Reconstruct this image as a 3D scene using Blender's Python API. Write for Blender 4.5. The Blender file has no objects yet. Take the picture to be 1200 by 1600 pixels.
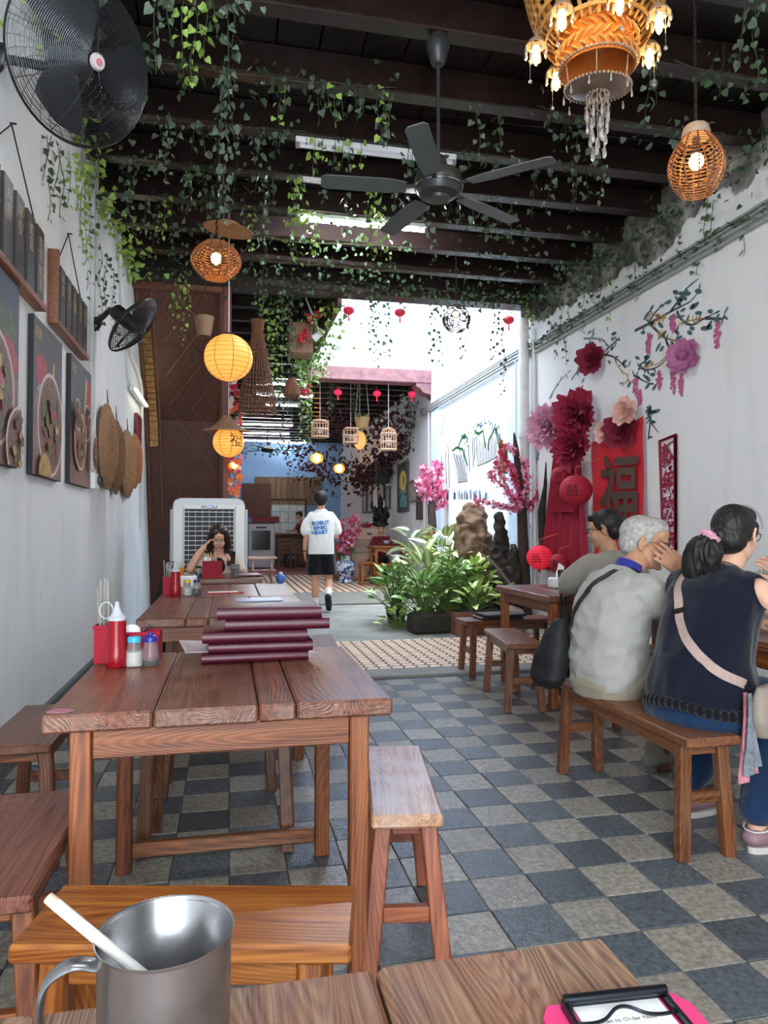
import bpy, bmesh, math, random
from mathutils import Vector, Matrix, Euler, noise as mnoise
R = random.Random(7)
C = bpy.context.scene.collection
PI = math.pi
# ---------------------------------------------------------------- camera, sky, exposure
FOC, HCAM, YAW, PITCH = 1114.0, 1.195, 0.2139, math.atan(26/1114.0)
cam = bpy.data.cameras.new('camera'); cam_o = bpy.data.objects.new('camera', cam); C.objects.link(cam_o)
cam.sensor_fit = 'VERTICAL'; cam.sensor_height = 24.0; cam.lens = 24.0*FOC/1600.0
cam.clip_start = 0.02; cam.clip_end = 300
cam_o.location = (0, 0, HCAM); cam_o.rotation_euler = (PI/2+PITCH, 0, -YAW)
bpy.context.scene.camera = cam_o
w = bpy.data.worlds.new('sky'); bpy.context.scene.world = w; w.use_nodes = True
nt = w.node_tree; bg = nt.nodes['Background']
SKY = (0.87, 0.94, 1.0); SKY_STRENGTH = 5.4
bg.inputs[0].default_value = (*SKY, 1); bg.inputs[1].default_value = SKY_STRENGTH
def portal(name, loc, rot, sx, sy):
    l = bpy.data.lights.new(name, 'AREA'); l.shape = 'RECTANGLE'; l.size = sx; l.size_y = sy
    l.cycles.is_portal = True
    o = bpy.data.objects.new(name, l); C.objects.link(o); o.location = loc; o.rotation_euler = rot
portal('sky_portal', (2.45, 10.7, 7.4), (0, 0, 0), 2.6, 4.7)
portal('street_portal', (-.08, -1.95, 1.65), (PI/2, 0, 0), 1.96, 3.3)
sun = bpy.data.lights.new('sun', 'SUN'); sun.energy = 2.0; sun.angle = 0.5; sun.color = (1, .97, .92)
sun_o = bpy.data.objects.new('sun', sun); C.objects.link(sun_o)
sun_o.rotation_euler = (math.radians(6), math.radians(-14), 0)
vs = bpy.context.scene.view_settings
bpy.context.scene.display_settings.display_device = 'sRGB'
vs.view_transform = 'Standard'; vs.look = 'None'; vs.gamma = 1.0; vs.use_curve_mapping = False
vs.exposure = 1.6
bpy.context.scene.cycles.max_bounces = 10; bpy.context.scene.cycles.diffuse_bounces = 6
# ---------------------------------------------------------------- pixel rays of the calibrated camera -> real points on known planes
_cy, _sy, _cp, _sp = math.cos(YAW), math.sin(YAW), math.cos(PITCH), math.sin(PITCH)
def _ray(px, py):
    a = (px-600)/FOC; b = (800-py)/FOC; f = _cp-b*_sp; u = _sp+b*_cp
    return Vector((a*_cy+f*_sy, -a*_sy+f*_cy, u))
def atz(px, py, z): r = _ray(px, py); t = (z-HCAM)/r.z; return Vector((r.x*t, r.y*t, z))
def aty(px, py, y): r = _ray(px, py); t = y/r.y; return Vector((r.x*t, y, HCAM+r.z*t))
def atx(px, py, x): r = _ray(px, py); t = x/r.x; return Vector((x, r.y*t, HCAM+r.z*t))
# ---------------------------------------------------------------- materials
def lin(c): return c/12.92 if c <= .04045 else ((c+.055)/1.055)**2.4
def rgb(h):
    if isinstance(h, str): h = tuple(int(h[i:i+2], 16)/255 for i in (0, 2, 4))
    return tuple(lin(v) for v in h)
def sc(c, k): return tuple(min(1, v*k) for v in c)
_M = {}
def nd(t, typ, **kw):
    n = t.nodes.new(typ)
    for k, v in kw.items(): setattr(n, k, v)
    return n
def _base(name):
    m = bpy.data.materials.new(name); m.use_nodes = True
    t = m.node_tree; return m, t, t.nodes['Principled BSDF']
def _rnd_coord(t, scale=(1, 1, 1)):
    tc = nd(t, 'ShaderNodeTexCoord'); oi = nd(t, 'ShaderNodeObjectInfo')
    ml = nd(t, 'ShaderNodeMath', operation='MULTIPLY'); ml.inputs[1].default_value = 37.0
    t.links.new(oi.outputs['Random'], ml.inputs[0])
    ad = nd(t, 'ShaderNodeVectorMath', operation='ADD')
    t.links.new(tc.outputs['Object'], ad.inputs[0]); t.links.new(ml.outputs[0], ad.inputs[1])
    mp = nd(t, 'ShaderNodeMapping'); mp.inputs['Scale'].default_value = scale
    t.links.new(ad.outputs[0], mp.inputs[0])
    return mp.outputs[0], oi
def mat(name, col, rough=.6, metal=0., var=.0, vscale=6., bump=0., bscale=60., spec=.5, emit=0., trans=0., alpha=1., sub=0., ior=1.45, sheen=0., ecol=None, rvar=0.):
    if name in _M: return _M[name]
    m, t, b = _base(name); col = rgb(col) if isinstance(col, str) else col
    b.inputs['Base Color'].default_value = (*col, 1); b.inputs['Roughness'].default_value = rough
    b.inputs['Metallic'].default_value = metal; b.inputs['Specular IOR Level'].default_value = spec
    b.inputs['Transmission Weight'].default_value = trans; b.inputs['IOR'].default_value = ior; b.inputs['Alpha'].default_value = alpha
    b.inputs['Sheen Weight'].default_value = sheen
    if sub: b.inputs['Subsurface Weight'].default_value = sub; b.inputs['Subsurface Radius'].default_value = (.02, .01, .006); b.inputs['Subsurface Scale'].default_value = .5
    if emit: b.inputs['Emission Color'].default_value = (*(ecol or col), 1); b.inputs['Emission Strength'].default_value = emit
    if var or bump or rvar:
        v, oi = _rnd_coord(t)
        if var:
            n = nd(t, 'ShaderNodeTexNoise'); n.inputs['Scale'].default_value = vscale; n.inputs['Detail'].default_value = 5
            t.links.new(v, n.inputs['Vector'])
            r = nd(t, 'ShaderNodeValToRGB'); r.color_ramp.elements[0].position = .3; r.color_ramp.elements[1].position = .7
            r.color_ramp.elements[0].color = (*sc(col, 1-var), 1); r.color_ramp.elements[1].color = (*sc(col, 1+var), 1)
            t.links.new(n.outputs[0], r.inputs[0])
            last = r.outputs[0]
            if rvar:
                mx = nd(t, 'ShaderNodeHueSaturation'); mr = nd(t, 'ShaderNodeMapRange')
                mr.inputs['To Min'].default_value = 1-rvar; mr.inputs['To Max'].default_value = 1+rvar
                t.links.new(oi.outputs['Random'], mr.inputs[0]); t.links.new(mr.outputs[0], mx.inputs['Value'])
                t.links.new(last, mx.inputs['Color']); last = mx.outputs[0]
            t.links.new(last, b.inputs['Base Color'])
        if bump:
            n2 = nd(t, 'ShaderNodeTexNoise'); n2.inputs['Scale'].default_value = bscale; n2.inputs['Detail'].default_value = 4
            t.links.new(v, n2.inputs['Vector'])
            bp = nd(t, 'ShaderNodeBump'); bp.inputs['Strength'].default_value = bump; bp.inputs['Distance'].default_value = .01
            t.links.new(n2.outputs[0], bp.inputs['Height']); t.links.new(bp.outputs[0], b.inputs['Normal'])
    _M[name] = m; return m
def wood(name, dark, light, axis='Y', rough=.45, k=1., bump=.25, worn=None, worn_amt=.0, spec=.5):
    key = name+'_'+axis
    if key in _M: return _M[key]
    m, t, b = _base(key); dark = rgb(dark); light = rgb(light)
    s = [70*k, 70*k, 70*k]; s['XYZ'.index(axis)] = 2.6*k
    v, oi = _rnd_coord(t, tuple(s))
    n = nd(t, 'ShaderNodeTexNoise'); n.inputs['Scale'].default_value = 1.; n.inputs['Detail'].default_value = 7; n.inputs['Distortion'].default_value = .6
    t.links.new(v, n.inputs['Vector'])
    # growth rings: stretched distance field through a wave
    s2 = [5*k, 5*k, 5*k]; s2['XYZ'.index(axis)] = .5*k
    v2, _ = _rnd_coord(t, tuple(s2))
    n2 = nd(t, 'ShaderNodeTexNoise'); n2.inputs['Scale'].default_value = 1.; n2.inputs['Detail'].default_value = 1
    t.links.new(v2, n2.inputs['Vector'])
    mu = nd(t, 'ShaderNodeMath', operation='MULTIPLY'); mu.inputs[1].default_value = 420.
    t.links.new(n2.outputs[0], mu.inputs[0])
    si = nd(t, 'ShaderNodeMath', operation='SINE'); t.links.new(mu.outputs[0], si.inputs[0])
    ma = nd(t, 'ShaderNodeMath', operation='MULTIPLY_ADD'); ma.inputs[1].default_value = .10
    t.links.new(si.outputs[0], ma.inputs[0]); t.links.new(n.outputs[0], ma.inputs[2])
    r = nd(t, 'ShaderNodeValToRGB'); r.color_ramp.elements[0].position = .28; r.color_ramp.elements[1].position = .74
    r.color_ramp.elements[0].color = (*dark, 1); r.color_ramp.elements[1].color = (*light, 1)
    t.links.new(ma.outputs[0], r.inputs[0])
    hs = nd(t, 'ShaderNodeHueSaturation'); mr = nd(t, 'ShaderNodeMapRange'); mr.inputs['To Min'].default_value = .78; mr.inputs['To Max'].default_value = 1.2
    t.links.new(oi.outputs['Random'], mr.inputs[0]); t.links.new(mr.outputs[0], hs.inputs['Value']); t.links.new(r.outputs[0], hs.inputs['Color'])
    last = hs.outputs[0]
    if worn:
        v3, _ = _rnd_coord(t, (1, 1, 1)); n3 = nd(t, 'ShaderNodeTexNoise'); n3.inputs['Scale'].default_value = 6.; n3.inputs['Detail'].default_value = 6
        t.links.new(v3, n3.inputs['Vector'])
        r3 = nd(t, 'ShaderNodeValToRGB'); r3.color_ramp.elements[0].position = .42; r3.color_ramp.elements[1].position = .62
        r3.color_ramp.elements[0].color = (0, 0, 0, 1); r3.color_ramp.elements[1].color = (worn_amt,)*3+(1,)
        t.links.new(n3.outputs[0], r3.inputs[0])
        mx = nd(t, 'ShaderNodeMix', data_type='RGBA'); t.links.new(r3.outputs[0], mx.inputs[0])
        t.links.new(last, mx.inputs[6]); mx.inputs[7].default_value = (*rgb(worn), 1); last = mx.outputs[2]
    t.links.new(last, b.inputs['Base Color'])
    b.inputs['Roughness'].default_value = rough; b.inputs['Specular IOR Level'].default_value = spec
    bp = nd(t, 'ShaderNodeBump'); bp.inputs['Strength'].default_value = bump; bp.inputs['Distance'].default_value = .004
    t.links.new(ma.outputs[0], bp.inputs['Height']); t.links.new(bp.outputs[0], b.inputs['Normal'])
    _M[key] = m; return m
def glow(name, col, strength, base=None):
    return mat(name, base or col, rough=.5, emit=strength, ecol=rgb(col) if isinstance(col, str) else col)
# ---------------------------------------------------------------- mesh building
def frame_to(d):
    d = Vector(d).normalized(); u = Vector((0, 0, 1)) if abs(d.z) < .95 else Vector((0, 1, 0))
    a = d.cross(u).normalized(); return a, a.cross(d).normalized()   # right, up
class MB:
    def __init__(s): s.v = []; s.f = []; s.mi = []; s.cur = 0
    def add(s, vs, fs, T=None):
        o = len(s.v)
        s.v += [tuple(T @ Vector(p)) for p in vs] if T is not None else [tuple(p) for p in vs]
        for f in fs: s.f.append([i+o for i in f]); s.mi.append(s.cur)
        return s
    def box(s, c, d, T=None, ch=0.):
        x, y, z = (k/2 for k in d); cx, cy, cz = c
        if not ch:
            V = [(cx+i*x, cy+j*y, cz+k*z) for i in (-1, 1) for j in (-1, 1) for k in (-1, 1)]
            F = [(0, 1, 3, 2), (4, 6, 7, 5), (0, 4, 5, 1), (2, 3, 7, 6), (0, 2, 6, 4), (1, 5, 7, 3)]
        else:
            ch = min(ch, x*.45, y*.45, z*.45)
            bm = bmesh.new(); bmesh.ops.create_cube(bm, size=1)
            for v in bm.verts: v.co = Vector((cx+v.co.x*2*x, cy+v.co.y*2*y, cz+v.co.z*2*z))
            bmesh.ops.bevel(bm, geom=list(bm.edges), offset=ch, segments=1, affect='EDGES')
            bm.verts.index_update(); V = [v.co[:] for v in bm.verts]; F = [[v.index for v in f.verts] for f in bm.faces]; bm.free()
        return s.add(V, F, T)
    def tube(s, pts, r, n=8, caps=True, ell=1.):
        pts = [Vector(p) for p in pts]; m = len(pts); rr = r if isinstance(r, (list, tuple)) else [r]*m
        V = []; F = []; pa = None
        for i, p in enumerate(pts):
            d = (pts[min(i+1, m-1)]-pts[max(i-1, 0)])
            if d.length < 1e-9: d = Vector((0, 0, 1))
            d.normalize()
            if pa is None: a, b = frame_to(d)
            else:
                a = (pa-d*pa.dot(d)); a = a.normalized() if a.length > 1e-6 else frame_to(d)[0]; b = a.cross(d)
            pa = a
            for k in range(n):
                t = 2*PI*k/n; V.append(p+a*(rr[i]*math.cos(t))+b*(rr[i]*ell*math.sin(t)))
        for i in range(m-1):
            for k in range(n):
                F.append((i*n+k, i*n+(k+1) % n, (i+1)*n+(k+1) % n, (i+1)*n+k))
        if caps: F.append(tuple(range(n-1, -1, -1))); F.append(tuple((m-1)*n+k for k in range(n)))
        return s.add(V, F)
    def loop(s, pts, r, n=5):
        pts = [Vector(p) for p in pts]; m = len(pts); V = []; F = []
        nrm = Vector((0, 0, 0))
        for i in range(m): nrm += pts[i].cross(pts[(i+1) % m])
        nrm.normalize()
        for i, p in enumerate(pts):
            d = (pts[(i+1) % m]-pts[i-1]).normalized(); a = d.cross(nrm).normalized(); b = a.cross(d)
            for k in range(n): t = 2*PI*k/n; V.append(p+a*r*math.cos(t)+b*r*math.sin(t))
        for i in range(m):
            for k in range(n): F.append((i*n+k, i*n+(k+1) % n, ((i+1) % m)*n+(k+1) % n, ((i+1) % m)*n+k))
        return s.add(V, F)
    def lathe(s, prof, n=24, T=None, cap=True):
        V = []; F = []; m = len(prof)
        for (r, z) in prof:
            for k in range(n): t = 2*PI*k/n; V.append((r*math.cos(t), r*math.sin(t), z))
        for i in range(m-1):
            for k in range(n): F.append((i*n+k, i*n+(k+1) % n, (i+1)*n+(k+1) % n, (i+1)*n+k))
        if cap:
            if prof[0][0] > 1e-6: F.append(tuple(range(n-1, -1, -1)))
            if prof[-1][0] > 1e-6: F.append(tuple((m-1)*n+k for k in range(n)))
        return s.add(V, F, T)
    def prism(s, poly, h, T=None):
        m = len(poly); V = [(x, y, 0) for x, y in poly]+[(x, y, h) for x, y in poly]
        F = [tuple(range(m-1, -1, -1)), tuple(range(m, 2*m))]+[(i, (i+1) % m, m+(i+1) % m, m+i) for i in range(m)]
        return s.add(V, F, T)
    def ball(s, c, r, n=12, m=8, T=None):
        rx, ry, rz = r if isinstance(r, (tuple, list)) else (r, r, r); c = Vector(c); V = []; F = []
        for i in range(m+1):
            ph = PI*i/m
            for k in range(n):
                t = 2*PI*k/n; V.append(c+Vector((rx*math.sin(ph)*math.cos(t), ry*math.sin(ph)*math.sin(t), -rz*math.cos(ph))))
        for i in range(m):
            for k in range(n): F.append((i*n+k, i*n+(k+1) % n, (i+1)*n+(k+1) % n, (i+1)*n+k))
        return s.add(V, F, T)
    def mesh(s, name, mats, smooth=False, ang=42):
        me = bpy.data.meshes.new(name); me.from_pydata(s.v, [], s.f)
        for m in (mats if isinstance(mats, (list, tuple)) else [mats]): me.materials.append(m)
        if len(me.materials) > 1: me.polygons.foreach_set('material_index', s.mi)
        if smooth:
            me.polygons.foreach_set('use_smooth', [True]*len(me.polygons))
            if ang < 180: me.set_sharp_from_angle(angle=math.radians(ang))
        me.update(); return me
def link(name, me, parent=None, loc=None, rot=None):
    o = bpy.data.objects.new(name, me); C.objects.link(o)
    if parent is not None: o.parent = parent
    if loc is not None: o.location = loc
    if rot is not None: o.rotation_euler = rot
    return o
def part(name, mb, m, parent=None, smooth=False, label=None, kind=None, ang=42):
    me = mb if isinstance(mb, bpy.types.Mesh) else mb.mesh(name, m, smooth, ang)
    o = link(name, me, parent)
    if label: o['label'] = label
    if kind: o['kind'] = kind
    return o
def struct(name, mb, m, parent=None, smooth=False):
    o = part(name, mb, m, parent, smooth)
    if parent is None: o['kind'] = 'structure'
    return o
def tag(o, label, cat, group=None, kind=None):
    o['label'] = label; o['category'] = cat
    if group: o['group'] = group
    if kind: o['kind'] = kind
    return o
def thing(name, label, cat, loc=(0, 0, 0), rz=0., group=None):
    o = bpy.data.objects.new(name, None); o.empty_display_size = .05; C.objects.link(o)
    o.location = loc; o.rotation_euler = (0, 0, rz) if not isinstance(rz, (tuple, list)) else rz
    return tag(o, label, cat, group)
def single(name, mb, m, label, cat, loc=(0, 0, 0), rot=(0, 0, 0), group=None, smooth=False, ang=42):
    o = part(name, mb, m, None, smooth, ang=ang); o.location = loc; o.rotation_euler = rot
    return tag(o, label, cat, group)
def kids(o): return [c for c in C.objects if c.parent == o]
def dup(o, label=None, loc=None, rot=None, parent=None, _ch=None):
    if _ch is None:
        _ch = {}
        for c in C.objects:
            if c.parent: _ch.setdefault(c.parent.name, []).append(c)
    n = o.copy(); C.objects.link(n)
    if parent is not None: n.parent = parent
    if label: n['label'] = label
    if loc is not None: n.location = loc
    if rot is not None: n.rotation_euler = rot
    for c in _ch.get(o.name, []): dup(c, parent=n, _ch=_ch)
    return n
def TR(loc=(0, 0, 0), rot=(0, 0, 0), s=1.):
    return Matrix.LocRotScale(Vector(loc), Euler(rot), Vector((s, s, s)) if not isinstance(s, (tuple, list)) else Vector(s))
def text_mesh(txt, size, m, extrude=.0008, name='lettering', bold=0.):
    cu = bpy.data.curves.new('txt', 'FONT'); cu.body = txt; cu.size = size; cu.align_x = 'CENTER'; cu.align_y = 'CENTER'; cu.extrude = extrude; cu.offset = bold; cu.resolution_u = 3
    o = bpy.data.objects.new('txt', cu); C.objects.link(o); dg = bpy.context.evaluated_depsgraph_get()
    me = bpy.data.meshes.new_from_object(o.evaluated_get(dg)); C.objects.unlink(o); bpy.data.objects.remove(o)
    me.name = name; me.materials.clear(); me.materials.append(m); return me
def catmull(P, k=6):
    P = [Vector(p) for p in P]; out = []
    for i in range(len(P)-1):
        a, b, c, d = P[max(i-1, 0)], P[i], P[i+1], P[min(i+2, len(P)-1)]
        for j in range(k):
            t = j/k; out.append(.5*((2*b)+(c-a)*t+(2*a-5*b+4*c-d)*t*t+(3*b-a-3*c+d)*t**3))
    out.append(P[-1]); return out
# ---------------------------------------------------------------- the room
LW, RW, FR, Y1, ZC = -1.07, 3.75, -1.9, 8.2, 4.2      # left wall, right wall, street front, header beam, ceiling boards
CX, YF, YB, ZR = 1.3, 12.9, 24.3, 7.3                 # courtyard: left edge, far lintel; back wall of the far hall; roof edge
def plaster(name, col, stain, amount=.25, peel=None):
    m, t, b = _base(name); col = rgb(col); stain = rgb(stain)
    g = nd(t, 'ShaderNodeNewGeometry')
    def noise(scale, mul=(1, 1, 1), det=6, dist=0.):
        mp = nd(t, 'ShaderNodeMapping'); mp.inputs['Scale'].default_value = mul; t.links.new(g.outputs['Position'], mp.inputs[0])
        n = nd(t, 'ShaderNodeTexNoise'); n.inputs['Scale'].default_value = scale; n.inputs['Detail'].default_value = det; n.inputs['Distortion'].default_value = dist
        t.links.new(mp.outputs[0], n.inputs['Vector']); return n.outputs[0]
    def ramp(x, a, bb, ca, cb):
        r = nd(t, 'ShaderNodeValToRGB'); r.color_ramp.elements[0].position = a; r.color_ramp.elements[1].position = bb
        r.color_ramp.elements[0].color = (*ca, 1); r.color_ramp.elements[1].color = (*cb, 1); t.links.new(x, r.inputs[0]); return r.outputs[0]
    streak = ramp(noise(1.6, (3.2, 3.2, .45)), .52, .78, (0,)*3, (amount,)*3)
    spot = ramp(noise(9., (1, 1, .6), 8), .66, .76, (0,)*3, (amount*1.3,)*3)
    ad = nd(t, 'ShaderNodeMix', data_type='RGBA', blend_type='ADD'); ad.inputs[0].default_value = 1; t.links.new(streak, ad.inputs[6]); t.links.new(spot, ad.inputs[7])
    mx = nd(t, 'ShaderNodeMix', data_type='RGBA'); t.links.new(ad.outputs[2], mx.inputs[0]); mx.inputs[6].default_value = (*col, 1); mx.inputs[7].default_value = (*stain, 1)
    last = mx.outputs[2]; hgt = noise(7.)
    if peel:
        z0, pc = peel
        sp = nd(t, 'ShaderNodeSeparateXYZ'); t.links.new(g.outputs['Position'], sp.inputs[0])
        mr = nd(t, 'ShaderNodeMapRange'); mr.inputs['From Min'].default_value = z0-.32; mr.inputs['From Max'].default_value = z0+.45; t.links.new(sp.outputs[2], mr.inputs[0])
        a2 = nd(t, 'ShaderNodeMath', operation='ADD'); t.links.new(noise(2.1, (1, 1, 1), 8, .4), a2.inputs[0]); t.links.new(mr.outputs[0], a2.inputs[1])
        mk = ramp(a2.outputs[0], .93, .96, (0,)*3, (1,)*3)
        pcol = ramp(noise(5., (1, 1, 1), 8), .35, .68, rgb(pc[0]), rgb(pc[1]))
        m2 = nd(t, 'ShaderNodeMix', data_type='RGBA'); t.links.new(mk, m2.inputs[0]); t.links.new(last, m2.inputs[6]); t.links.new(pcol, m2.inputs[7]); last = m2.outputs[2]
    t.links.new(last, b.inputs['Base Color']); b.inputs['Roughness'].default_value = .75; b.inputs['Specular IOR Level'].default_value = .25
    bp = nd(t, 'ShaderNodeBump'); bp.inputs['Strength'].default_value = .35; bp.inputs['Distance'].default_value = .02; t.links.new(hgt, bp.inputs['Height']); t.links.new(bp.outputs[0], b.inputs['Normal'])
    _M[name] = m; return m
P_left = plaster('plaster_left', 'e9ecec', '9a9c9c', .22)
P_right = plaster('plaster_right', 'dcdcdb', 'a3a3a1', .16, (3.72, ('55524e', 'a5a29c')))
P_court = plaster('plaster_courtyard', 'dfe6ee', 'b9c6d3', .2)
P_far = plaster('plaster_far', 'd3d2d2', '9a9a9a', .2)
P_blue = plaster('plaster_blue', '86a9cf', '7a95b4', .2)
M_brownpaint = mat('brown_ceiling_paint', '160e0d', rough=.38, var=.25, vscale=5, bump=.1, rvar=.2)
M_joist = mat('brown_joist_paint', '251a18', rough=.30, var=.3, vscale=9, bump=.12)
M_header = mat('brown_header_paint', '2c211f', rough=.45, var=.25, vscale=4)
M_concrete = mat('courtyard_concrete', '83847f', rough=.7, var=.22, vscale=3, bump=.25, bscale=35)
M_kerb = mat('kerb_concrete', '75746f', rough=.65, var=.2, vscale=6, bump=.2)
M_grout = mat('grout', '33322f', rough=.85)
# floor: base slab, 300 nearest cement tiles as parts, the rest joined
fl = struct('floor', MB().box(((LW+RW)/2, (FR+5.58)/2, -.06), (RW-LW, 5.58-FR, .112)), M_grout)
M_tl = mat('pale_cement_tile', '8a857b', rough=.26, var=.34, vscale=55, bump=.3, bscale=120, rvar=.14)
M_td = mat('dark_cement_tile', '50565b', rough=.26, var=.34, vscale=55, bump=.3, bscale=120, rvar=.16)
tb = MB().box((0, 0, -.006), (.1975, .1975, .012), ch=.0025)
tme = [tb.mesh('tile', M_tl), tb.mesh('tile', M_td)]
def cam_px(x, y, z):
    xr = x*_cy-y*_sy; yr = x*_sy+y*_cy; d = yr*_cp+(z-HCAM)*_sp
    return (9999, 9999, d) if d < .05 else (600+FOC*xr/d, 800-FOC*(-yr*_sp+(z-HCAM)*_cp)/d, d)
cells = []
for i in range(-12, 18):
    for j in range(-24, 18):
        x0, y1 = .806+.2*i, 2.740-.2*j; x1, y0 = x0+.2, y1-.2
        if x1 < LW+.01 or x0 > RW-.01 or y1 > 5.60 or y0 < FR: continue
        q = cam_px(x0+.1, y0+.1, 0)
        vis = -70 < q[0] < 1270 and q[1] < 1680
        cells.append((not vis, q[2], i, j, max(x0, LW), min(x1, RW), y0, min(y1, 5.58)))
cells.sort(); rest = [MB(), MB()]
for k, (nv, d, i, j, x0, x1, y0, y1) in enumerate(cells):
    dk = (i+j) % 2; full = x1-x0 > .195 and y1-y0 > .195
    if k < 300 and full and not nv:
        o = link('tile', tme[dk], fl, ((x0+x1)/2, (y0+y1)/2, R.uniform(-.0012, .0012)), (R.uniform(-.004, .004), R.uniform(-.004, .004), R.uniform(-.006, .006)+PI/2*R.randint(0, 3)))
    else: rest[dk].box(((x0+x1)/2, (y0+y1)/2, -.006+R.uniform(-.001, .001)), (x1-x0-.003, y1-y0-.003, .012))
for r_, m_ in zip(rest, (M_tl, M_td)): part('tiles', r_, m_, fl, kind='stuff')
kb = struct('trim_kerb', MB().box(((LW+RW)/2, 5.73, -.03), (RW-LW, .3, .1), ch=.008), M_kerb)
M_cream = mat('cream_tile', 'd8c9b0', rough=.5, var=.18, vscale=9); M_redt = mat('red_tile', '7d3b34', rough=.55, var=.2, vscale=9)
f2 = struct('floor', MB().box(((LW+RW)/2, 6.65, -.04), (RW-LW, 1.54, .1)), M_redt)
q = MB()
for i in range(44):
    for j in range(14):
        x = LW+.06+.11*i; y = 5.93+.11*j
        if x < RW-.05: q.add([(x-.05, y-.03, .0155), (x+.035, y-.03, .0155), (x+.05, y+.042, .0155), (x-.035, y+.042, .0155), (x-.052, y-.032, .005), (x+.037, y-.032, .005), (x+.052, y+.044, .005), (x-.037, y+.044, .005)], [(0, 1, 2, 3), (0, 4, 5, 1), (1, 5, 6, 2), (2, 6, 7, 3), (3, 7, 4, 0)])
part('cream_tiles', q, M_cream, f2, kind='stuff', label='cream tile faces set in red tile ground')
f3 = struct('floor', MB().box(((LW+RW)/2, (7.42+11.05)/2, -.05), (RW-LW, 11.05-7.42, .1)), M_concrete)
f4 = struct('trim_step', MB().box(((LW+RW)/2, 12., -.02), (RW-LW, 1.9, .12), ch=.015), M_kerb)
f5 = struct('floor', MB().box(((LW+RW)/2, (12.95+YB)/2, -.05), (RW-LW, YB-12.95, .12)), M_redt)
q = MB()
for i in range(33):
    for j in range(34):
        x = LW+.08+.145*i; y = 13.0+.16*j
        q.box((x, y, .012), (.095, .1, .006))
part('cream_tiles', q, M_cream, f5, kind='stuff')
# walls
def wall(name, x0, x1, y0, y1, z0, z1, m): return struct(name, MB().box(((x0+x1)/2, (y0+y1)/2, (z0+z1)/2), (x1-x0, y1-y0, z1-z0)), m)
wall('wall_left', LW-.2, LW, FR, YB, -.1, 4.4, P_left)
wall('wall_right', RW, RW+.2, FR, Y1+.2, -.1, 4.4, P_right)
wc = wall('wall_courtyard_right', RW, RW+.2, Y1+.2, YF, -.1, ZR, P_court)
wall('wall_hall_right', RW, RW+.2, YF, YB, -.1, 4.4, P_far)
wall('wall_hall_back', LW, RW, YB, YB+.2, -.1, 4.4, P_blue)
M_front = mat('street_front_plaster', 'c9c8c4', rough=.8)
wall('wall_street_right', .9, RW, FR-.2, FR, -.1, 4.4, M_front)
wall('wall_street_lintel', LW, .9, FR-.2, FR, 3.3, 4.4, M_front)
# upper walls round the open well
wall('wall_upper_front', LW, RW, Y1, Y1+.2, 4.28, ZR, P_court)
wall('wall_upper_left', CX-.2, CX, Y1+.2, YF, 4.3, 5.6, P_court)
uf = wall('wall_upper_far', CX-.2, RW, YF, YF+.2, 4.165, ZR, plaster('plaster_upper', 'b9cff0', 'a6bad8', .2))
wall('roof_hall', LW-.2, RW+.2, YF+.2, YB+.2, 4.4, 4.5, M_brownpaint); wall('roof_passage', LW-.2, CX-.2, Y1+.2, YF+.2, 4.4, 4.5, M_brownpaint); wall('roof_room', LW-.2, RW+.2, FR-.2, Y1, 4.4, 4.5, M_brownpaint)
lt = struct('trim_lintel', MB().box(((CX+RW)/2, YF+.1, 4.045), (RW-CX, .34, .245), ch=.01), mat('pink_lintel_paint', '80595c', rough=.65, var=.25, vscale=7))
cb = MB(); cb.prism([(0, 0), (-.34, 0), (-.34, -.06), (-.26, -.10), (-.2, -.18), (-.08, -.2), (0, -.27)], .3, Matrix(((1, 0, 0, RW), (0, 0, 1, YF-.05), (0, 1, 0, 3.925), (0, 0, 0, 1))))
struct('trim_corbel', cb, mat('pink_lintel_paint', '80595c'))
# skirting
struct('baseboard_left', MB().box((LW+.012, (FR+8.2)/2, .075), (.03, 8.2-FR, .155), ch=.004), mat('grey_skirting_paint', '5d6163', rough=.6, var=.2, vscale=8))
# ceiling: boards and joists
ce = struct('ceiling', MB().box(((LW+RW)/2, (FR+Y1)/2, ZC+.10), (RW-LW, Y1-FR, .06)), M_brownpaint)
pm = {}
ys = [FR, 1.2, 3.05, 4.9, 6.5, Y1]
nb = 18; bw = (RW-LW)/nb
for a, b_ in zip(ys, ys[1:]):
    me = MB().box((0, 0, 0), (bw-.008, b_-a-.008, .03), ch=.004).mesh('board', M_brownpaint)
    for i in range(nb): link('board', me, ce, (LW+bw*(i+.5), (a+b_)/2, ZC+.015+R.uniform(-.003, .003)))
jm = MB().box((0, 0, 0), (RW-LW, .12, .2), ch=.008).mesh('joist', M_joist)
JY = [3.84+.61*k for k in range(-9, 7)]
for y in JY: link('joist', jm, ce, (( LW+RW)/2, y, ZC-.1))
struct('trim_header', MB().box(((LW+RW)/2, Y1+.1, 4.12), (RW-LW, .26, .33), ch=.012), M_header)
# plinth block that carries the header on the right wall
struct('trim_header_end', MB().box((RW-.09, Y1-.05, 3.93), (.18, .42, .16), ch=.02), mat('dark_block', '3a322f', rough=.6))
# covered passage left of the well
pc = struct('ceiling_passage', MB().box(((LW+CX)/2, (Y1+YF)/2+.2, 4.25), (CX-LW, YF-Y1-.2, .06)), M_brownpaint)
pjm = MB().box((0, 0, 0), (CX-LW, .1, .14), ch=.006).mesh('joist', M_joist)
for k in range(7): link('joist', pjm, pc, ((LW+CX)/2, Y1+.6+.62*k, 4.15))
struct('trim_fascia', MB().box((CX-.02, (Y1+YF)/2+.1, 4.06), (.06, YF-Y1-.2, .42), ch=.008), wood('fascia_wood', '3d2a20', '6b4d3b', 'Y'))
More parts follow.
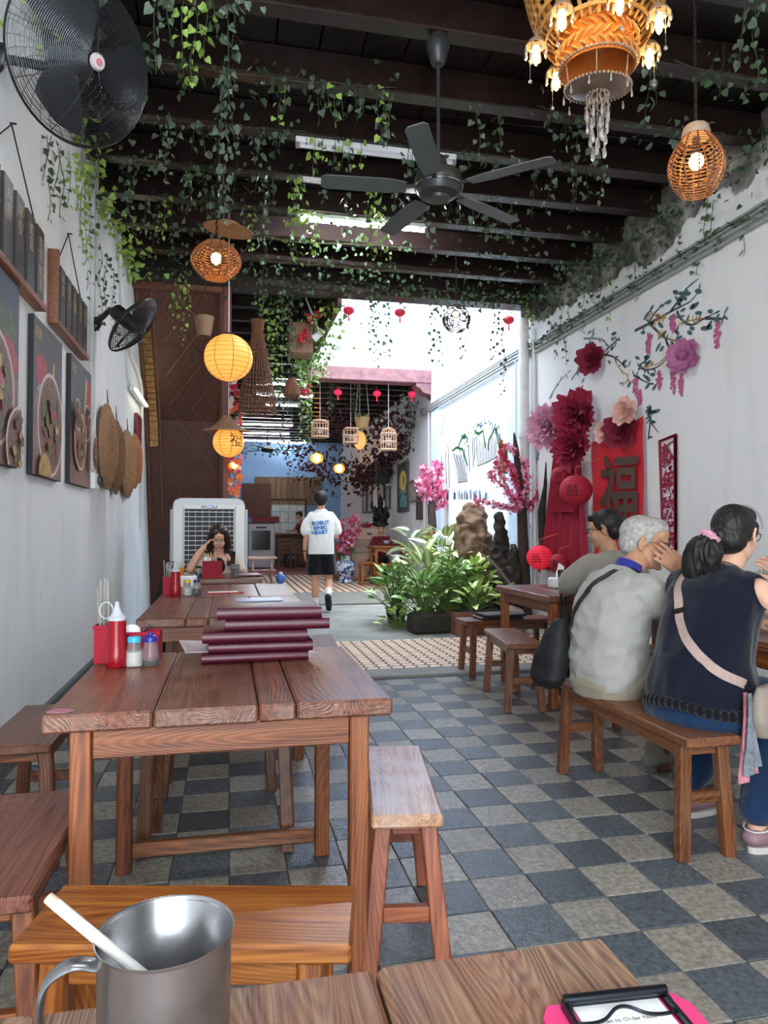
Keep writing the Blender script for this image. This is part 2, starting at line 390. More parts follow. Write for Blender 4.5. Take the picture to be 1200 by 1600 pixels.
# far hall ceiling with its joists
hc = struct('ceiling_hall', MB().box(((LW+RW)/2, (YF+YB)/2+.1, 4.28), (RW-LW, YB-YF-.2, .06)), M_brownpaint)
for k in range(17): link('joist', jm, hc, ((LW+RW)/2, YF+.8+.62*k, 4.16))
M_doorwood = wood('stair_brown', '3a211a', '573329', 'Z', rough=.5)
# ---------------------------------------------------------------- furniture
def WT(ax): return wood('table_top_wood', '40221a', '885035', ax, rough=.29, k=1.0, bump=.35, worn='86695a', worn_amt=.32)
def WF(ax): return wood('frame_wood', '5a2c16', '95572f', ax, rough=.42, k=1.1, bump=.2)
def WB(ax): return wood('bench_wood', '4a2614', '85512f', ax, rough=.36, k=1.0, bump=.3, worn='77604f', worn_amt=.25)
def WO(ax): return wood('orange_bench_wood', '6e340f', 'a9682a', ax, rough=.30, k=.9, bump=.2)
def WP(ax): return wood('pale_bench_wood', '7d5236', 'b58d6c', ax, rough=.30, k=1., bump=.3, worn='b9aaa0', worn_amt=.6)
def WD(ax): return wood('dark_bench_wood', '3f2013', '7b472a', ax, rough=.34, k=1., bump=.25)
def WR(ax): return wood('red_bench_wood', '4c261f', '83503f', ax, rough=.4, k=1., bump=.35)
def post(p0, p1, a, b=None, ch=.004):
    """square post between two points (may lean)"""
    b = b or a; p0 = Vector(p0); p1 = Vector(p1); mb = MB()
    V = []
    for p in (p0, p1):
        V += [(p.x-a/2, p.y-b/2, p.z), (p.x+a/2, p.y-b/2, p.z), (p.x+a/2, p.y+b/2, p.z), (p.x-a/2, p.y+b/2, p.z)]
    bm = bmesh.new(); vv = [bm.verts.new(v) for v in V]
    for f in ((3, 2, 1, 0), (4, 5, 6, 7), (0, 1, 5, 4), (1, 2, 6, 5), (2, 3, 7, 6), (3, 0, 4, 7)): bm.faces.new([vv[i] for i in f])
    bmesh.ops.bevel(bm, geom=[e for e in bm.edges], offset=ch, segments=1, affect='EDGES')
    bm.verts.index_update(); mb.add([v.co[:] for v in bm.verts], [[v.index for v in f.verts] for f in bm.faces]); bm.free(); return mb
def slab(w, d, t, ch=.006):
    """plank of real thickness with slightly eased, uneven edges"""
    return MB().box((0, 0, 0), (w, d, t), ch=ch)
def table(label, x0, x1, y0, y1, splits, group=None, h=.75, th=.045, low='back', top=WT, frame=WF, inset=.085, leg=.05, seam='Y', ap=.075):
    cx, cy = (x0+x1)/2, (y0+y1)/2; W, D = x1-x0, y1-y0
    t = thing('dining_table', label, 'table', (cx, cy, 0), 0, group)
    if seam == 'Y':
        xs = [-W/2]+[s-cx for s in splits]+[W/2]
        for a, b in zip(xs, xs[1:]):
            o = part('plank', slab(b-a-.003, D+R.uniform(-.004, .004), th), top('Y'), t); o.location = ((a+b)/2, R.uniform(-.002, .002), h-th/2+R.uniform(-.001, .001))
    else:
        ys = [-D/2]+[s-cy for s in splits]+[D/2]
        for a, b in zip(ys, ys[1:]):
            o = part('plank', slab(W, b-a-.003, th), top('X'), t); o.location = (0, (a+b)/2, h-th/2)
    lx, ly = W/2-inset, D/2-.05
    for sx in (-1, 1):
        for sy in (-1, 1): part('leg', post((sx*lx, sy*ly, 0), (sx*lx, sy*ly, h-th-.001), leg, leg), frame('Z'), t)
    for sy in (-1, 1): part('apron', MB().box((0, sy*(ly+.004), h-th-ap/2-.001), (2*lx-leg-.002, .022, ap), ch=.003), frame('X'), t)
    for sx in (-1, 1): part('apron', MB().box((sx*(lx+.004), 0, h-th-ap/2-.001), (.022, 2*ly-leg-.002, ap), ch=.003), frame('Y'), t)
    if low == 'back':
        part('stretcher', MB().box((0, ly, .075), (2*lx-leg-.002, .03, .05), ch=.004), WB('X'), t)
    elif low == 'sides':
        for sx in (-1, 1): part('stretcher', MB().box((sx*lx, 0, .12), (.03, 2*ly-leg-.002, .05), ch=.004), frame('Y'), t)
        part('stretcher', MB().box((0, 0, .12), (2*lx-.03, .03, .05), ch=.004), frame('X'), t)
    return t
def bench(label, c, L, D, rz=0., group=None, h=.45, th=.035, top=WB, frame=WB, planks=1, rail=True, leg=.045, splay=.045, name='bench', low=.17):
    """long side along local X; splayed square legs, end stretchers and a long rail"""
    t = thing(name, label, 'bench' if name == 'bench' else 'stool', (c[0], c[1], 0), rz, group)
    dd = D/planks
    for k in range(planks):
        o = part('seat' if planks == 1 else 'plank', slab(L, dd-.002, th), top('X'), t); o.location = (0, -D/2+dd*(k+.5), h-th/2)
    lx, ly = L/2-.075, D/2-.035; zt = h-th-.001
    for sx in (-1, 1):
        for sy in (-1, 1): part('leg', post((sx*(lx+splay*.55), sy*(ly+splay*.7), 0), (sx*lx, sy*ly, zt), leg), frame('Z'), t)
        zz = low; part('stretcher', MB().box((sx*(lx+splay*.55*(1-zz/zt)), 0, zz), (.026, 2*(ly+splay*.7*(1-zz/zt))-leg, .042), ch=.003), frame('Y'), t)
        part('apron', MB().box((sx*lx, 0, zt-.022), (.022, 2*ly-leg, .04), ch=.003), frame('Y'), t)
    if rail:
        for sy in (-1, 1): part('apron', MB().box((0, sy*ly, zt-.025), (2*lx-leg-.002, .02, .048), ch=.003), frame('X'), t)
    return t
T0 = table('nearest brown plank table at the bottom edge of the photo carrying the steel mug', -.47, .402, .02, .722, [-.17, .146], 'square plank tables along the left wall', low=None, top=lambda a: wood('grey_table_wood', '4a3026', '8f7056', a, rough=.42, k=1.9, bump=.6, worn='75442a', worn_amt=.7))
T1 = table('square brown plank table carrying the stack of maroon menus', -.436, .424, 1.835, 2.69, [-.18, .075, .17], 'square plank tables along the left wall')
T2 = table('brown plank table behind the maroon menu stack, front one of the joined pair', -.447, .44, 3.685, 4.765, [-.21, -.10, .13], 'square plank tables along the left wall', low='sides')
T3 = table('brown plank table with yellow-capped pepper shaker, rear one of the joined pair', -.45, .44, 4.775, 5.82, [-.2, .0, .2], 'square plank tables along the left wall', low='sides')
T4 = table('far brown plank table at which the woman with the phone sits', -.54, .295, 6.5, 7.2, [6.85], None, seam='X', low='sides')
bench('varnished orange pine bench with a dark knot, in front of the steel mug', (-.06, 1.447), .615, .225, -.215, None, top=WO, frame=WO, planks=1, rail=True, splay=.03)
bench('short pale-worn bench tucked under the right side of the menu table', (.505, 2.11), .6, .19, PI/2-.16, None, top=WP, frame=lambda a: wood('red_leg_wood', '6a3322', '9c5b3c', a, rough=.4), splay=.06, rail=False, planks=1)
bench('reddish rough bench at the left edge beside the wall', (-.515, 1.89), .62, .26, PI/2, None, top=WR, frame=WF, planks=1)
bench('brown bench seen beneath the menu table, on its far side', (-.03, 2.83), .64, .25, -.1, None, splay=.03, low=.12)
bench('dark low bench in front of the joined pair of tables', (-.04, 3.42), .58, .2, -.02, None, top=WD, frame=WD)
bench('reddish bench end showing right of the maroon menu stack', (.585, 4.72), .62, .22, PI/2-.06, None, top=WR, frame=WB)
bench('dark bench end between the left wall and the menu table caddy', (-.72, 2.98), .6, .24, PI/2, None, top=WD, frame=WD)
R1 = table('brown plank table on the right where the man in the cream shirt eats', 2.055, 2.95, 4.375, 5.325, [2.28, 2.6], None, low=None, inset=.06, leg=.055)
R2 = table('dark brown table at the right edge beside the woman in navy', 2.06, 2.98, 2.2, 3.25, [2.4, 2.7], None, low=None, inset=.06)
bench('brown bench nearest the aisle in front of the right-hand table', (1.935, 4.69), .74, .245, PI/2-.14, None, top=WB, frame=WB, rail=True, low=.2, splay=.04)
bench('dark red bench behind it, at the end of the right-hand table, with menus on it', (2.26, 5.62), .8, .27, .04, None, top=WD, frame=WD, low=.2)
bench('long low bench on which the elderly man and the woman in navy sit', (1.695, 2.78), 1.06, .22, PI/2+.0, None, top=WB, frame=WB, low=.22, splay=.03)
bench('dark bench on which the man in the cream shirt sits', (2.62, 4.02), .8, .26, 0, None, top=WD, frame=WD)
# ---------------------------------------------------------------- things on the menu table
M_redp = mat('red_plastic', '930f28', rough=.5, spec=.2); M_redp2 = mat('red_plastic_sauce', '8e0c1a', rough=.25)
M_whitep = mat('white_plastic', 'e6e8ea', rough=.35); M_clear = mat('clear_plastic', 'e8ecf0', rough=.08, trans=.9, ior=1.3); M_frost = mat('frosted_cap', 'd5dde6', rough=.35, trans=.35)
M_salt = mat('salt', 'e9e4d8', rough=.9); M_soy = mat('soy_sauce', '0e0807', rough=.15)
M_chop = mat('steel_chopstick', 'b9b6b0', rough=.35, metal=.75); M_stick = mat('pale_chopstick', 'c9b39b', rough=.5, var=.15)
M_paper = mat('paper_white', 'e8e8e6', rough=.7); M_black = mat('black_plastic', '121314', rough=.4)
def holder(name, label, loc, w, d, h, m, rz=0, wall=.003, group=None, cat='holder'):
    t = thing(name, label, cat, loc, rz, group)
    b = MB(); b.box((0, 0, wall/2), (w, d, wall))
    for s in (-1, 1):
        b.box((s*(w/2-wall/2), 0, h/2+wall/2), (wall, d, h-wall)); b.box((0, s*(d/2-wall/2), h/2+wall/2), (w-2*wall, wall, h-wall))
    b.box((0, -d/2-.002, h-.006), (w+.006, .004, .012), ch=.0015)
    part('body', b, m, t, label=None); return t
def chopsticks(n, loc, w, d, z0, lens, m, label, group, lean=.1, r=.0032):
    sb = MB().tube([(0, 0, 0), (0, 0, .03), (0, 0, 1)], [r*.7, r*.75, r], 8).mesh('stick', m, True)
    for k in range(n):
        o = link('chopstick', sb, None, (loc[0]+R.uniform(-w/2, w/2), loc[1]+R.uniform(-d/2, d/2), loc[2]+z0), (R.uniform(-lean, lean), R.uniform(-lean, lean), 0))
        o.scale = (1, 1, R.uniform(*lens)); tag(o, label, 'chopstick', group)
holder('chopstick_holder', 'narrow red chopstick box on the menu table beside the red squeeze bottle', (-.405, 2.545, .7505), .055, .09, .125, M_redp)
chopsticks(10, (-.402, 2.545, .7505), .036, .06, .006, (.235, .275), M_chop, 'grey chopstick standing in the narrow red box on the menu table', 'chopsticks on the menu table', .06)
def squeeze(label, loc, s=1.):
    t = thing('squeeze_bottle', label, 'bottle', loc)
    part('body', MB().lathe([(.031*s, 0), (.034*s, .004*s), (.0345*s, .035*s), (.031*s, .05*s), (.0285*s, .07*s), (.027*s, .14*s), (.027*s, .146*s)], 28), M_redp2, t, True)
    part('cap', MB().lathe([(.0275*s, .145*s), (.0275*s, .155*s), (.021*s, .158*s), (.013*s, .172*s), (.0075*s, .188*s), (.005*s, .202*s), (.004*s, .203*s)], 24), M_frost, t, True)
    c = [Vector((-.012*s-.02*s*(1-math.cos(a)), 0, .176*s+.026*s*math.sin(a))) for a in [PI*k/9 for k in range(19)]]
    part('cap_tether', MB().tube(c, .0016*s, 6), M_frost, t, True); return t
squeeze('red squeeze bottle with clear pointed cap on the menu table', (-.352, 2.44, .7505), 1.03)
def shaker(label, loc, capc, fill, fm, s=1., knob=False):
    t = thing('shaker', label, 'shaker', loc)
    part('jar', MB().lathe([(.0235*s, 0), (.026*s, .003*s), (.026*s, .02*s), (.0235*s, .045*s), (.0195*s, .072*s), (.0195*s, .078*s)], 24), M_clear, t, True)
    part('filling', MB().lathe([(.0225*s, .002*s), (.0245*s, .005*s), (.0243*s, min(fill, .02)*s), ((.0245-.09*max(0, fill-.02))*s, fill*s)], 24), fm, t, True)
    pr = [(.0205*s, .074*s), (.0205*s, .086*s), (.018*s, .09*s)]
    if knob: pr += [(.008*s, .095*s), (.006*s, .103*s), (.004*s, .104*s)]
    part('cap', MB().lathe(pr, 24), mat('cap_'+capc, capc, rough=.35), t, True); return t
shaker('salt shaker with cyan cap on the menu table', (-.298, 2.437, .7505), '2fa8d8', .045, M_salt, 1.05)
shaker('soy sauce shaker with navy cap on the menu table', (-.248, 2.437, .7505), '20247e', .018, M_soy, 1.05, True)
t = holder('caddy_box', 'red plastic napkin caddy behind the two shakers on the menu table', (-.29, 2.54, .7505), .13, .08, .10, mat('red_plastic_b', '9c1632', rough=.45, spec=.2), rz=-.06)
part('tissue', MB().ball((-.03, 0, .1), (.03, .02, .022), 12, 8), M_paper, t, True)
t = thing('fork', 'thin dark fork handles leaning in the red caddy on the menu table', 'cutlery', (-.31, 2.5, .7505))
part('handle', MB().tube([(0, 0, .02), (.03, .01, .1), (.055, .012, .125)], .0022, 6), M_black, t, True); part('handle', MB().tube([(0, .01, .02), (.035, .02, .1), (.062, .022, .12)], .0022, 6), M_black, t, True)
# sticker
me = MB().lathe([(.03, 0), (.03, .0006)], 32, TR(s=(1, .7, 1)))
o = single('table_sticker', me, mat('sticker_pink', 'b58a92', rough=.5), 'oval pale sticker on the near left corner of the menu table', 'sticker', (-.40, 1.875, .7505))
part('print', MB().add([], []).loop([(.024*math.cos(a), .0165*math.sin(a), .0009) for a in [2*PI*k/24 for k in range(24)]], .0012, 4), mat('sticker_print', '8c4a5e'), o)
for k in range(5): part('print', MB().box((-.012+.006*k, .002*(k % 2), .0008), (.004, .012, .0006)), mat('sticker_print', '8c4a5e'), o)
# maroon menus (folded vinyl covers)
M_mar = mat('maroon_vinyl', '430a1d', rough=.36, var=.15, vscale=12, bump=.08, bscale=30)
def menu(label, loc, rz, L=.365, D=.26, t=.03, tilt=0., bulge=.35):
    r = thing('menu_folder', label, 'menu', loc, (tilt, 0, rz), 'maroon menus in the stack')
    # folded cover: rounded spine towards the viewer, two leaves opening to the back
    prof = [(-D/2+.006+.012*math.cos(a), t/2+t/2*math.sin(a)) for a in [PI*1.5-PI*k/8 for k in range(9)]]
    V = []; F = []; out = [(D/2, 0.)]+prof[0:]+[(D/2, t*.8)]; inn = [(D/2, t*.8-.004), (-D/2+.012, t-.005), (-D/2+.012, .005), (D/2, .004)]
    poly = out+inn; m = len(poly)
    for x in (-L/2, L/2): V += [(x, y, z) for y, z in poly]
    k = len(out); F += [(i, (i+1) % m, m+(i+1) % m, m+i) for i in range(m)]
    n = len(out)
    for o_, fl in ((0, True), (m, False)):
        quads = [[0, 1, n+2, n+3], [1, 2, 3, n+2], [3, 4, 5, 6], [3, 6, 7, n+2], [n+2, 7, n+1], [7, 8, 9, n+1], [9, 10, n, n+1]] if n == 11 else []
        for qd in quads: F.append([o_+i for i in (qd if fl else qd[::-1])])
    part('cover', MB().add(V, F), M_mar, r, True)
    part('pages', MB().box((.002, .005, t*.45), (L-.02, D-.035, t*.42)), M_paper, r)
    part('stitched_edge', MB().box((0, -D/2-.0066, t/2), (L-.012, .0012, .0016)), mat('maroon_stitch', '6e1a36', rough=.5), r)
    return r
zz = .7505
menu('bottom maroon menu of the stack, its cover corner lifting at the left', (.085, 2.545, zz), .035, .35, .25, .031)
menu('second maroon menu from the bottom of the stack', (.108, 2.55, zz+.0315), -.005, .345, .25, .034)
menu('third maroon menu from the bottom of the stack', (.088, 2.545, zz+.066), .0, .345, .25, .036)
menu('fourth maroon menu from the bottom, sticking out to the right', (.165, 2.56, zz+.1025), -.01, .348, .25, .038)
menu('top maroon menu of the stack', (.136, 2.555, zz+.141), .0, .348, .25, .039)
mb = MB(); mb.add([(-.14, -.12, 0), (-.06, -.12, 0), (-.06, .1, 0), (-.17, .02, .02), (-.14, -.12, .003), (-.06, -.12, .003), (-.06, .1, .003), (-.17, .02, .023)], [(3, 2, 1, 0), (4, 5, 6, 7), (0, 1, 5, 4), (1, 2, 6, 5), (2, 3, 7, 6), (3, 0, 4, 7)])
single('menu_leaf', mb, mat('grey_vinyl_page', '9a8d90', rough=.35), 'grey clear page corner lifting from the bottom maroon menu', 'menu page', (.0, 2.58, zz+.0318))
single('menu_sheet', MB().box((0, 0, .003), (.28, .2, .006), ch=.002), mat('blue_sheet', '8fa3c4', rough=.3), 'pale blue laminated sheet lying behind the maroon stack', 'sheet', (.18, 4.5, .7515), (0, 0, .05))
single('menu_sheet', MB().box((0, 0, .003), (.3, .2, .006), ch=.002), mat('blue_sheet2', '6f6c8a', rough=.3), 'dark laminated sheet lying under the pale blue one', 'sheet', (.23, 4.2, .7515), (0, 0, .05))
# ---------------------------------------------------------------- steel mug with the white stick, clipboard
M_steel = mat('brushed_steel', '929294', rough=.26, metal=.9, var=.3, vscale=22, bump=.06, bscale=25)
t = thing('steel_mug', 'dented stainless steel mug with a loop handle on the nearest table', 'mug', (-.047, .588, .7505), .1); t.scale = (1.08,)*3
part('body', MB().lathe([(.0, .0), (.040, 0), (.0445, .004), (.0455, .02), (.0468, .118), (.0478, .1215), (.0488, .122), (.0482, .1195), (.0452, .117), (.044, .02), (.043, .006), (0, .005)], 64, cap=False), M_steel, t, True, ang=60)
hp = catmull([(-.046, 0, .105), (-.064, 0, .108), (-.080, .0, .095), (-.0815, 0, .06), (-.07, 0, .03), (-.046, 0, .015)], 7)
hb = MB()
for i, (p, q2) in enumerate(zip(hp, hp[1:])):
    pass
hb.tube(hp, .0085, 12, ell=.32)
part('handle', hb, M_steel, t, True)
M_wstick = mat('white_stick', 'bdbab6', rough=.45, var=.06, vscale=30); 
d0, d1 = Vector((.022, -.025, .078)), Vector((-.088, .008, .162))
t2 = thing('plastic_stick', 'white round stick leaning in the steel mug', 'stick', (-.047, .588, .7505), .0)
dd = (d1-d0)
part('shaft', MB().tube([d0, d0+dd*.5, d0+dd*.94], .0044, 16), M_wstick, t2, True); part('worn_end', MB().tube([d0+dd*.94, d0+dd*.995, d0+dd], [.0044, .0042, .0034], 16), mat('worn_tan', 'b9987e', rough=.6), t2, True, label='tan worn end')
cl = thing('clipboard', 'pink clipboard with black metal clip holding an order sheet', 'clipboard', (.345, .52, .7505), -.06)
M_pink = mat('pink_board', 'd23a72', rough=.3); M_bclip = mat('black_metal', '34383f', rough=.22, metal=.85)
bd = [(-.068, -.22), (.068, -.22), (.072, -.21), (.072, .082), (.062, .098), (-.062, .098), (-.072, .082), (-.072, -.21)]
part('board', MB().prism(bd, .004), M_pink, cl)
part('sheet', MB().box((.002, -.050, .0048), (.084, .290, .0008)), M_paper, cl)
part('clip_jaw', MB().box((0, .092, .010), (.098, .004, .010), ch=.001).box((-.049, .068, .007), (.004, .05, .012), ch=.001).box((.049, .068, .007), (.004, .05, .012), ch=.001), M_bclip, cl)
part('clip_bar', MB().tube([(-.05, .087, .0155), (.05, .087, .0155)], .0042, 12), M_bclip, cl, True)
wp = catmull([(-.047, .08, .016), (-.048, .066, .010), (-.038, .062, .0095), (-.022, .064, .010), (-.006, .074, .012), (.006, .074, .012), (.020, .066, .010), (.036, .064, .0095), (.048, .068, .010), (.047, .08, .016)], 6)
part('clip_wire', MB().tube(wp, .0016, 8), M_bclip, cl, True)
tm = text_mesh('Scan to Order Now', .0066, mat('grey_print', '55565a', rough=.7), .0001)
o = part('lettering', tm, None, cl); o.location = (.003, .068, .0054)
# ---------------------------------------------------------------- joined tables: condiments behind
holder('chopstick_holder', 'narrow red chopstick box on the table with the yellow-capped shaker', (-.4, 4.98, .7505), .055, .09, .125, M_redp)
chopsticks(8, (-.4, 4.98, .7505), .03, .05, .006, (.2, .235), M_chop, 'grey chopstick standing in the red box on the table with yellow-capped shaker', 'chopsticks on the joined tables', .08)
squeeze('red squeeze bottle on the table with yellow-capped shaker', (-.345, 4.93, .7505), 1.1)
shaker('white pepper shaker with yellow cap on the rear joined table', (-.27, 4.92, .7505), 'c9a528', .045, M_salt, 1.15)
shaker('soy shaker with dark cap beside the yellow-capped one', (-.208, 4.92, .7505), '2a2a60', .04, M_soy, 1.15)
t = thing('napkin_box', 'white napkin box behind the yellow-capped shaker', 'box', (-.31, 5.6, .7505)); part('body', MB().box((0, 0, .045), (.15, .1, .09), ch=.012), M_whitep, t); part('slot', MB().box((0, 0, .0905), (.09, .03, .002)), mat('slot_grey', '8a8c90'), t)
t = thing('open_menu', 'red pen-thin menu edge lying on the rear joined table', 'menu', (-.02, 5.02, .7505), .1); part('cover', MB().box((0, 0, .005), (.24, .06, .01), ch=.003), mat('red_cover', '9c1c2a', rough=.35), t); part('pages', MB().box((-.02, .004, .012), (.2, .05, .004)), M_paper, t)
holder('cutlery_holder', 'wide red cutlery box in front of the woman with the phone', (-.145, 6.62, .7505), .17, .1, .155, M_redp)
chopsticks(6, (-.13, 6.62, .7505), .11, .04, .006, (.21, .24), M_stick, 'pale chopstick leaning in the wide red box before the woman', 'chopsticks before the woman with the phone', .22, .005)
part('tissue', MB().ball((-.05, 0, .16), (.035, .03, .03), 12, 8), M_paper, [o for o in C.objects if o.name.startswith('cutlery_holder')][0], True)
t = thing('glass_cup', 'ribbed glass tumbler right of the wide red cutlery box', 'glass', (.055, 6.64, .7505)); part('body', MB().lathe([(.03, 0), (.043, .12), (.045, .12), (.041, .115), (.03, .006), (0, .006)], 20, cap=False), M_clear, t, True); part('tea', MB().lathe([(.029, .007), (.037, .08)], 20), mat('red_tea', '6a2a2c', rough=.2), t, True)
t = thing('orange_cup', 'small orange cup with picks beside the woman with the phone', 'cup', (-.43, 6.75, .7505)); part('body', MB().lathe([(.028, 0), (.034, .09), (.031, .09), (.026, .004), (0, .004)], 18, cap=False), mat('orange_plastic', 'd8861c', rough=.35), t, True)
for k in range(3): part('pick', MB().tube([(0, .01*k-.01, .01), (.02-.012*k, .01*k-.01, .15)], .0025, 6), M_stick, t, True)
shaker('small soy shaker on the table of the woman with the phone', (-.27, 6.66, .7505), '101010', .04, M_soy, 1.2)
single('menu_folder', MB().box((0, 0, .012), (.25, .3, .024), ch=.006), M_mar, 'dark maroon menu lying right of the ribbed glass', 'menu', (.16, 6.8, .7505), (0, 0, .1))
# black jacket hung at the left wall behind the joined tables
jb = MB(); P = catmull([(.07, 0, .93), (.045, .0, .80), (.0, .0, .5), (-.02, .0, .0)], 6)
jb.tube(P, [.02+.055*min(1, i/len(P)*1.6) for i in range(len(P))], 14, ell=.6)
single('bag', jb, mat('black_cloth', '0c0d10', rough=.85, bump=.4, bscale=14), 'black slouching bag standing by the left wall behind the joined tables', 'bag', (-.53, 6.05, 0), (0, 0, .2), smooth=True)
# right table
t = thing('napkin_box', 'white napkin box on the right-hand table', 'box', (2.42, 4.95, .7505)); part('body', MB().box((0, 0, .04), (.15, .1, .08), ch=.012), M_whitep, t); part('tissue', MB().add([(-.03, 0, .078), (.03, 0, .078), (.045, .01, .16), (-.0, .015, .19)], [(0, 1, 2, 3)]).ball((.0, 0, .1), (.03, .012, .05), 10, 6), M_paper, t, True)
t = thing('bowl', 'pale shallow bowl on the right-hand table', 'bowl', (2.4, 4.62, .7505)); part('body', MB().lathe([(.05, 0), (.055, .006), (.12, .05), (.125, .052), (.115, .046), (.05, .012), (0, .01)], 32, cap=False), mat('celadon', 'b9bcb6', rough=.25), t, True); part('rim', MB().loop([(.1225*math.cos(a), .1225*math.sin(a), .052) for a in [2*PI*k/32 for k in range(32)]], .0025, 5), mat('celadon_rim', '8f938e', rough=.3), t, True)
t = thing('steel_cup', 'small steel cup behind the bowl on the right-hand table', 'cup', (2.58, 4.85, .7505)); part('body', MB().lathe([(.035, 0), (.042, .09), (.044, .091), (.039, .088), (.033, .005), (0, .005)], 24, cap=False), M_steel, t, True); part('handle', MB().tube(catmull([(.04, 0, .075), (.065, 0, .07), (.06, 0, .03), (.037, 0, .02)], 5), .004, 6), M_steel, t, True)
holder('chopstick_holder', 'red chopstick box on the right-hand table', (2.85, 4.8, .7505), .07, .09, .12, M_redp)
chopsticks(9, (2.85, 4.8, .7505), .05, .06, .006, (.24, .27), mat('white_chopstick', 'd8cfc4', rough=.5), 'white chopstick fanned in the box on the right-hand table', 'chopsticks on the right-hand table', .16, .005)
holder('chopstick_holder', 'grey chopstick box on the dark table behind the woman in navy', (2.62, 3.1, .7505), .06, .09, .12, mat('grey_plastic', '7c7c78', rough=.4))
chopsticks(7, (2.62, 3.1, .7505), .04, .06, .006, (.22, .25), mat('grey_chopstick', '93928a', rough=.45), 'grey chopstick standing in the grey box between the elderly man and the woman', 'chopsticks on the dark table', .12, .005)
for k in range(2): menu_ = single('menu_folder', MB().box((0, 0, .011), (.36, .24, .022), ch=.005), mat('black_vinyl', '241a1c', rough=.3), 'dark menu lying on the bench at the end of the right-hand table' + (', upper one' if k else ', lower one'), 'menu', (2.18+.03*k, 5.6, .4505+.0225*k), (0, 0, .1*k), 'menus on the bench')
# folded umbrella leaning on the right-hand table
ub = thing('umbrella', 'black folded umbrella leaning against the right-hand table', 'umbrella', (2.12, 4.22, .0))
M_umb = mat('umbrella_cloth', '101113', rough=.7, bump=.3, bscale=20)
a0 = Vector((.03, .02, .24)); a1 = Vector((-.02, .06, .93)); da = a1-a0
part('canopy', MB().tube([a0+da*k for k in (0, .1, .3, .45, .58, .66)], [.012, .03, .042, .05, .035, .018], 14), M_umb, ub, True)
part('handle', MB().tube([a0+da*k for k in (.66, .7, .98, 1.)], [.016, .02, .02, .015], 14), M_black, ub, True); part('tip', MB().tube([a0-da*.06, a0], .006, 8), M_bclip, ub, True)
# ---------------------------------------------------------------- people
from mathutils.bvhtree import BVHTree
def loft(mb, secs, n=22, p=.85):
    """secs: (centre, half width, half depth, tilt about X)"""
    V = []; F = []; m = len(secs)
    for c, rx, ry, tl in secs:
        c = Vector(c)
        for k in range(n):
            t = 2*PI*k/n; ct, st = math.cos(t), math.sin(t)
            x = rx*math.copysign(abs(ct)**p, ct); y = ry*math.copysign(abs(st)**p, st)
            V.append(c+Vector((x, y*math.cos(tl), y*math.sin(tl))))
    for i in range(m-1):
        for k in range(n): F.append((i*n+k, i*n+(k+1) % n, (i+1)*n+(k+1) % n, (i+1)*n+k))
    F.append(tuple(range(n-1, -1, -1))); F.append(tuple((m-1)*n+k for k in range(n)))
    return mb.add(V, F)
def limb(mb, pts, rs, n=14, ell=1., sub=4):
    """tapered rounded limb through joints"""
    P = catmull(pts, sub); q = []
    for i in range(len(pts)-1):
        for j in range(sub): t = j/sub; q.append(rs[i]*(1-t)+rs[i+1]*t)
    q.append(rs[-1])
    d0 = (P[0]-P[1]).normalized(); d1 = (P[-1]-P[-2]).normalized()
    P = [P[0]+d0*q[0]*.9, P[0]+d0*q[0]*.55]+P+[P[-1]+d1*q[-1]*.55, P[-1]+d1*q[-1]*.9]
    q = [q[0]*.4, q[0]*.82]+q+[q[-1]*.82, q[-1]*.4]
    return mb.tube(P, q, n, ell=ell)
def remesh(mb, voxel, m, smooth=3, wr=None, name='body', cut=None):
    me = bpy.data.meshes.new('tmp'); me.from_pydata(mb.v, [], mb.f); me.update()
    o = bpy.data.objects.new('tmp', me); C.objects.link(o)
    r = o.modifiers.new('r', 'REMESH'); r.mode = 'VOXEL'; r.voxel_size = voxel; r.use_smooth_shade = True
    s = o.modifiers.new('s', 'SMOOTH'); s.factor = .5; s.iterations = smooth
    dg = bpy.context.evaluated_depsgraph_get(); dg.update()
    out = bpy.data.meshes.new_from_object(o.evaluated_get(dg)); C.objects.unlink(o); bpy.data.objects.remove(o); bpy.data.meshes.remove(me)
    out.name = name
    if cut:
        bm = bmesh.new(); bm.from_mesh(out)
        for co, no in cut:
            bmesh.ops.bisect_plane(bm, geom=bm.verts[:]+bm.edges[:]+bm.faces[:], plane_co=co, plane_no=no, clear_outer=True)
        bm.to_mesh(out); bm.free()
    if wr:
        amp, scl, dirv = wr; nrm = [v.normal.copy() for v in out.vertices]
        for v, nn in zip(out.vertices, nrm):
            p = Vector((v.co.x*scl[0], v.co.y*scl[1], v.co.z*scl[2]))
            a = mnoise.noise(p+dirv); b_ = mnoise.noise(p*2.1+dirv)
            v.co += nn*amp*((1-2.2*abs(a))*.7+.4*b_)
    out.polygons.foreach_set('use_smooth', [True]*len(out.polygons))
    out.materials.clear(); out.materials.append(m); out.update(); return out
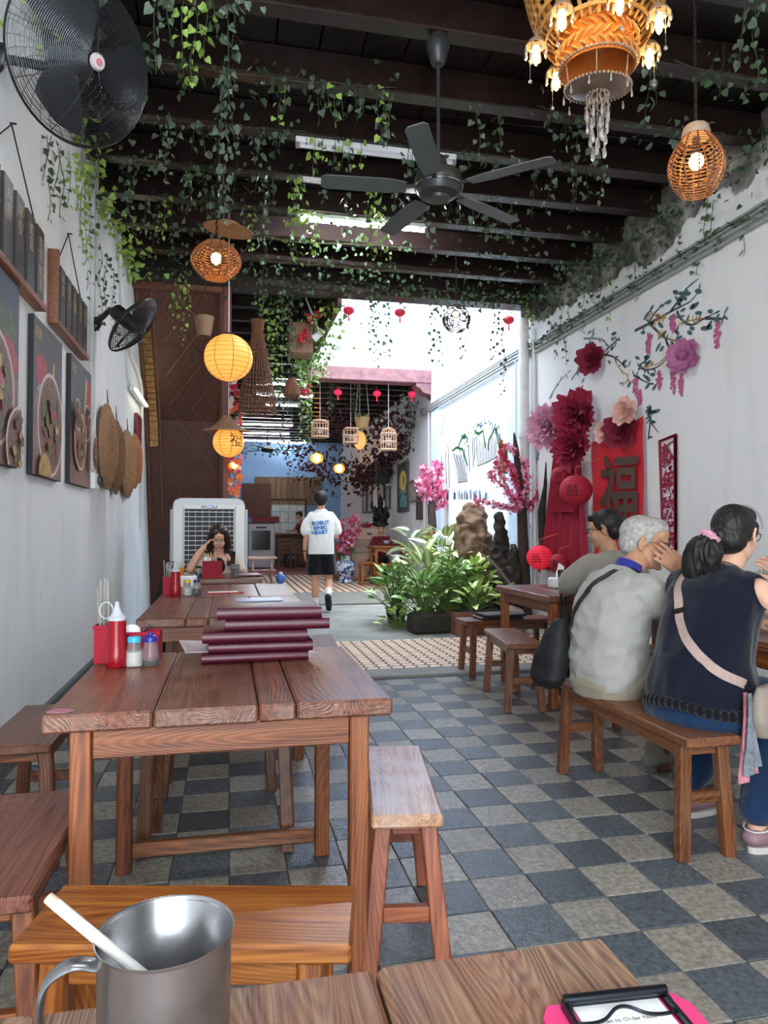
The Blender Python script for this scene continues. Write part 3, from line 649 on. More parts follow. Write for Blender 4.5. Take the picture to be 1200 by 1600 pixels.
def hand(mb, wrist, d, nrm, side, s=1., curl=(.25, .35, .3), spread=.12, thumb_out=.7):
    """palm, four unequal fingers, thumb off the side of the palm. d: pointing, nrm: out of the palm, side: +1 thumb towards d x nrm"""
    wrist = Vector(wrist); d = Vector(d).normalized(); nrm = Vector(nrm); nrm = (nrm-d*nrm.dot(d)).normalized(); sd = d.cross(nrm).normalized()*side
    pl, pw = .088*s, .039*s
    for k in (-1, -.35, .35, 1.):
        b = wrist+d*pl*(.97-.07*abs(k-.3)*.7)+sd*pw*k*.82
        mb.tube([wrist+sd*pw*k*.4, wrist+d*pl*.5+sd*pw*k*.75, b], [.013*s, .0135*s, .0115*s], 10)
    mb.ball(wrist+d*pl*.52, (.02*s,)*3, 10, 8)
    for k, L in zip((1., .35, -.35, -1.), (.070, .079, .073, .057)):
        p = wrist+d*pl*(.95-.06*abs(k-.3))+sd*pw*k*.88; v = (d+sd*spread*k).normalized(); pts = [p-v*.012]; a = 0
        for seg, cu in zip((.45, .31, .24), curl):
            a += cu; vv = (v*math.cos(a)+nrm*math.sin(a)).normalized(); p = p+vv*L*s*seg; pts.append(p)
        mb.tube([pts[0], pts[1], pts[2], pts[3], pts[3]+(pts[3]-pts[2]).normalized()*.005*s], [.0098*s, .0092*s, .0084*s, .007*s, .003*s], 10)
    p = wrist+d*pl*.2+sd*pw*.75; v = (d*.62+sd*thumb_out+nrm*.3).normalized(); v2 = (d*.85+sd*thumb_out*.35+nrm*.35).normalized()
    mb.tube([p-v*.02, p+v*.03*s, p+v*.03*s+v2*.027*s, p+v*.03*s+v2*.048*s, p+v*.03*s+v2*.053*s], [.014*s, .0125*s, .010*s, .008*s, .003*s], 10)
def head_T(c, yaw=0., pitch=0., roll=0.): return Matrix.Translation(Vector(c)) @ Matrix.Rotation(yaw, 4, 'Z') @ Matrix.Rotation(pitch, 4, 'X') @ Matrix.Rotation(roll, 4, 'Y')
def head(mb, T, s=1., male=True):
    def b(c, r): mb.ball((0, 0, 0), tuple(k*s for k in r), 16, 12, T @ Matrix.Translation(Vector(c)*s))
    b((0, -.018, .032), (.074, .093, .086)); b((0, .026, -.035), (.060, .064, .078)); b((0, .045, -.078), (.036, .036, .030))
    b((0, .072, -.096), (.019, .017, .014)); b((.034, .06, -.03), (.027, .026, .027)); b((-.034, .06, -.03), (.027, .026, .027))
    b((.028, .080, .027), (.026, .012, .009)); b((-.028, .080, .027), (.026, .012, .009)); b((0, .06, .05), (.052, .034, .04))
    for k, (y, z, r) in enumerate(((.088, .012, .008), (.097, -.004, .009), (.106, -.020, .0125))): b((0, y, z), (r, r*.95, r*1.1))
    b((.011, .096, -.024), (.008, .009, .007)); b((-.011, .096, -.024), (.008, .009, .007))
    b((0, .088, -.052), (.022, .010, .006)); b((0, .087, -.062), (.019, .010, .007))
    for sx in (-1, 1):
        for k in range(9):
            a = -1.9+k*.46; b((sx*(.079+.006*math.sin(k*.35)), -.012-.014*math.cos(a+.2), .0+.028*math.sin(a)), (.006, .0075, .0085))
        b((sx*.075, -.008, 0), (.006, .013, .022))
def face_bits(root, T, s, iris, brow, lips=None):
    w_ = mat('eye_white', 'cfc9c2', rough=.3)
    for sx in (-1, 1):
        e = part('eye', MB().ball((0, 0, 0), (.0125*s, .009*s, .0062*s), 12, 8, T @ Matrix.Translation(Vector((sx*.030, .0795, .008))*s)), w_, root, True)
        part('iris', MB().ball((0, 0, 0), (.0052*s, .004*s, .0052*s), 10, 6, T @ Matrix.Translation(Vector((sx*.030, .0862, .0075))*s)), iris, e, True)
        part('eyebrow', MB().tube([T @ (Vector(p)*s) for p in ((sx*.013, .094, .024), (sx*.03, .0935, .030), (sx*.047, .082, .025))], [.002*s, .003*s, .0012*s], 6), brow, root, True)
    if lips: part('lips', MB().ball((0, 0, 0), (.020*s, .006*s, .0042*s), 12, 6, T @ Matrix.Translation(Vector((0, .0965, -.053))*s)).ball((0, 0, 0), (.017*s, .006*s, .005*s), 12, 6, T @ Matrix.Translation(Vector((0, .0955, -.061))*s)), lips, root, True)
def hair_mesh(pieces, voxel, m, amp=.004, scl=(60, 60, 14), name='hair', smooth=2):
    mb = MB()
    for f in pieces: f(mb)
    return remesh(mb, voxel, m, smooth, (amp, scl, Vector((3.1, 0, 0))), name)
def tball(T, c, r, s=1.): return lambda mb: mb.ball((0, 0, 0), tuple(k*s for k in r), 18, 12, T @ Matrix.Translation(Vector(c)*s))
def bvh_of(me): return BVHTree.FromPolygons([v.co[:] for v in me.vertices], [p.vertices[:] for p in me.polygons])
def ribbon_on(bvh, pts, w, off=.004, th=.003, sub=8, mb=None):
    P = catmull(pts, sub); Q = []; N = []
    for p in P:
        loc, nn, i, d = bvh.find_nearest(p); Q.append(loc+nn*off); N.append(nn)
    for _ in range(2):
        Q = [Q[0]]+[(Q[i-1]+Q[i]*2+Q[i+1])/4 for i in range(1, len(Q)-1)]+[Q[-1]]
        N = [N[0]]+[(N[i-1]+N[i]*2+N[i+1]).normalized() for i in range(1, len(N)-1)]+[N[-1]]
    V = []; F = []
    for i, (p, nn) in enumerate(zip(Q, N)):
        t = (Q[min(i+1, len(Q)-1)]-Q[max(i-1, 0)]).normalized(); s = t.cross(nn).normalized()
        V += [p-s*w/2, p+s*w/2, p+s*w/2+nn*th, p-s*w/2+nn*th]
    for i in range(len(Q)-1):
        for k in range(4): F.append((i*4+k, i*4+(k+1) % 4, i*4+4+(k+1) % 4, i*4+4+k))
    F += [(3, 2, 1, 0), tuple(len(V)-4+k for k in range(4))]
    mb = mb or MB(); mb.add(V, F); return mb
def project(me, T, bvh, d, off=.002):
    d = Vector(d)
    for v in me.vertices:
        p = T @ v.co; loc, nn, i, dist = bvh.ray_cast(p, d)
        v.co = (loc-d*off) if loc is not None else p
    me.update(); return me
SK1 = mat('skin_tan', 'b98a6c', rough=.55, sub=.12, var=.08, vscale=20, spec=.3); SK2 = mat('skin_elder', 'b4866a', rough=.55, sub=.1, var=.14, vscale=25, bump=.1, bscale=60, spec=.3)
SK3 = mat('skin_fair', 'cda188', rough=.5, sub=.12, var=.06, vscale=20, spec=.3); SK4 = mat('skin_walker', 'c99678', rough=.55, sub=.1, var=.06, spec=.3)
HB = mat('black_hair', '14100f', rough=.58, var=.3, vscale=40); HG = mat('grey_hair', '9b9792', rough=.6, var=.3, vscale=60); HW = mat('brown_hair', '2b1a15', rough=.36, var=.35, vscale=30)
IR = mat('dark_iris', '1a1210', rough=.15)
def cloth(name, col, var=.1, vs=10, bump=.15): return mat(name, col, rough=.85, var=var, vscale=vs, bump=bump, bscale=120, spec=.2, sheen=.2)
# --- elderly man on the long bench
E = thing('person', 'grey-haired man in a pale polo shirt resting his cheek on his hand', 'person', (1.70, 2.98, 0), -PI/2+.16)
eT = head_T((0, .215, 1.125), -.72, -.20)
def elder_torso(mb, g=0.):
    loft(mb, [((0, -.005, .485), .165+g, .125+g, .1), ((0, -.01, .56), .172+g, .135+g, .0), ((0, -.0, .68), .170+g, .135+g, -.1), ((0, .01, .79), .178+g, .128+g, -.2), ((0, .035, .88), .180+g, .115+g, -.35), ((0, .07, .945), .155+g, .085+g, -.5), ((0, .105, .985), .075+g, .06+g, -.6)])
b = MB(); elder_torso(b, -.012); head(b, eT, 1.03); limb(b, [(0, .10, .96), (0, .165, 1.05)], [.058, .055])
limb(b, [(.165, .06, .91), (.19, .23, .83), (.185, .36, .80)], [.052, .046, .04]); limb(b, [(.185, .365, .80), (.175, .345, .9), (.15, .285, 1.0)], [.041, .038, .027])
hand(b, (.149, .282, 1.004), (-.22, -.68, .66), (-1, .1, -.1), -1, 1.0, (.12, .2, .2), .10)
limb(b, [(-.165, .06, .91), (-.23, .18, .78), (-.2, .36, .79)], [.052, .046, .038]); limb(b, [(-.2, .36, .785), (-.08, .46, .785)], [.036, .027]); hand(b, (-.08, .46, .785), (.8, .4, 0), (0, 0, -1), -1, 1., (.1, .2, .2))
for sx in (-1, 1):
    limb(b, [(sx*.09, .02, .53), (sx*.13, .24, .53), (sx*.15, .42, .50)], [.085, .075, .06]); limb(b, [(sx*.15, .42, .50), (sx*.15, .42, .3), (sx*.15, .40, .1)], [.055, .052, .034])
    limb(b, [(sx*.15, .38, .06), (sx*.16, .52, .045)], [.036, .03], ell=.8)
part('body', remesh(b, .0055, SK2, 3), None, E); face_bits(E, eT, 1.03, IR, HG)
sh = MB(); elder_torso(sh, .012); limb(sh, [(.15, .065, .915), (.185, .19, .85), (.192, .29, .82)], [.08, .08, .076]); limb(sh, [(-.15, .06, .925), (-.225, .16, .80), (-.23, .24, .775)], [.066, .07, .07])
shm = remesh(sh, .0075, cloth('pale_polo', '989690', .08), 4, (.012, (8, 8, 13), Vector((1.3, 4, 2))), 'shirt', [((.192, .305, .81), (.08, .9, -.35)), ((0, 0, .485), (0, 0, -1))])
part('shirt', shm, None, E); shb = bvh_of(shm)
NV = cloth('navy_trim', '1c1d4a')
part('cuff', MB().tube([(.1905, .275, .824), (.194, .318, .808)], [.0765, .0745], 20, caps=False), NV, E, True)
cm = MB(); ring = []
for k in range(20):
    a = 2*PI*k/20; ring.append((Vector((.073*math.cos(a), .10+.066*math.sin(a), .975+.03*(-math.sin(a))*.9)), Vector((.062*math.cos(a), .122+.055*math.sin(a), 1.035-.028*math.sin(a)))))
V = [];
for lo, hi in ring: V += [lo, hi]
cm.add(V, [(2*i, 2*((i+1) % 20), 2*((i+1) % 20)+1, 2*i+1) for i in range(20)]); cm.add([v*1.0+Vector((0, 0, -.004)) for v in V], [(2*i+1, 2*((i+1) % 20)+1, 2*((i+1) % 20), 2*i) for i in range(20)])
cmm = cm.mesh('collar', cloth('navy_collar', '262a78'), True); part('collar', cmm, None, E)
so = MB(); loft(so, [((0, .0, .44), .16, .14, 0), ((0, -.01, .5), .178, .148, 0), ((0, 0, .58), .165, .13, 0)])
for sx in (-1, 1): limb(so, [(sx*.09, .02, .53), (sx*.125, .22, .53), (sx*.15, .41, .505)], [.095, .09, .085])
part('shorts', remesh(so, .009, cloth('beige_shorts', '8b8270', .1), 3, (.006, (9, 9, 9), Vector((5, 1, 0)))), None, E)
for sx in (-1, 1):
    s_ = MB(); limb(s_, [(sx*.15, .36, .05), (sx*.155, .44, .055), (sx*.16, .54, .04)], [.043, .044, .034], ell=.85); limb(s_, [(sx*.15, .385, .06), (sx*.15, .39, .12)], [.042, .042])
    part('shoe', remesh(s_, .008, mat('grey_shoe', '6f6b64', rough=.7), 2, None, 'shoe', [((0, 0, .004), (0, 0, -1))]), None, E)
hp_ = [tball(eT, (0, -.030, .040), (.0775, .094, .084), 1.03), tball(eT, (0, -.062, -.008), (.066, .056, .06), 1.03), tball(eT, (0, .02, .078), (.06, .066, .046), 1.03)]+[tball(eT, (sx*.071, -.004, .028), (.010, .03, .03), 1.03) for sx in (-1, 1)]
part('hair', hair_mesh(hp_, .005, HG, .003, (90, 90, 90)), None, E)
gl = MB(); s = 1.03
for sx in (-1, 1):
    gl.loop([eT @ (Vector((sx*.032+.023*math.cos(a), .103-.006*abs(math.cos(a)), .006+.017*math.sin(a)))*s) for a in [2*PI*k/18 for k in range(18)]], .0014, 5)
    gl.tube([eT @ (Vector(p)*s) for p in ((sx*.055, .098, .012), (sx*.078, .05, .012), (sx*.082, -.01, .014))], .0014, 5)
gl.tube([eT @ (Vector(p)*s) for p in ((-.009, .104, .01), (.009, .104, .01))], .0013, 5)
part('glasses', gl, mat('thin_gold_frame', '5a4a3a', rough=.3, metal=.8), E, True)
# black shoulder bag of the elderly man
BAG = thing('shoulder_bag', 'black shoulder bag on the back of the man in the pale polo', 'bag', (1.70, 2.98, 0), -PI/2+.16)
M_bag = mat('black_bag_cloth', '0f1013', rough=.7, bump=.35, bscale=18)
bb = MB(); loft(bb, [((-.17, -.215, .455), .06, .04, 0), ((-.175, -.215, .50), .10, .065, 0), ((-.165, -.20, .60), .10, .06, 0), ((-.15, -.185, .70), .065, .042, 0), ((-.14, -.17, .77), .03, .022, 0)])
part('body', remesh(bb, .009, M_bag, 3, (.006, (8, 8, 10), Vector((0, 2, 9)))), None, BAG)
part('strap', ribbon_on(shb, [(.07, .12, 1.02), (.055, .06, .99), (.0, -.03, .93), (-.05, -.09, .86), (-.11, -.13, .76), (-.15, -.17, .69)], .034), M_bag, BAG)
part('webbing', MB().tube([(-.26, -.22, .5), (-.28, -.23, .42), (-.27, -.22, .4505)], .006, 6), M_bag, BAG)
# --- woman in navy on the near end of the bench
L = thing('person', 'dark-haired woman in a sleeveless navy blouse seen from behind', 'person', (1.825, 2.50, 0), -PI/2+.36)
lT = head_T((.02, .22, 1.165), .12, -.10)
def lady_torso(mb, g=0., hem=0.):
    loft(mb, [((0, .0, .50+hem), .19+g, .15+g, .0), ((0, .005, .60), .185+g, .15+g, -.05), ((0, .02, .70), .168+g, .135+g, -.1), ((0, .05, .82), .172+g, .122+g, -.2), ((.005, .09, .92), .178+g, .108+g, -.35), ((.01, .125, .985), .158+g, .075+g, -.45), ((.015, .155, 1.02), .07+g, .055+g, -.5)])
b = MB(); lady_torso(b, -.012); head(b, lT, .98); limb(b, [(.015, .15, .99), (.025, .195, 1.08)], [.052, .047])
limb(b, [(.165, .12, .955), (.235, .2, .86), (.255, .33, .785)], [.052, .05, .042]); limb(b, [(.255, .335, .785), (.20, .40, .88), (.12, .41, .985)], [.041, .04, .026]); hand(b, (.118, .41, .99), (-.55, -.1, .6), (-.3, -1, .1), -1, .92, (.4, .6, .5), .05)
limb(b, [(-.155, .12, .955), (-.23, .22, .84), (-.2, .37, .79)], [.05, .046, .04]); limb(b, [(-.2, .37, .785), (-.06, .46, .79)], [.038, .026]); hand(b, (-.06, .46, .79), (.8, .3, .0), (0, 0, -1), -1, .92, (.3, .4, .4))
kn = [(-.12, .36, .48), (.10, .30, .47)]; ft = [(-.14, .10, .075), (.20, .03, .075)]
for sx, k_, f_ in zip((-1, 1), kn, ft):
    limb(b, [(sx*.095, .02, .52), (sx*.11, .2, .51), k_], [.09, .08, .062]); limb(b, [k_, ((k_[0]+f_[0])/2, (k_[1]+f_[1])/2+.02, .27), f_], [.056, .052, .033])
    limb(b, [(f_[0], f_[1]-.02, .055), (f_[0]+.02, f_[1]+.08, .05), (f_[0]+.03, f_[1]+.15, .04)], [.036, .036, .028], ell=.75)
part('body', remesh(b, .0055, SK3, 3), None, L); face_bits(L, lT, .98, IR, HB)
bl = MB(); lady_torso(bl, .012, .03); loft(bl, [((0, -.0, .525), .212, .178, 0), ((0, -.0, .58), .204, .17, 0), ((0, .01, .68), .185, .152, -.1)])
for sx in (-1, 1): limb(bl, [(sx*.12, .10, .96), (sx*.175, .115, .945)], [.07, .062])
blm = remesh(bl, .0075, cloth('navy_blouse', '0a0d1e', .15), 4, (.011, (9, 9, 3.2), Vector((2.3, 1, 0))), 'blouse', [((.19, .12, .945), (1, .05, .25)), ((-.19, .12, .945), (-1, .05, .25))])
for v in blm.vertices:   # uneven lace hem
    if v.co.z < .55: v.co.z += .018*math.sin(38*math.atan2(v.co.y, v.co.x))*((.55-v.co.z)/.05)
part('blouse', blm, None, L); bvl = bvh_of(blm)
lace = MB()
for k in range(46):
    a = 2*PI*k/46; x, y = .219*math.cos(a), .185*math.sin(a); lace.ball((x, y, .518+.012*math.sin(3*a)), (.018, .018, .024), 8, 6)
part('lace_hem', lace, cloth('navy_lace', '06070f', .2), L, True)
je = MB(); loft(je, [((0, -.0, .43), .2, .165, 0), ((0, -.0, .47), .218, .182, 0), ((0, 0, .56), .19, .15, 0)])
for sx, k_, f_ in zip((-1, 1), kn, ft):
    limb(je, [(sx*.1, .02, .52), (sx*.115, .2, .51), k_], [.108, .1, .08]); limb(je, [k_, ((k_[0]+f_[0])/2, (k_[1]+f_[1])/2+.02, .27), (f_[0], f_[1]+.01, .15)], [.076, .074, .066])
part('jeans', remesh(je, .0085, cloth('blue_denim', '132b49', .2, 14), 3, (.005, (10, 10, 10), Vector((7, 3, 0))), 'jeans', [((0, 0, .105), (0, 0, -1))]), None, L)
M_sole = mat('white_sole', 'bdb7b0', rough=.6); M_pinkshoe = mat('dusty_pink_sandal', '8d6d74', rough=.6)
for f_ in ft:
    s_ = MB(); limb(s_, [(f_[0], f_[1]-.025, .055), (f_[0]+.012, f_[1]+.06, .052), (f_[0]+.03, f_[1]+.165, .042)], [.042, .043, .034], ell=.8)
    sp_ = part('shoe', remesh(s_, .007, M_pinkshoe, 2, None, 'shoe', [((0, 0, .02), (0, 0, -1)), ((0, 0, .085), (0, 0, 1))]), None, L)
    so = MB(); so.prism([(.046*math.cos(a)*(1.05 if math.sin(a) > 0 else .92), .115*math.sin(a)) for a in [2*PI*k/24 for k in range(24)]], .024, TR((f_[0]+.014, f_[1]+.065, 0), (0, 0, -.14)))
    part('sole', so, M_sole, sp_); part('ankle_strap', MB().loop([(f_[0]+.044*math.cos(a), f_[1]+.0+.046*math.sin(a), .088+.008*math.sin(a)) for a in [2*PI*k/20 for k in range(20)]], .004, 6), M_sole, sp_, True)
s = .98
hp_ = [tball(lT, (0, -.030, .040), (.083, .100, .090), s), tball(lT, (0, -.060, -.012), (.070, .066, .07), s), tball(lT, (0, .022, .083), (.064, .066, .044), s), tball(lT, (-.066, .02, .0), (.016, .04, .055), s), tball(lT, (.064, -.0, .03), (.018, .045, .04), s), tball(lT, (-.02, -.11, -.01), (.04, .04, .04), s)]
part('hair', hair_mesh(hp_, .005, HB, .0035, (70, 70, 25)), None, L)
pt = MB(); P0 = lT @ Vector((-.03, -.135, -.02)); limb(pt, [P0, P0+Vector((-.035, -.04, -.05)), P0+Vector((-.06, -.035, -.13)), P0+Vector((-.07, -.005, -.215))], [.03, .052, .05, .02]); limb(pt, [P0, P0+Vector((.01, -.035, -.06)), P0+Vector((-.015, -.02, -.17))], [.03, .045, .022])
part('ponytail', remesh(pt, .005, HB, 2, (.007, (55, 55, 7), Vector((0, 0, 1)))), None, L)
sc_ = MB(); cxs = P0+Vector((-.006, -.012, -.012)); ax = Vector((-.3, -.75, -.55)).normalized(); ra, rb = frame_to(ax); pr = []
for k in range(40):
    a = 2*PI*k/40; r = .037+.007*math.sin(9*a); pr.append(cxs+ra*r*math.cos(a)+rb*r*math.sin(a)+ax*.008*math.cos(11*a))
sc_.loop(pr, .015, 8); part('scrunchie', sc_, mat('pink_satin', 'c88fa2', rough=.35, var=.2, vscale=60), L, True)
hbp = [lT @ (Vector((.086*math.cos(a), .045, .035+.098*math.sin(a)))*s) for a in [PI*k/16 for k in range(17)]]
part('headband', MB().tube(hbp, .005, 6), mat('pale_headband', '8f8288', rough=.4), L, True)
gl = MB()
for sx in (-1, 1):
    gl.loop([lT @ (Vector((sx*.032+.025*math.cos(a), .104-.006*abs(math.cos(a)), .006+.020*math.sin(a)))*s) for a in [2*PI*k/18 for k in range(18)]], .0018, 5)
    gl.tube([lT @ (Vector(p)*s) for p in ((sx*.057, .099, .012), (sx*.08, .05, .012), (sx*.083, -.01, .012))], .0018, 5)
part('glasses', gl, M_black, L, True); part('necklace', MB().loop([(.016+.056*math.cos(a), .165+.05*math.sin(a), 1.032-.03*math.sin(a)) for a in [2*PI*k/28 for k in range(28)]], .0022, 5), mat('dark_beads', '2a2a30', rough=.3), L, True)
CB = thing('crossbody_bag', 'beige crossbody strap and bag worn over the navy blouse', 'bag', (1.825, 2.50, 0), -PI/2+.36)
M_strap = mat('beige_webbing', 'a68f86', rough=.75, var=.08, vscale=80, bump=.3, bscale=200); M_cb = mat('beige_bag', '8c7f74', rough=.6, bump=.15)
part('strap', ribbon_on(bvl, [(-.085, .17, 1.0), (-.085, .08, .985), (-.075, .0, .93), (-.04, -.07, .84), (.02, -.105, .76), (.09, -.12, .70), (.155, -.10, .655), (.205, -.03, .62)], .036, .003, .003, 8), M_strap, CB)
part('buckle', ribbon_on(bvl, [(-.052, -.05, .872), (-.044, -.062, .855)], .042, .006, .004, 2), M_black, CB)
bb = MB(); loft(bb, [((.255, .05, .44), .035, .10, 0), ((.26, .055, .50), .045, .125, 0), ((.255, .05, .58), .036, .11, 0), ((.25, .04, .62), .02, .08, 0)])
part('pouch', remesh(bb, .008, M_cb, 3, (.004, (9, 9, 9), Vector((1, 1, 1)))), None, CB); part('ring', MB().loop([(.218+.012*math.cos(a), -.045, .612+.012*math.sin(a)) for a in [2*PI*k/14 for k in range(14)]], .0028, 6), M_bclip, CB, True)
SC = thing('scarf', 'pink and grey printed scarf tied to the beige bag', 'scarf', (1.825, 2.50, 0), -PI/2+.36)
for nm, x, w0, w1, zb, mm in (('scarf_tail', .222, .014, .05, .30, mat('pink_print', 'b8747e', rough=.7, var=.35, vscale=45)), ('scarf_tail', .238, .014, .045, .33, mat('grey_print_cloth', '6d737a', rough=.7, var=.35, vscale=40))):
    s_ = MB(); V = []; F = []
    for i in range(9):
        u = i/8; wv = w0+(w1-w0)*u; z = .60-(.60-zb)*u
        for k in range(7): q_ = k/6-.5; V.append((x+.012*math.sin(q_*9+u*3)*u+.02*u, -.075+q_*wv*1.8-.02*u, z+.03*q_*u))
    F += [(i*7+k, i*7+k+1, i*7+8+k, i*7+7+k) for i in range(8) for k in range(6)]
    s_.add(V, F); V2 = [(a+.003, b_, c) for a, b_, c in V]; s_.add(V2, [f[::-1] for f in F]); part(nm, s_, mm, SC, True)
# --- man in the cream shirt, back view behind the elderly man
B = thing('person', 'man in a cream T-shirt at the right-hand table, seen from behind', 'person', (2.36, 4.02, 0), .06)
bT = head_T((-.03, .10, 1.185), .75, -.15)
def man_torso(mb, g=0., sh_=.19, y=0., z=0.):
    loft(mb, [((0, y, .47+z), .165+g, .13+g, 0), ((0, y, .58+z), .165+g, .13+g, -.05), ((0, y+.02, .72+z), .172+g, .13+g, -.12), ((0, y+.04, .85+z), sh_-.005+g, .12+g, -.22), ((0, y+.065, .945+z), sh_+g, .1+g, -.3), ((0, y+.08, 1.0+z), sh_-.05+g, .075+g, -.35), ((0, y+.09, 1.035+z), .07+g, .058+g, -.4)])
b = MB(); man_torso(b, -.012); head(b, bT, 1.0); limb(b, [(0, .085, 1.0), (-.015, .095, 1.1)], [.058, .055])
limb(b, [(-.18, .07, .96), (-.23, .17, .86), (-.215, .27, .79)], [.054, .048, .04]); limb(b, [(-.215, .275, .785), (-.08, .42, .80)], [.04, .028]); hand(b, (-.08, .42, .80), (.7, .5, .15), (0, 0, -1), -1, 1., (.4, .5, .4))
limb(b, [(.18, .07, .96), (.28, .2, .83), (.3, .36, .79)], [.054, .048, .04]); limb(b, [(.3, .37, .785), (.12, .50, .80)], [.04, .028]); hand(b, (.12, .5, .8), (-.8, .4, .15), (0, 0, -1), 1, 1., (.4, .5, .4))
for sx in (-1, 1):
    limb(b, [(sx*.09, .02, .53), (sx*.12, .22, .53), (sx*.14, .42, .50)], [.085, .075, .06]); limb(b, [(sx*.14, .42, .50), (sx*.14, .42, .3), (sx*.14, .40, .1)], [.055, .052, .034]); limb(b, [(sx*.14, .38, .05), (sx*.15, .52, .045)], [.036, .03], ell=.8)
part('body', remesh(b, .007, SK1, 3), None, B); face_bits(B, bT, 1., IR, HB)
ts = MB(); man_torso(ts, .014); limb(ts, [(-.15, .07, .965), (-.215, .14, .89), (-.225, .19, .85)], [.075, .076, .076]); limb(ts, [(.15, .07, .965), (.26, .17, .86), (.3, .23, .825)], [.075, .078, .08])
part('t_shirt', remesh(ts, .009, cloth('cream_tee', '8f8a80', .06), 4, (.007, (7, 7, 8), Vector((4, 1, 2))), 't_shirt', [((0, 0, .49), (0, 0, -1))]), None, B)
so = MB(); loft(so, [((0, .0, .44), .16, .14, 0), ((0, -.01, .5), .175, .145, 0), ((0, 0, .58), .16, .125, 0)])
for sx in (-1, 1): limb(so, [(sx*.09, .02, .53), (sx*.125, .22, .53), (sx*.14, .43, .50), (sx*.14, .42, .3), (sx*.14, .4, .12)], [.095, .09, .08, .07, .06])
part('trousers', remesh(so, .011, cloth('dark_trousers', '23252b'), 3), None, B)
part('hair', hair_mesh([tball(bT, (0, -.028, .045), (.081, .099, .088)), tball(bT, (0, -.066, -.012), (.066, .052, .058)), tball(bT, (0, .03, .084), (.062, .066, .042)), tball(bT, (.07, .0, .03), (.012, .035, .035)), tball(bT, (-.07, .0, .03), (.012, .035, .035))], .006, HB, .003, (60, 60, 40)), None, B)
gl = MB()
for sx in (-1, 1):
    gl.loop([bT @ Vector((sx*.032+.025*math.cos(a), .104-.006*abs(math.cos(a)), .006+.020*math.sin(a))) for a in [2*PI*k/16 for k in range(16)]], .0018, 5)
    gl.tube([bT @ Vector(p) for p in ((sx*.057, .099, .012), (sx*.08, .05, .012), (sx*.083, -.01, .012))], .0018, 5)
part('glasses', gl, M_black, B, True)
# --- walking man
Wk = thing('person', 'man in a white T-shirt and black shorts walking away across the courtyard', 'person', (1.305, 10.3, 0), -.03)
wT = head_T((.0, .03, 1.59), -.12, .05)
b = MB(); head(b, wT, 1.0); limb(b, [(0, .0, 1.42), (0, .015, 1.52)], [.057, .054])
loft(b, [((0, 0, .84), .155, .11, 0), ((0, -.005, .95), .15, .11, 0), ((0, 0, 1.08), .135, .1, 0), ((0, 0, 1.25), .165, .11, 0), ((0, 0, 1.37), .165, .095, 0), ((0, 0, 1.43), .07, .06, 0)])
limb(b, [(-.165, 0, 1.375), (-.205, -.02, 1.13), (-.215, -.01, 1.08)], [.05, .042, .04]); limb(b, [(-.215, -.01, 1.09), (-.23, .0, .97), (-.232, .02, .86)], [.042, .036, .026]); hand(b, (-.232, .02, .86), (-.03, .08, -1), (1, .1, 0), -1, 1., (.25, .3, .3))
limb(b, [(.165, 0, 1.375), (.21, .0, 1.13), (.215, .0, 1.09)], [.05, .042, .04]); limb(b, [(.215, .0, 1.09), (.19, .13, 1.11), (.16, .24, 1.13)], [.042, .036, .026]); hand(b, (.16, .24, 1.13), (-.5, .7, .2), (0, 0, -1), 1, 1., (.3, .5, .4))
limb(b, [(-.09, 0, .86), (-.085, .03, .66), (-.08, .03, .47)], [.085, .075, .058]); limb(b, [(-.08, .03, .47), (-.082, .01, .33), (-.082, .02, .1)], [.055, .058, .036]); limb(b, [(-.082, .0, .055), (-.085, .12, .04)], [.038, .034], ell=.8)
limb(b, [(.09, 0, .86), (.105, .06, .66), (.115, .06, .48)], [.085, .075, .058]); limb(b, [(.115, .06, .48), (.105, -.05, .38), (.085, -.18, .26)], [.055, .058, .036]); limb(b, [(.08, -.2, .22), (.095, -.12, .08)], [.036, .034], ell=.8)
part('body', remesh(b, .008, SK4, 3), None, Wk)
ts = MB(); loft(ts, [((0, 0, .81), .185, .135, 0), ((0, -.005, .95), .188, .14, 0), ((0, -.0, 1.15), .182, .135, 0), ((0, 0, 1.30), .188, .13, 0), ((0, 0, 1.39), .17, .105, 0), ((0, 0, 1.44), .10, .078, 0), ((0, .005, 1.475), .068, .06, 0)], p=.75)
limb(ts, [(-.135, 0, 1.375), (-.205, -.005, 1.26), (-.225, -.01, 1.165)], [.066, .072, .08]); limb(ts, [(.135, 0, 1.375), (.205, .0, 1.26), (.225, .01, 1.165)], [.066, .072, .08])
tsm = remesh(ts, .011, cloth('white_tee', 'e9e7e4', .03), 4, (.010, (7, 7, 3), Vector((2, 7, 1))), 't_shirt', [((0, 0, .83), (0, 0, -1))])
part('t_shirt', tsm, None, Wk); wb = bvh_of(tsm)
M_bluep = mat('blue_print', '0f74c0', rough=.7)
for k, (tx, sz) in enumerate((('ROBUT', .075), ('SENSC', .066), ('HEART', .075))):
    tm = text_mesh(tx, sz, M_bluep, 0., 'lettering', .0035); T = Matrix.Translation((-.02-.006*k, -.35, 1.275-.068*k)) @ Matrix.Rotation(PI/2, 4, 'X') @ Matrix.Rotation(.08, 4, 'Z') @ Matrix.Shear('XZ', 4, (0, 0))
    part('lettering', project(tm, T, wb, (0, 1, 0), .004), None, Wk, label='blue printed lettering')
so = MB(); loft(so, [((0, 0, .80), .18, .13, 0), ((0, 0, .9), .175, .125, 0)])
limb(so, [(-.085, .0, .85), (-.10, .02, .7), (-.10, .02, .56)], [.105, .105, .108]); limb(so, [(.085, .0, .85), (.105, .03, .7), (.115, .03, .56)], [.105, .105, .108])
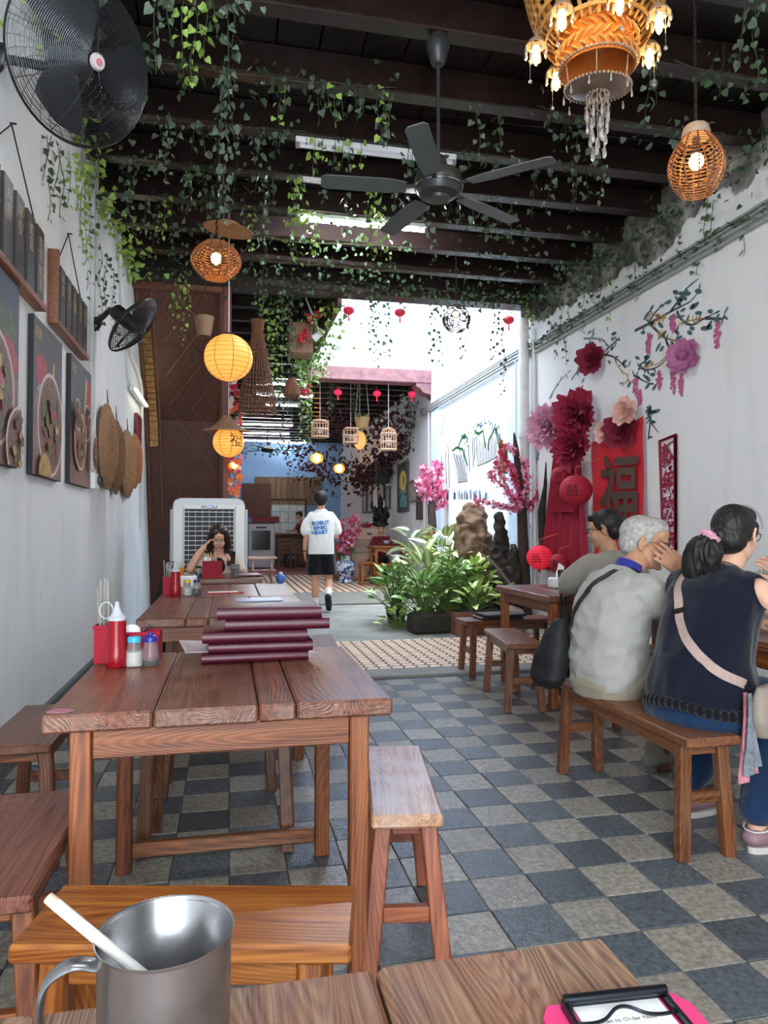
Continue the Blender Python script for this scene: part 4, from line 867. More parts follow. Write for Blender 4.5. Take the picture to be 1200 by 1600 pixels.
part('shorts', remesh(so, .011, cloth('black_shorts', '111114'), 3, (.006, (9, 9, 3), Vector((0, 5, 1))), 'shorts', [((0, 0, .53), (0, 0, -1))]), None, Wk)
M_sock = cloth('white_sock', 'e4e2df'); M_bshoe = mat('black_shoe', '17171a', rough=.5)
part('sock', MB().tube([(-.082, .02, .07), (-.082, .015, .2)], [.045, .049], 14), M_sock, Wk, True); part('sock', MB().tube([(.083, -.19, .24), (.097, -.11, .33)], [.043, .05], 14), M_sock, Wk, True)
s1 = MB(); limb(s1, [(-.082, -.03, .05), (-.084, .06, .05), (-.09, .17, .04)], [.048, .05, .04], ell=.85); part('shoe', remesh(s1, .008, M_bshoe, 2), None, Wk)
s1 = MB(); limb(s1, [(.075, -.235, .235), (.088, -.19, .15), (.10, -.12, .05)], [.047, .05, .042], ell=.85); part('shoe', remesh(s1, .008, M_bshoe, 2), None, Wk)
part('watch', MB().loop([(-.232+.033*math.cos(a), .016+.033*math.sin(a), .875) for a in [2*PI*k/18 for k in range(18)]], .009, 6), M_black, Wk, True)
part('hair', hair_mesh([tball(wT, (0, -.03, .055), (.104, .112, .104)), tball(wT, (0, -.07, .0), (.076, .055, .06)), tball(wT, (0, .03, .095), (.078, .08, .05)), tball(wT, (.03, -.02, .12), (.05, .06, .035))], .007, HB, .006, (50, 50, 50)), None, Wk)
# --- woman with the phone
Q = thing('person', 'long-haired woman in a cream top looking down at her phone', 'person', (-.10, 7.36, 0), PI)
qT = head_T((.0, .10, 1.10), .05, -.42)
b = MB(); head(b, qT, .97); limb(b, [(0, .05, .93), (0, .07, 1.02)], [.05, .047])
loft(b, [((0, 0, .47), .15, .12, 0), ((0, 0, .6), .14, .11, 0), ((0, .01, .75), .15, .105, -.1), ((0, .03, .86), .16, .09, -.2), ((0, .045, .925), .11, .07, -.3), ((0, .05, .95), .06, .05, -.3)])
limb(b, [(.16, .04, .88), (.245, .14, .80), (.27, .25, .80)], [.045, .042, .038]); limb(b, [(.27, .255, .80), (.2, .22, .93), (.135, .165, 1.02)], [.037, .034, .024]); hand(b, (.133, .163, 1.025), (-.45, -.25, .55), (-.8, -.2, -.5), 1, .92, (.5, .7, .6), .08)
limb(b, [(-.16, .04, .88), (-.21, .12, .78), (-.2, .24, .79)], [.045, .042, .038]); limb(b, [(-.2, .245, .79), (-.14, .3, .84)], [.036, .025]); hand(b, (-.14, .3, .84), (.25, .1, .9), (.6, -.6, .1), 1, .92, (.35, .5, .4))
for sx in (-1, 1): limb(b, [(sx*.08, .02, .52), (sx*.1, .35, .49)], [.08, .06]); limb(b, [(sx*.1, .36, .48), (sx*.1, .36, .08)], [.055, .035]); limb(b, [(sx*.1, .34, .05), (sx*.1, .48, .045)], [.036, .03])
part('body', remesh(b, .006, SK3, 3), None, Q); face_bits(Q, qT, .97, IR, HW, mat('lip_rose', 'a8605a', rough=.4))
ts = MB(); loft(ts, [((0, 0, .48), .165, .13, 0), ((0, 0, .6), .155, .122, 0), ((0, .01, .75), .165, .118, -.1), ((0, .03, .86), .172, .1, -.2), ((0, .04, .92), .12, .08, -.3)])
limb(ts, [(.14, .04, .89), (.23, .12, .815)], [.06, .062]); limb(ts, [(-.14, .04, .89), (-.21, .12, .79), (-.2, .23, .79), (-.17, .27, .815)], [.062, .06, .05, .04])
part('top', remesh(ts, .009, cloth('cream_top', 'c3b2a2', .1), 3, (.006, (12, 12, 12), Vector((1, 9, 0)))), None, Q)
part('inner_top', MB().ball((0, .115, .82), (.07, .03, .09), 14, 10), cloth('black_inner', '131215'), Q, True)
so = MB(); loft(so, [((0, 0, .44), .15, .13, 0), ((0, 0, .55), .155, .125, 0)])
for sx in (-1, 1): limb(so, [(sx*.08, .02, .52), (sx*.1, .36, .49), (sx*.1, .36, .15)], [.09, .075, .06])
part('trousers', remesh(so, .012, cloth('dark_trousers2', '202227'), 2), None, Q)
hh = MB()
for sx in (-1, 1): limb(hh, [qT @ Vector((sx*.05, .0, .075)), qT @ Vector((sx*.082, .02, .0)), qT @ Vector((sx*.088, .012, -.09)), qT @ Vector((sx*.075, .03, -.16))], [.04, .034, .034, .018])
tball(qT, (0, -.03, .042), (.086, .1, .09))(hh); tball(qT, (0, -.06, -.05), (.085, .06, .1))(hh); tball(qT, (.045, .045, .085), (.04, .04, .03))(hh); tball(qT, (-.03, .035, .088), (.045, .04, .03))(hh)
part('hair', remesh(hh, .006, HW, 2, (.005, (60, 60, 10), Vector((3, 1, 0)))), None, Q)
ph = thing('phone', 'black phone held up by the long-haired woman', 'phone', (.022, 7.04, .905), (-.45, 0, -.1)); part('case', MB().box((0, 0, 0), (.075, .010, .15), ch=.004), M_black, ph); part('camera_bump', MB().box((.02, -.0062, .055), (.028, .004, .03), ch=.0015), M_bclip, ph)
bench('dark stool under the long-haired woman', (-.1, 7.4), .45, .28, 0, None, top=WD, frame=WD, name='stool')
# --- far figures: kitchen staff and the diner in dark red
def far_person(label, loc, rz, shirt, hair_m, skin, seat=False, cap=False, pose=0):
    r = thing('person', label, 'person', loc, rz); z = -.42 if seat else 0; T = head_T((0, .07, 1.60+z), 0, -.35)
    b = MB(); head(b, T, 1.0); limb(b, [(0, .0, 1.42+z), (0, .03, 1.53+z)], [.055, .05])
    loft(b, [((0, 0, .86+z), .15, .11, 0), ((0, 0, 1.08+z), .135, .1, 0), ((0, 0, 1.3+z), .165, .1, 0), ((0, 0, 1.42+z), .08, .06, 0)])
    for sx in (-1, 1):
        el = (sx*.24, .12, 1.12+z); limb(b, [(sx*.18, 0, 1.37+z), el], [.05, .042]); limb(b, [el, (sx*.12, .36, 1.10+z)], [.04, .028]); hand(b, (sx*.12, .36, 1.10+z), (-sx*.3, 1, 0), (0, 0, -1), -sx, 1., (.3, .4, .3))
        if seat: limb(b, [(sx*.09, 0, .5), (sx*.12, .4, .5)], [.08, .06]); limb(b, [(sx*.12, .41, .49), (sx*.12, .4, .08)], [.055, .036]); limb(b, [(sx*.12, .38, .05), (sx*.12, .52, .045)], [.036, .03])
        else: limb(b, [(sx*.09, 0, .88), (sx*.1, .02, .48), (sx*.1, 0, .09)], [.08, .055, .036]); limb(b, [(sx*.1, -.02, .05), (sx*.1, .14, .045)], [.038, .03])
    part('body', remesh(b, .012, skin, 2), None, r)
    s_ = MB(); loft(s_, [((0, 0, .82+z), .17, .13, 0), ((0, 0, 1.08+z), .155, .12, 0), ((0, 0, 1.3+z), .178, .115, 0), ((0, 0, 1.43+z), .09, .07, 0)])
    for sx in (-1, 1): limb(s_, [(sx*.15, 0, 1.37+z), (sx*.225, .09, 1.18+z)], [.065, .07])
    part('shirt', remesh(s_, .013, shirt, 2), None, r)
    s_ = MB(); loft(s_, [((0, 0, .82+z if not seat else .44), .16, .12, 0), ((0, 0, .95+z if not seat else .56), .16, .12, 0)])
    for sx in (-1, 1): limb(s_, [(sx*.09, 0, .5), (sx*.12, .4, .5), (sx*.12, .4, .15)] if seat else [(sx*.09, 0, .86), (sx*.1, .02, .48), (sx*.1, 0, .13)], [.09, .075, .06])
    part('trousers', remesh(s_, .015, cloth('black_trousers', '141417'), 2), None, r)
    part('hair', hair_mesh([tball(T, (0, -.028, .045), (.083, .1, .09)), tball(T, (0, -.06, -.005), (.068, .055, .06)), tball(T, (0, .03, .088), (.066, .07, .045))], .01, hair_m, .003), None, r)
    return r
M_rs = cloth('dark_red_shirt', '7a1726'); M_rs2 = cloth('maroon_shirt', '5a1420')
far_person('kitchen worker in a dark red shirt bending over behind the counter', (2.32, 23.5, .03), 1.2, M_rs, HB, SK1)
far_person('kitchen worker with black hair standing behind the red-shirted one', (2.75, 23.4, .03), .8, cloth('grey_tee', '55565a'), HB, SK1)
far_person('diner in a dark red shirt at the small table far behind the plants', (aty(596, 830, 15.38).x, 15.38, .02), PI*.9, M_rs2, HB, SK1, seat=True)
# ---------------------------------------------------------------- left wall: posters, plaques, trays, fans, conduit
def TF(off=0., x=0., z=0.): return Matrix.Translation((x, -off, z)) @ Matrix.Rotation(PI/2, 4, 'X')   # flat shapes onto the face of a thing that looks along -Y
def clip(poly, x0, x1, z0, z1):
    def cut(P, f):
        out = []
        for a, b in zip(P, P[1:]+P[:1]):
            fa, fb = f(a), f(b)
            if fa >= 0: out.append(a)
            if fa*fb < 0: t = fa/(fa-fb); out.append((a[0]+(b[0]-a[0])*t, a[1]+(b[1]-a[1])*t))
        return out
    for f in (lambda p: p[0]-x0, lambda p: x1-p[0], lambda p: p[1]-z0, lambda p: z1-p[1]):
        poly = cut(poly, f)
        if len(poly) < 3: return []
    return poly
def ell(cx, cz, rx, rz, n=28, jit=0., rr=None): return [(cx+rx*(1+(rr or R).uniform(-jit, jit))*math.cos(2*PI*k/n), cz+rz*(1+(rr or R).uniform(-jit, jit))*math.sin(2*PI*k/n)) for k in range(n)]
M_slate = mat('print_slate', '4a5059', rough=.45, var=.2, vscale=5); M_table = mat('print_table', '7d625c', rough=.45, var=.35, vscale=7)
M_rim = mat('print_bowl_rim', 'cbb9ad', rough=.45); M_broth = mat('print_broth', '6a4a40', rough=.45, var=.6, vscale=28); M_herb = mat('print_herb', '56603a', rough=.45, var=.5, vscale=40)
M_chili = mat('print_chili', 'a5414e', rough=.45, var=.3, vscale=20); M_corn = mat('print_yellow', 'b99d5c', rough=.45, var=.3, vscale=16); M_steam = mat('print_steam', '8b8f97', rough=.45, var=.2, vscale=6); M_gold = mat('gold_print', 'b9a566', rough=.4, metal=.2)
def poster(label, p0, p1, z0, z1, shapes, title):
    a, b = p0, p1; W, H = b-a, z1-z0
    t = thing('food_poster', label, 'poster', (LW+.001, (a+b)/2, (z0+z1)/2), PI/2, 'food posters on the left wall')
    part('canvas', MB().box((0, -.016, 0), (W, .03, H), ch=.002), mat('canvas_edge', '16181b', rough=.6), t)
    part('picture', MB().box((0, -.0315, 0), (W-.004, .001, H-.004)), M_slate, t)
    for i, (m, poly) in enumerate(shapes):
        q = clip([(x*W, z*H) for x, z in poly], -W/2+.003, W/2-.003, -H/2+.003, H/2-.003)
        if q: part('print', MB().prism(q, .0004, TF(.0320+.0005*i)), m, t)
    if title:
        o = part('lettering', text_mesh(title, .07, M_gold, .0003), None, t); o.rotation_euler = (PI/2, 0, 0); o.location = (-W/2+.1, -.0335, H/2-.085)
rb = random.Random(3)
def bits(cx, cz, rx, rz, mats, n, s):
    out = []
    for k in range(n):
        a, r = rb.uniform(0, 2*PI), math.sqrt(rb.random())*.82; out.append((mats[k % len(mats)], ell(cx+rx*r*math.cos(a), cz+rz*r*math.sin(a), s*rb.uniform(.6, 1.5), s*rb.uniform(.4, 1.), 8, .3, rb)))
    return out
bowl = lambda cx, cz, r, k=.77: [(M_rim, ell(cx, cz, r, r*k)), (M_table, ell(cx, cz, r*.92, r*k*.92)), (M_broth, ell(cx, cz, r*.84, r*k*.84))]+bits(cx, cz, r*.8, r*k*.8, [M_herb, M_chili, M_herb, M_corn, M_broth], 26, r*.12)
tabl = (M_table, [(-.5, -.5), (.5, -.5), (.5, -.02), (.2, .05), (-.5, .02)])
poster('leftmost food poster, cut by the left edge of the photo', 3.05, 3.87, 1.495, 2.41, [tabl, (M_herb, ell(.2, .18, .25, .16, 20, .2, rb)), (M_chili, ell(.3, .06, .18, .1, 18, .2, rb))]+bowl(.02, -.12, .4)+bowl(.48, -.38, .28), None)
poster('middle food poster with one large bowl of dark braised meat', 4.15, 4.815, 1.49, 2.36, [tabl, (M_chili, ell(-.25, .18, .2, .11, 18, .25, rb)), (M_steam, ell(.05, .05, .4, .1, 20, .2, rb)), (M_corn, [(.1, .05), (.16, .05), (.2, .3), (.14, .3)])]+bowl(.08, -.14, .46)+[(M_corn, ell(-.2, -.47, .2, .12))], '阮家')
poster('right-hand food poster with several small bowls, near the wall conduit', 5.08, 5.78, 1.5, 2.37, [tabl, (M_chili, ell(.35, .28, .18, .14, 18, .25, rb)), (M_corn, [(.1, .1), (.2, .1), (.28, .42), (.2, .42)]), (M_chili, ell(.1, .0, .3, .12, 18, .2, rb))]+bowl(.3, .05, .2)+bowl(-.15, -.15, .3)+bowl(-.4, .04, .16)+bowl(.45, -.2, .2), '阮家')
M_frame = wood('plaque_frame_wood', '6a3b25', '9a6043', 'X', rough=.4); M_pl = mat('dark_plaque', '3b3837', rough=.45, var=.15, vscale=30); M_carve = mat('carved_gold', '9c8e70', rough=.5)
def plaque(label, y0, y1, z0, z1, n, words_, over=1.03):
    W, H = y1-y0, z1-z0; t = thing('name_plaque_rack', label, 'plaque', (LW+.003, (y0+y1)/2, (z0+z1)/2), PI/2)
    part('frame_bar', MB().box((0, -.03, -H/2-.02), (W+.06, .06, .035), ch=.003), M_frame, t); part('frame_bar', MB().box((0, -.012, H/2-.03), (W+.06, .02, .03), ch=.003), M_frame, t)
    part('frame_side', MB().box((-W/2-.045, -.03, .02), (.03, .06, H+.11), ch=.003), M_frame, t)
    pw = W/n
    for k in range(n):
        o = part('tablet', MB().box((-W/2+pw*(k+.5), -.045, .0), (pw*.74, .02, H*over), ch=.004), M_pl, t)
        for i, ch_ in enumerate(words_[k % len(words_)]):
            l = part('lettering', text_mesh(ch_, pw*.42, M_carve, .0008), None, o); l.rotation_euler = (PI/2, 0, 0); l.location = (-W/2+pw*(k+.5), -.0562, H*.28-i*H*.2)
    zt = z1+.42
    part('cord', MB().tube([(-W/2, -.03, H/2-.01), (.0, -.008, H/2+.36), (W/2-.08, -.03, H/2-.01)], .004, 6), mat('dark_cord', '3a2a2e', rough=.8), t, True); part('nail', MB().tube([(.0, 0, H/2+.365), (0, -.03, H/2+.365)], .005, 6), M_bclip, t)
plaque('rack of dark carved name tablets nearest the camera on the left wall', 3.30, 4.27, 2.45, 2.83, 5, ['福禄', '寿喜', '平安', '如意', '吉祥如意'])
plaque('rack of dark carved name tablets above the right-hand food poster', 4.62, 5.5, 2.46, 2.80, 5, ['平安', '和气', '生财', '大吉', '如意'])
M_wick = mat('woven_bamboo', '96714f', rough=.65, var=.35, vscale=60, bump=.6, bscale=90); M_wickd = mat('woven_bamboo_dark', '6f5138', rough=.7, var=.35, vscale=60, bump=.6, bscale=90)
def tray(label, y, z, ry, rz_, m, tilt):
    t = thing('woven_tray', label, 'tray', (LW+.02, y, z), (0, tilt, PI/2), 'woven trays on the left wall')
    T = Matrix.Rotation(PI/2, 4, 'X') @ Matrix.Diagonal((ry, rz_, 1, 1))
    part('tray_base', MB().lathe([(0, .085), (.5, .08), (.86, .055), (.97, .03), (1, .015), (.0, .01)], 40, T, cap=False), m, t, True)
    part('rim', MB().loop([(ry*math.cos(a), -.022, rz_*math.sin(a)) for a in [2*PI*k/40 for k in range(40)]], .012, 8), m, t, True)
    sb = MB(); dome = lambda q: .018+.07*(1-min(1, q)**3)
    for k in range(-9, 10):
        x = k/10*ry; h = rz_*math.sqrt(max(0, 1-(x/ry)**2))*.95; P = [(x, -dome(math.hypot(x/ry, z_/rz_))-.002, z_) for z_ in [h*i/6 for i in range(-6, 7)]]
        sb.tube(P, .007, 4)
        z = k/10*rz_; h = ry*math.sqrt(max(0, 1-(z/rz_)**2))*.95; sb.tube([(x_, -dome(math.hypot(x_/ry, z/rz_))-.003, z) for x_ in [h*i/6 for i in range(-6, 7)]], .006, 4)
    part('weave', sb, m, t, kind='stuff'); part('hanging_loop', MB().tube([(-.03, -.02, rz_-.02), (0, -.008, rz_+.14), (.03, -.02, rz_-.02)], .003, 5), M_bclip, t)
tray('large pale woven tray nearest the wall conduit', 6.5, 1.90, .38, .36, M_wick, .08); tray('dark woven tray half hidden behind the large pale one', 7.0, 1.86, .2, .34, M_wickd, .05)
tray('second large woven tray, further from the conduit', 7.75, 1.86, .42, .34, M_wick, .06); tray('small orange-brown woven tray right of the second large one', 8.35, 1.95, .26, .30, mat('woven_orange', '9a5f36', rough=.65, var=.3, vscale=50, bump=.5, bscale=80), .05)
t = thing('red_plaque', 'narrow dark red signboard at the far end of the left wall', 'sign', (LW+.004, 8.72, 2.13), PI/2); part('board', MB().box((0, -.02, 0), (.36, .035, .78), ch=.004), mat('dark_red_board', '6b2226', rough=.5, var=.2), t); part('border', MB().loop([(x, -.04, z) for x, z in ((-.16, -.36), (.16, -.36), (.16, .36), (-.16, .36))], .006, 4), mat('dark_red_trim', '8a3a34', rough=.5), t)
M_cond = mat('conduit_white', 'c4c6c6', rough=.5, var=.1); 
struct('trim_conduit_left', MB().box((LW+.015, 5.9, 2.9), (.03, .05, 2.5), ch=.004).tube([(LW+.02, 6.0, 4.15), (LW+.02, 6.0, 1.62)], .012, 8), M_cond)
t = thing('socket_box', 'white socket with black plug at the bottom of the left wall conduit', 'socket', (LW+.002, 5.95, 1.57), PI/2); part('plate', MB().box((0, -.025, 0), (.17, .05, .13), ch=.008), M_whitep, t); part('plug', MB().box((.05, -.065, .01), (.05, .04, .06), ch=.008), M_black, t)
struct('trim_conduit_far', MB().tube(catmull([(LW+.03, 7.15, 4.05), (LW+.03, 7.3, 3.6), (LW+.03, 7.7, 3.15), (LW+.03, 8.9, 2.95), (LW+.03, 9.05, 2.5), (LW+.03, 9.1, 1.2)], 6), .018, 8), M_cond, smooth=True)
t = thing('wall_tube_light', 'lit fluorescent batten on the left wall beside the woven trays', 'light', (LW+.01, 8.6, 2.73), PI/2)
part('batten', MB().box((0, -.03, -.02), (1.15, .05, .055), ch=.005), M_whitep, t); part('tube', MB().tube([(-.53, -.07, -.03), (.53, -.07, -.03)], .014, 10), glow('tube_warm', 'fff3c4', 3.5), t, True)
# --- wall fans
M_fanb = mat('fan_black', '16171a', rough=.38); M_wire = mat('fan_wire', '3a3d42', rough=.35, metal=.6); M_blade = mat('fan_blade_grey', '2a2c30', rough=.35)
def wall_fan(label, c, rot, r, nr, arm_to, hub):
    t = thing('wall_fan', label, 'fan', c, rot)
    wr = .0016 if r > .3 else .0018; g = MB(); bk = MB()
    prof = lambda q: -.115*(1-(q/r)**2.4)*(r/.35)-.02
    for k in range(nr):
        q = .05+(r-.05)*k/(nr-1); g.loop([(q*math.cos(a), prof(q), q*math.sin(a)) for a in [2*PI*i/44 for i in range(44)]], wr, 3)
    for k in range(9):
        a = 2*PI*k/9+.3; g.tube([(q*math.cos(a), prof(q)+.002, q*math.sin(a)) for q in [.04+(r-.04)*i/6 for i in range(7)]], wr*1.3, 4)
    part('front_guard', g, M_wire, t, kind='stuff')
    prb = lambda q: .10*(1-(q/r)**2.4)*(r/.35)
    for k in range(12):
        q = .08+(r-.08)*k/11; bk.loop([(q*math.cos(a), prb(q), q*math.sin(a)) for a in [2*PI*i/44 for i in range(44)]], wr, 3)
    for k in range(36):
        a = 2*PI*k/36; bk.tube([(q*math.cos(a+q), prb(q), q*math.sin(a+q)) for q in [.08+(r-.08)*i/5 for i in range(6)]], wr, 3)
    part('rear_guard', bk, M_wire, t, kind='stuff')
    part('rim', MB().loop([(r*math.cos(a), -.01, r*math.sin(a)) for a in [2*PI*i/48 for i in range(48)]], .007, 6), M_fanb, t, True)
    part('hub_badge', MB().lathe([(0, .012), (.03, .01), (.037, .0), (.037, -.006)], 20, Matrix.Translation((0, prof(.03)-.006, 0)) @ Matrix.Rotation(PI/2, 4, 'X')), hub[0], t, True); part('hub_logo', MB().lathe([(.016, 0), (.016, .002)], 14, Matrix.Translation((0, prof(.03)-.018, 0)) @ Matrix.Rotation(PI/2, 4, 'X')), hub[1], t)
    for k in range(3):
        b = MB(); V = []; F = []; n = 7
        for i in range(n):
            u = i/(n-1); q = r*(.14+.74*u)
            for j in range(5):
                s_ = (j/4-.5)*(1.0+.35*math.sin(u*PI))*1.5; a = 2*PI*k/3+s_*.62+.25*u; V.append((q*math.cos(a), -.045+.05*(j/4-.5), q*math.sin(a)))
        m_ = len(V); V += [(x, y+.003, z) for x, y, z in V]
        for i in range(n-1):
            for j in range(4): qd = (i*5+j, i*5+j+1, i*5+j+6, i*5+j+5); F += [qd, tuple(m_+v for v in qd[::-1])]
        part('blade', b.add(V, F), M_blade, t, True)
    part('motor', MB().lathe([(0, -.05), (.055, -.05), (.062, -.03), (.07, .10), (.066, .16), (.05, .175), (0, .175)], 24, Matrix.Rotation(-PI/2, 4, 'X') @ TR(s=(r/.35*.95+.2,)*2+(1,))), M_fanb, t, True)
    inv = (Matrix.LocRotScale(Vector(c), Euler(rot), Vector((1, 1, 1)))).inverted(); q = inv @ Vector(arm_to)
    part('arm', MB().tube(catmull([(0, .13, 0), (0, .19, -.03), (Vector((0, .19, -.03))+q)/2, q], 5), .022, 10), M_fanb, t, True)
    part('wall_plate', MB().box(tuple(q), (.03, .09, .14), T=None, ch=.005) if False else MB().ball(q, (.03, .05, .07), 12, 8), M_fanb, t, True)
    return t
wall_fan('large black wall fan with a pale hub at the upper left corner', (-.69, 3.50, 3.37), (math.radians(20), 0, math.radians(45)), .355, 40, (LW+.02, 3.55, 3.37), (mat('hub_pale', 'b9aeb0', rough=.4), mat('hub_pink', 'b06a78', rough=.4)))
wall_fan('smaller black wall fan above the woven trays, tilted down', tuple(aty(206, 507, 5.75)), (math.radians(40), 0, math.radians(84)), .25, 26, (LW+.03, 5.92, 2.80), (M_fanb, M_fanb))
# --- ceiling fan
cf = thing('ceiling_fan', 'dark ceiling fan with five blades hung from a joist', 'fan', (1.15, 3.84, 4.0))
M_cf = mat('ceiling_fan_dark', '2a2b2c', rough=.4); M_cfb = mat('ceiling_fan_blade', '4c5151', rough=.5, var=.1)
part('canopy', MB().lathe([(0, 0), (.045, 0), (.07, -.05), (.072, -.06), (.04, -.16), (.03, -.17), (0, -.17)], 24), M_cf, cf, True); part('rod', MB().tube([(0, 0, -.15), (0, 0, -.72)], .011, 10), M_cf, cf, True)
part('motor', MB().lathe([(0, -.70), (.04, -.70), (.06, -.78), (.125, -.80), (.135, -.83), (.135, -.87), (.11, -.915), (.065, -.93), (.06, -.945), (0, -.945)], 32), M_cf, cf, True)
part('band', MB().loop([(.137*math.cos(a), .137*math.sin(a), -.875) for a in [2*PI*k/32 for k in range(32)]], .004, 6), mat('chrome_band', 'b9bcbd', rough=.2, metal=1.), cf, True)
for a in (28, 104, 176, 244, 318):
    T = Matrix.Rotation(math.radians(a), 4, 'Z'); b = MB(); b.prism([(.19, -.045), (.3, -.062), (.64, -.058), (.665, -.04), (.665, .04), (.64, .058), (.3, .062), (.19, .045)], .006, T @ Matrix.Translation((0, 0, -.885)) @ Matrix.Rotation(.16, 4, 'X'))
    o = part('blade', b, M_cfb, cf); part('bracket', MB().box((.165, 0, -.876), (.10, .03, .008), T, ch=.002), M_cf, o)
# --- ceiling tubes
def batten(label, c, lit, rz=.0, L=1.2, group=None, k=22.):
    t = thing('ceiling_tube_light', label, 'light', c, rz, group); part('batten', MB().box((0, 0, -.02), (L, .05, .04), ch=.004), M_whitep, t)
    part('tube', MB().tube([(-L/2+.03, 0, -.058), (L/2-.03, 0, -.058)], .015, 10), glow('tube_lit_%d' % k, 'f2f7ff', k) if lit else mat('tube_off', 'd4d4dc', rough=.3), t, True)
    for s in (-1, 1): part('end_cap', MB().box((s*(L/2-.015), 0, -.055), (.03, .036, .04), ch=.004), mat('end_cap_pink', '8c7a88', rough=.4), t)
    return t
p = aty(567, 344, 6.28); batten('lit fluorescent tube among the ivy on the ceiling', (p.x, 6.28, 3.998), True, k=150.)
batten('unseen fluorescent fill tube added on a joist above the camera', (.1, 1.40, 3.998), True, k=60.); batten('unseen fluorescent fill tube added on a joist behind the camera', (.1, -.43, 3.998), True, k=60.)  # two fill lamps added out of view to brighten the room from the front
p = aty(590, 230, 5.06); batten('unlit fluorescent tube on the joist in front of the lit one', (p.x, 5.06, 3.998), False)
for k, (px, y, L) in enumerate(((447, 13.85, .85), (444, 15.05, 1.25), (441, 16.25, .8), (415, 19.4, 1.5), (413, 21.2, 1.5), (408, 23.0, 1.9))):
    p = aty(px, 640, y); batten('lit fluorescent tube on the far hall ceiling, %s from the front' % ('first', 'second', 'third', 'fourth', 'fifth', 'sixth', 'seventh')[k], (p.x, y, 4.05), True, 0, L, 'far hall ceiling tubes')
fc = thing('ceiling_fan', 'small dark ceiling fan in the far hall before the blue wall', 'fan', (aty(418, 707, 21).x, 21, 4.25)); part('rod', MB().tube([(0, 0, 0), (0, 0, -.68)], .02, 8), M_cf, fc, True); part('motor', MB().lathe([(0, -.62), (.1, -.66), (.2, -.74), (.16, -.82), (0, -.84)], 20), M_cf, fc, True)
for a in (0, 120, 240): part('blade', MB().box((.5, 0, -.75), (.75, .13, .01), Matrix.Rotation(math.radians(a+8), 4, 'Z')), M_cf, fc)
# ---------------------------------------------------------------- lanterns and hanging things
M_rat = mat('rattan', '8a5c3a', rough=.5, var=.3, vscale=40); M_ratd = mat('rattan_dark', '5c3b28', rough=.5, var=.2, vscale=30); M_chain = mat('dark_chain', '2a2522', rough=.5, metal=.6)
M_bulb = glow('warm_bulb', 'ffc46a', 28.); M_cordw = mat('white_cord', 'c9c4bc', rough=.6)
def chain(mb, x, y, z0, z1, s=.03):
    n = max(2, int((z1-z0)/(s*.75)))
    for k in range(n):
        z = z0+(z1-z0)*(k+.5)/n; h = s*.5; w_ = s*.22; c = [(w_*math.cos(a), h*math.sin(a)) for a in [2*PI*i/8 for i in range(8)]]
        mb.loop([(x+(u if k % 2 else 0), y+(0 if k % 2 else u), z+v) for u, v in c], s*.09, 4)
def rattan(name, label, c, prof, nrib, nring, wr, ztop, cat='lantern', use_chain=True, bulb=.03, m=None, zz=True):
    """prof(u) -> radius, z for u 0..1 bottom to top; woven rings over ribs with a lit bulb inside"""
    t = thing(name, label, cat, c); m = m or M_rat
    rb_ = MB(); rg = MB()
    for k in range(nrib):
        a = 2*PI*k/nrib; rb_.tube([(prof(u)[0]*math.cos(a), prof(u)[0]*math.sin(a), prof(u)[1]) for u in [i/12 for i in range(13)]], wr*1.2, 5)
    part('ribs', rb_, M_ratd, t, kind='stuff')
    for k in range(nring):
        u = (k+.5)/nring; r, z = prof(u); dz = (prof(min(1, u+.5/nring))[1]-prof(max(0, u-.5/nring))[1])*.35 if zz else 0
        rg.loop([((r+wr*.45*(1 if (i+k) % 2 else -1))*math.cos(a), (r+wr*.45*(1 if (i+k) % 2 else -1))*math.sin(a), z+dz*math.sin(3*a+k)) for i, a in enumerate([2*PI*i/(nrib*2) for i in range(nrib*2)])], wr, 4)
    part('weave', rg, m, t, kind='stuff')
    zt = prof(1)[1]; part('bulb', MB().ball((0, 0, (prof(0)[1]+zt)/2+bulb*.5), (bulb, bulb, bulb*1.15), 14, 10), M_bulb, t, True)
    part('socket', MB().lathe([(.018, (prof(0)[1]+zt)/2+bulb*1.5), (.018, zt)], 12), M_black, t)
    if ztop is not None:
        h = MB(); z1 = ztop-c[2]
        if use_chain: chain(h, 0, 0, zt, z1)
        h.tube([(.006, 0, zt), (.006, 0, z1)], .003, 5); part('hanger', h, M_chain, t)
    return t
c = aty(1088, 258, 3.06); eg = rattan('rattan_lantern', 'egg-shaped rattan lantern hanging at the upper right', tuple(c), lambda u: (.135*math.sin(PI*(.16+.70*u))**.85*(1.03-.12*u), -.145+.29*u), 12, 17, .003, 4.2, bulb=.035, zz=False)
part('collar', MB().lathe([(.062, .135), (.068, .15), (.06, .185), (.05, .195), (.0, .195)], 24), mat('collar_tan', 'a08c78', rough=.6), eg, True)
c = aty(338, 408, 4.72); rattan('rattan_lantern', 'flattened round rattan lantern lit at the upper left', tuple(c), lambda u: (.16*math.sin(PI*(.13+.74*u))**.8, -.115+.23*u), 14, 16, .0034, 4.2, bulb=.034, zz=False)
t = thing('woven_hat', 'round woven straw disc above the flattened rattan lantern', 'hat', tuple(aty(357, 358, 5.05)), (.1, .12, 0)); part('disc', MB().lathe([(0, .05), (.07, .045), (.09, .012), (.17, -.005), (.172, -.01), (.09, .004), (0, .035)], 32, cap=False), M_wick, t, True); part('rim', MB().loop([(.171*math.cos(a), .171*math.sin(a), -.007) for a in [2*PI*k/32 for k in range(32)]], .006, 5), M_wickd, t, True); part('cord', MB().tube([(0, 0, .045), (0, 0, .62)], .003, 5), M_chain, t)
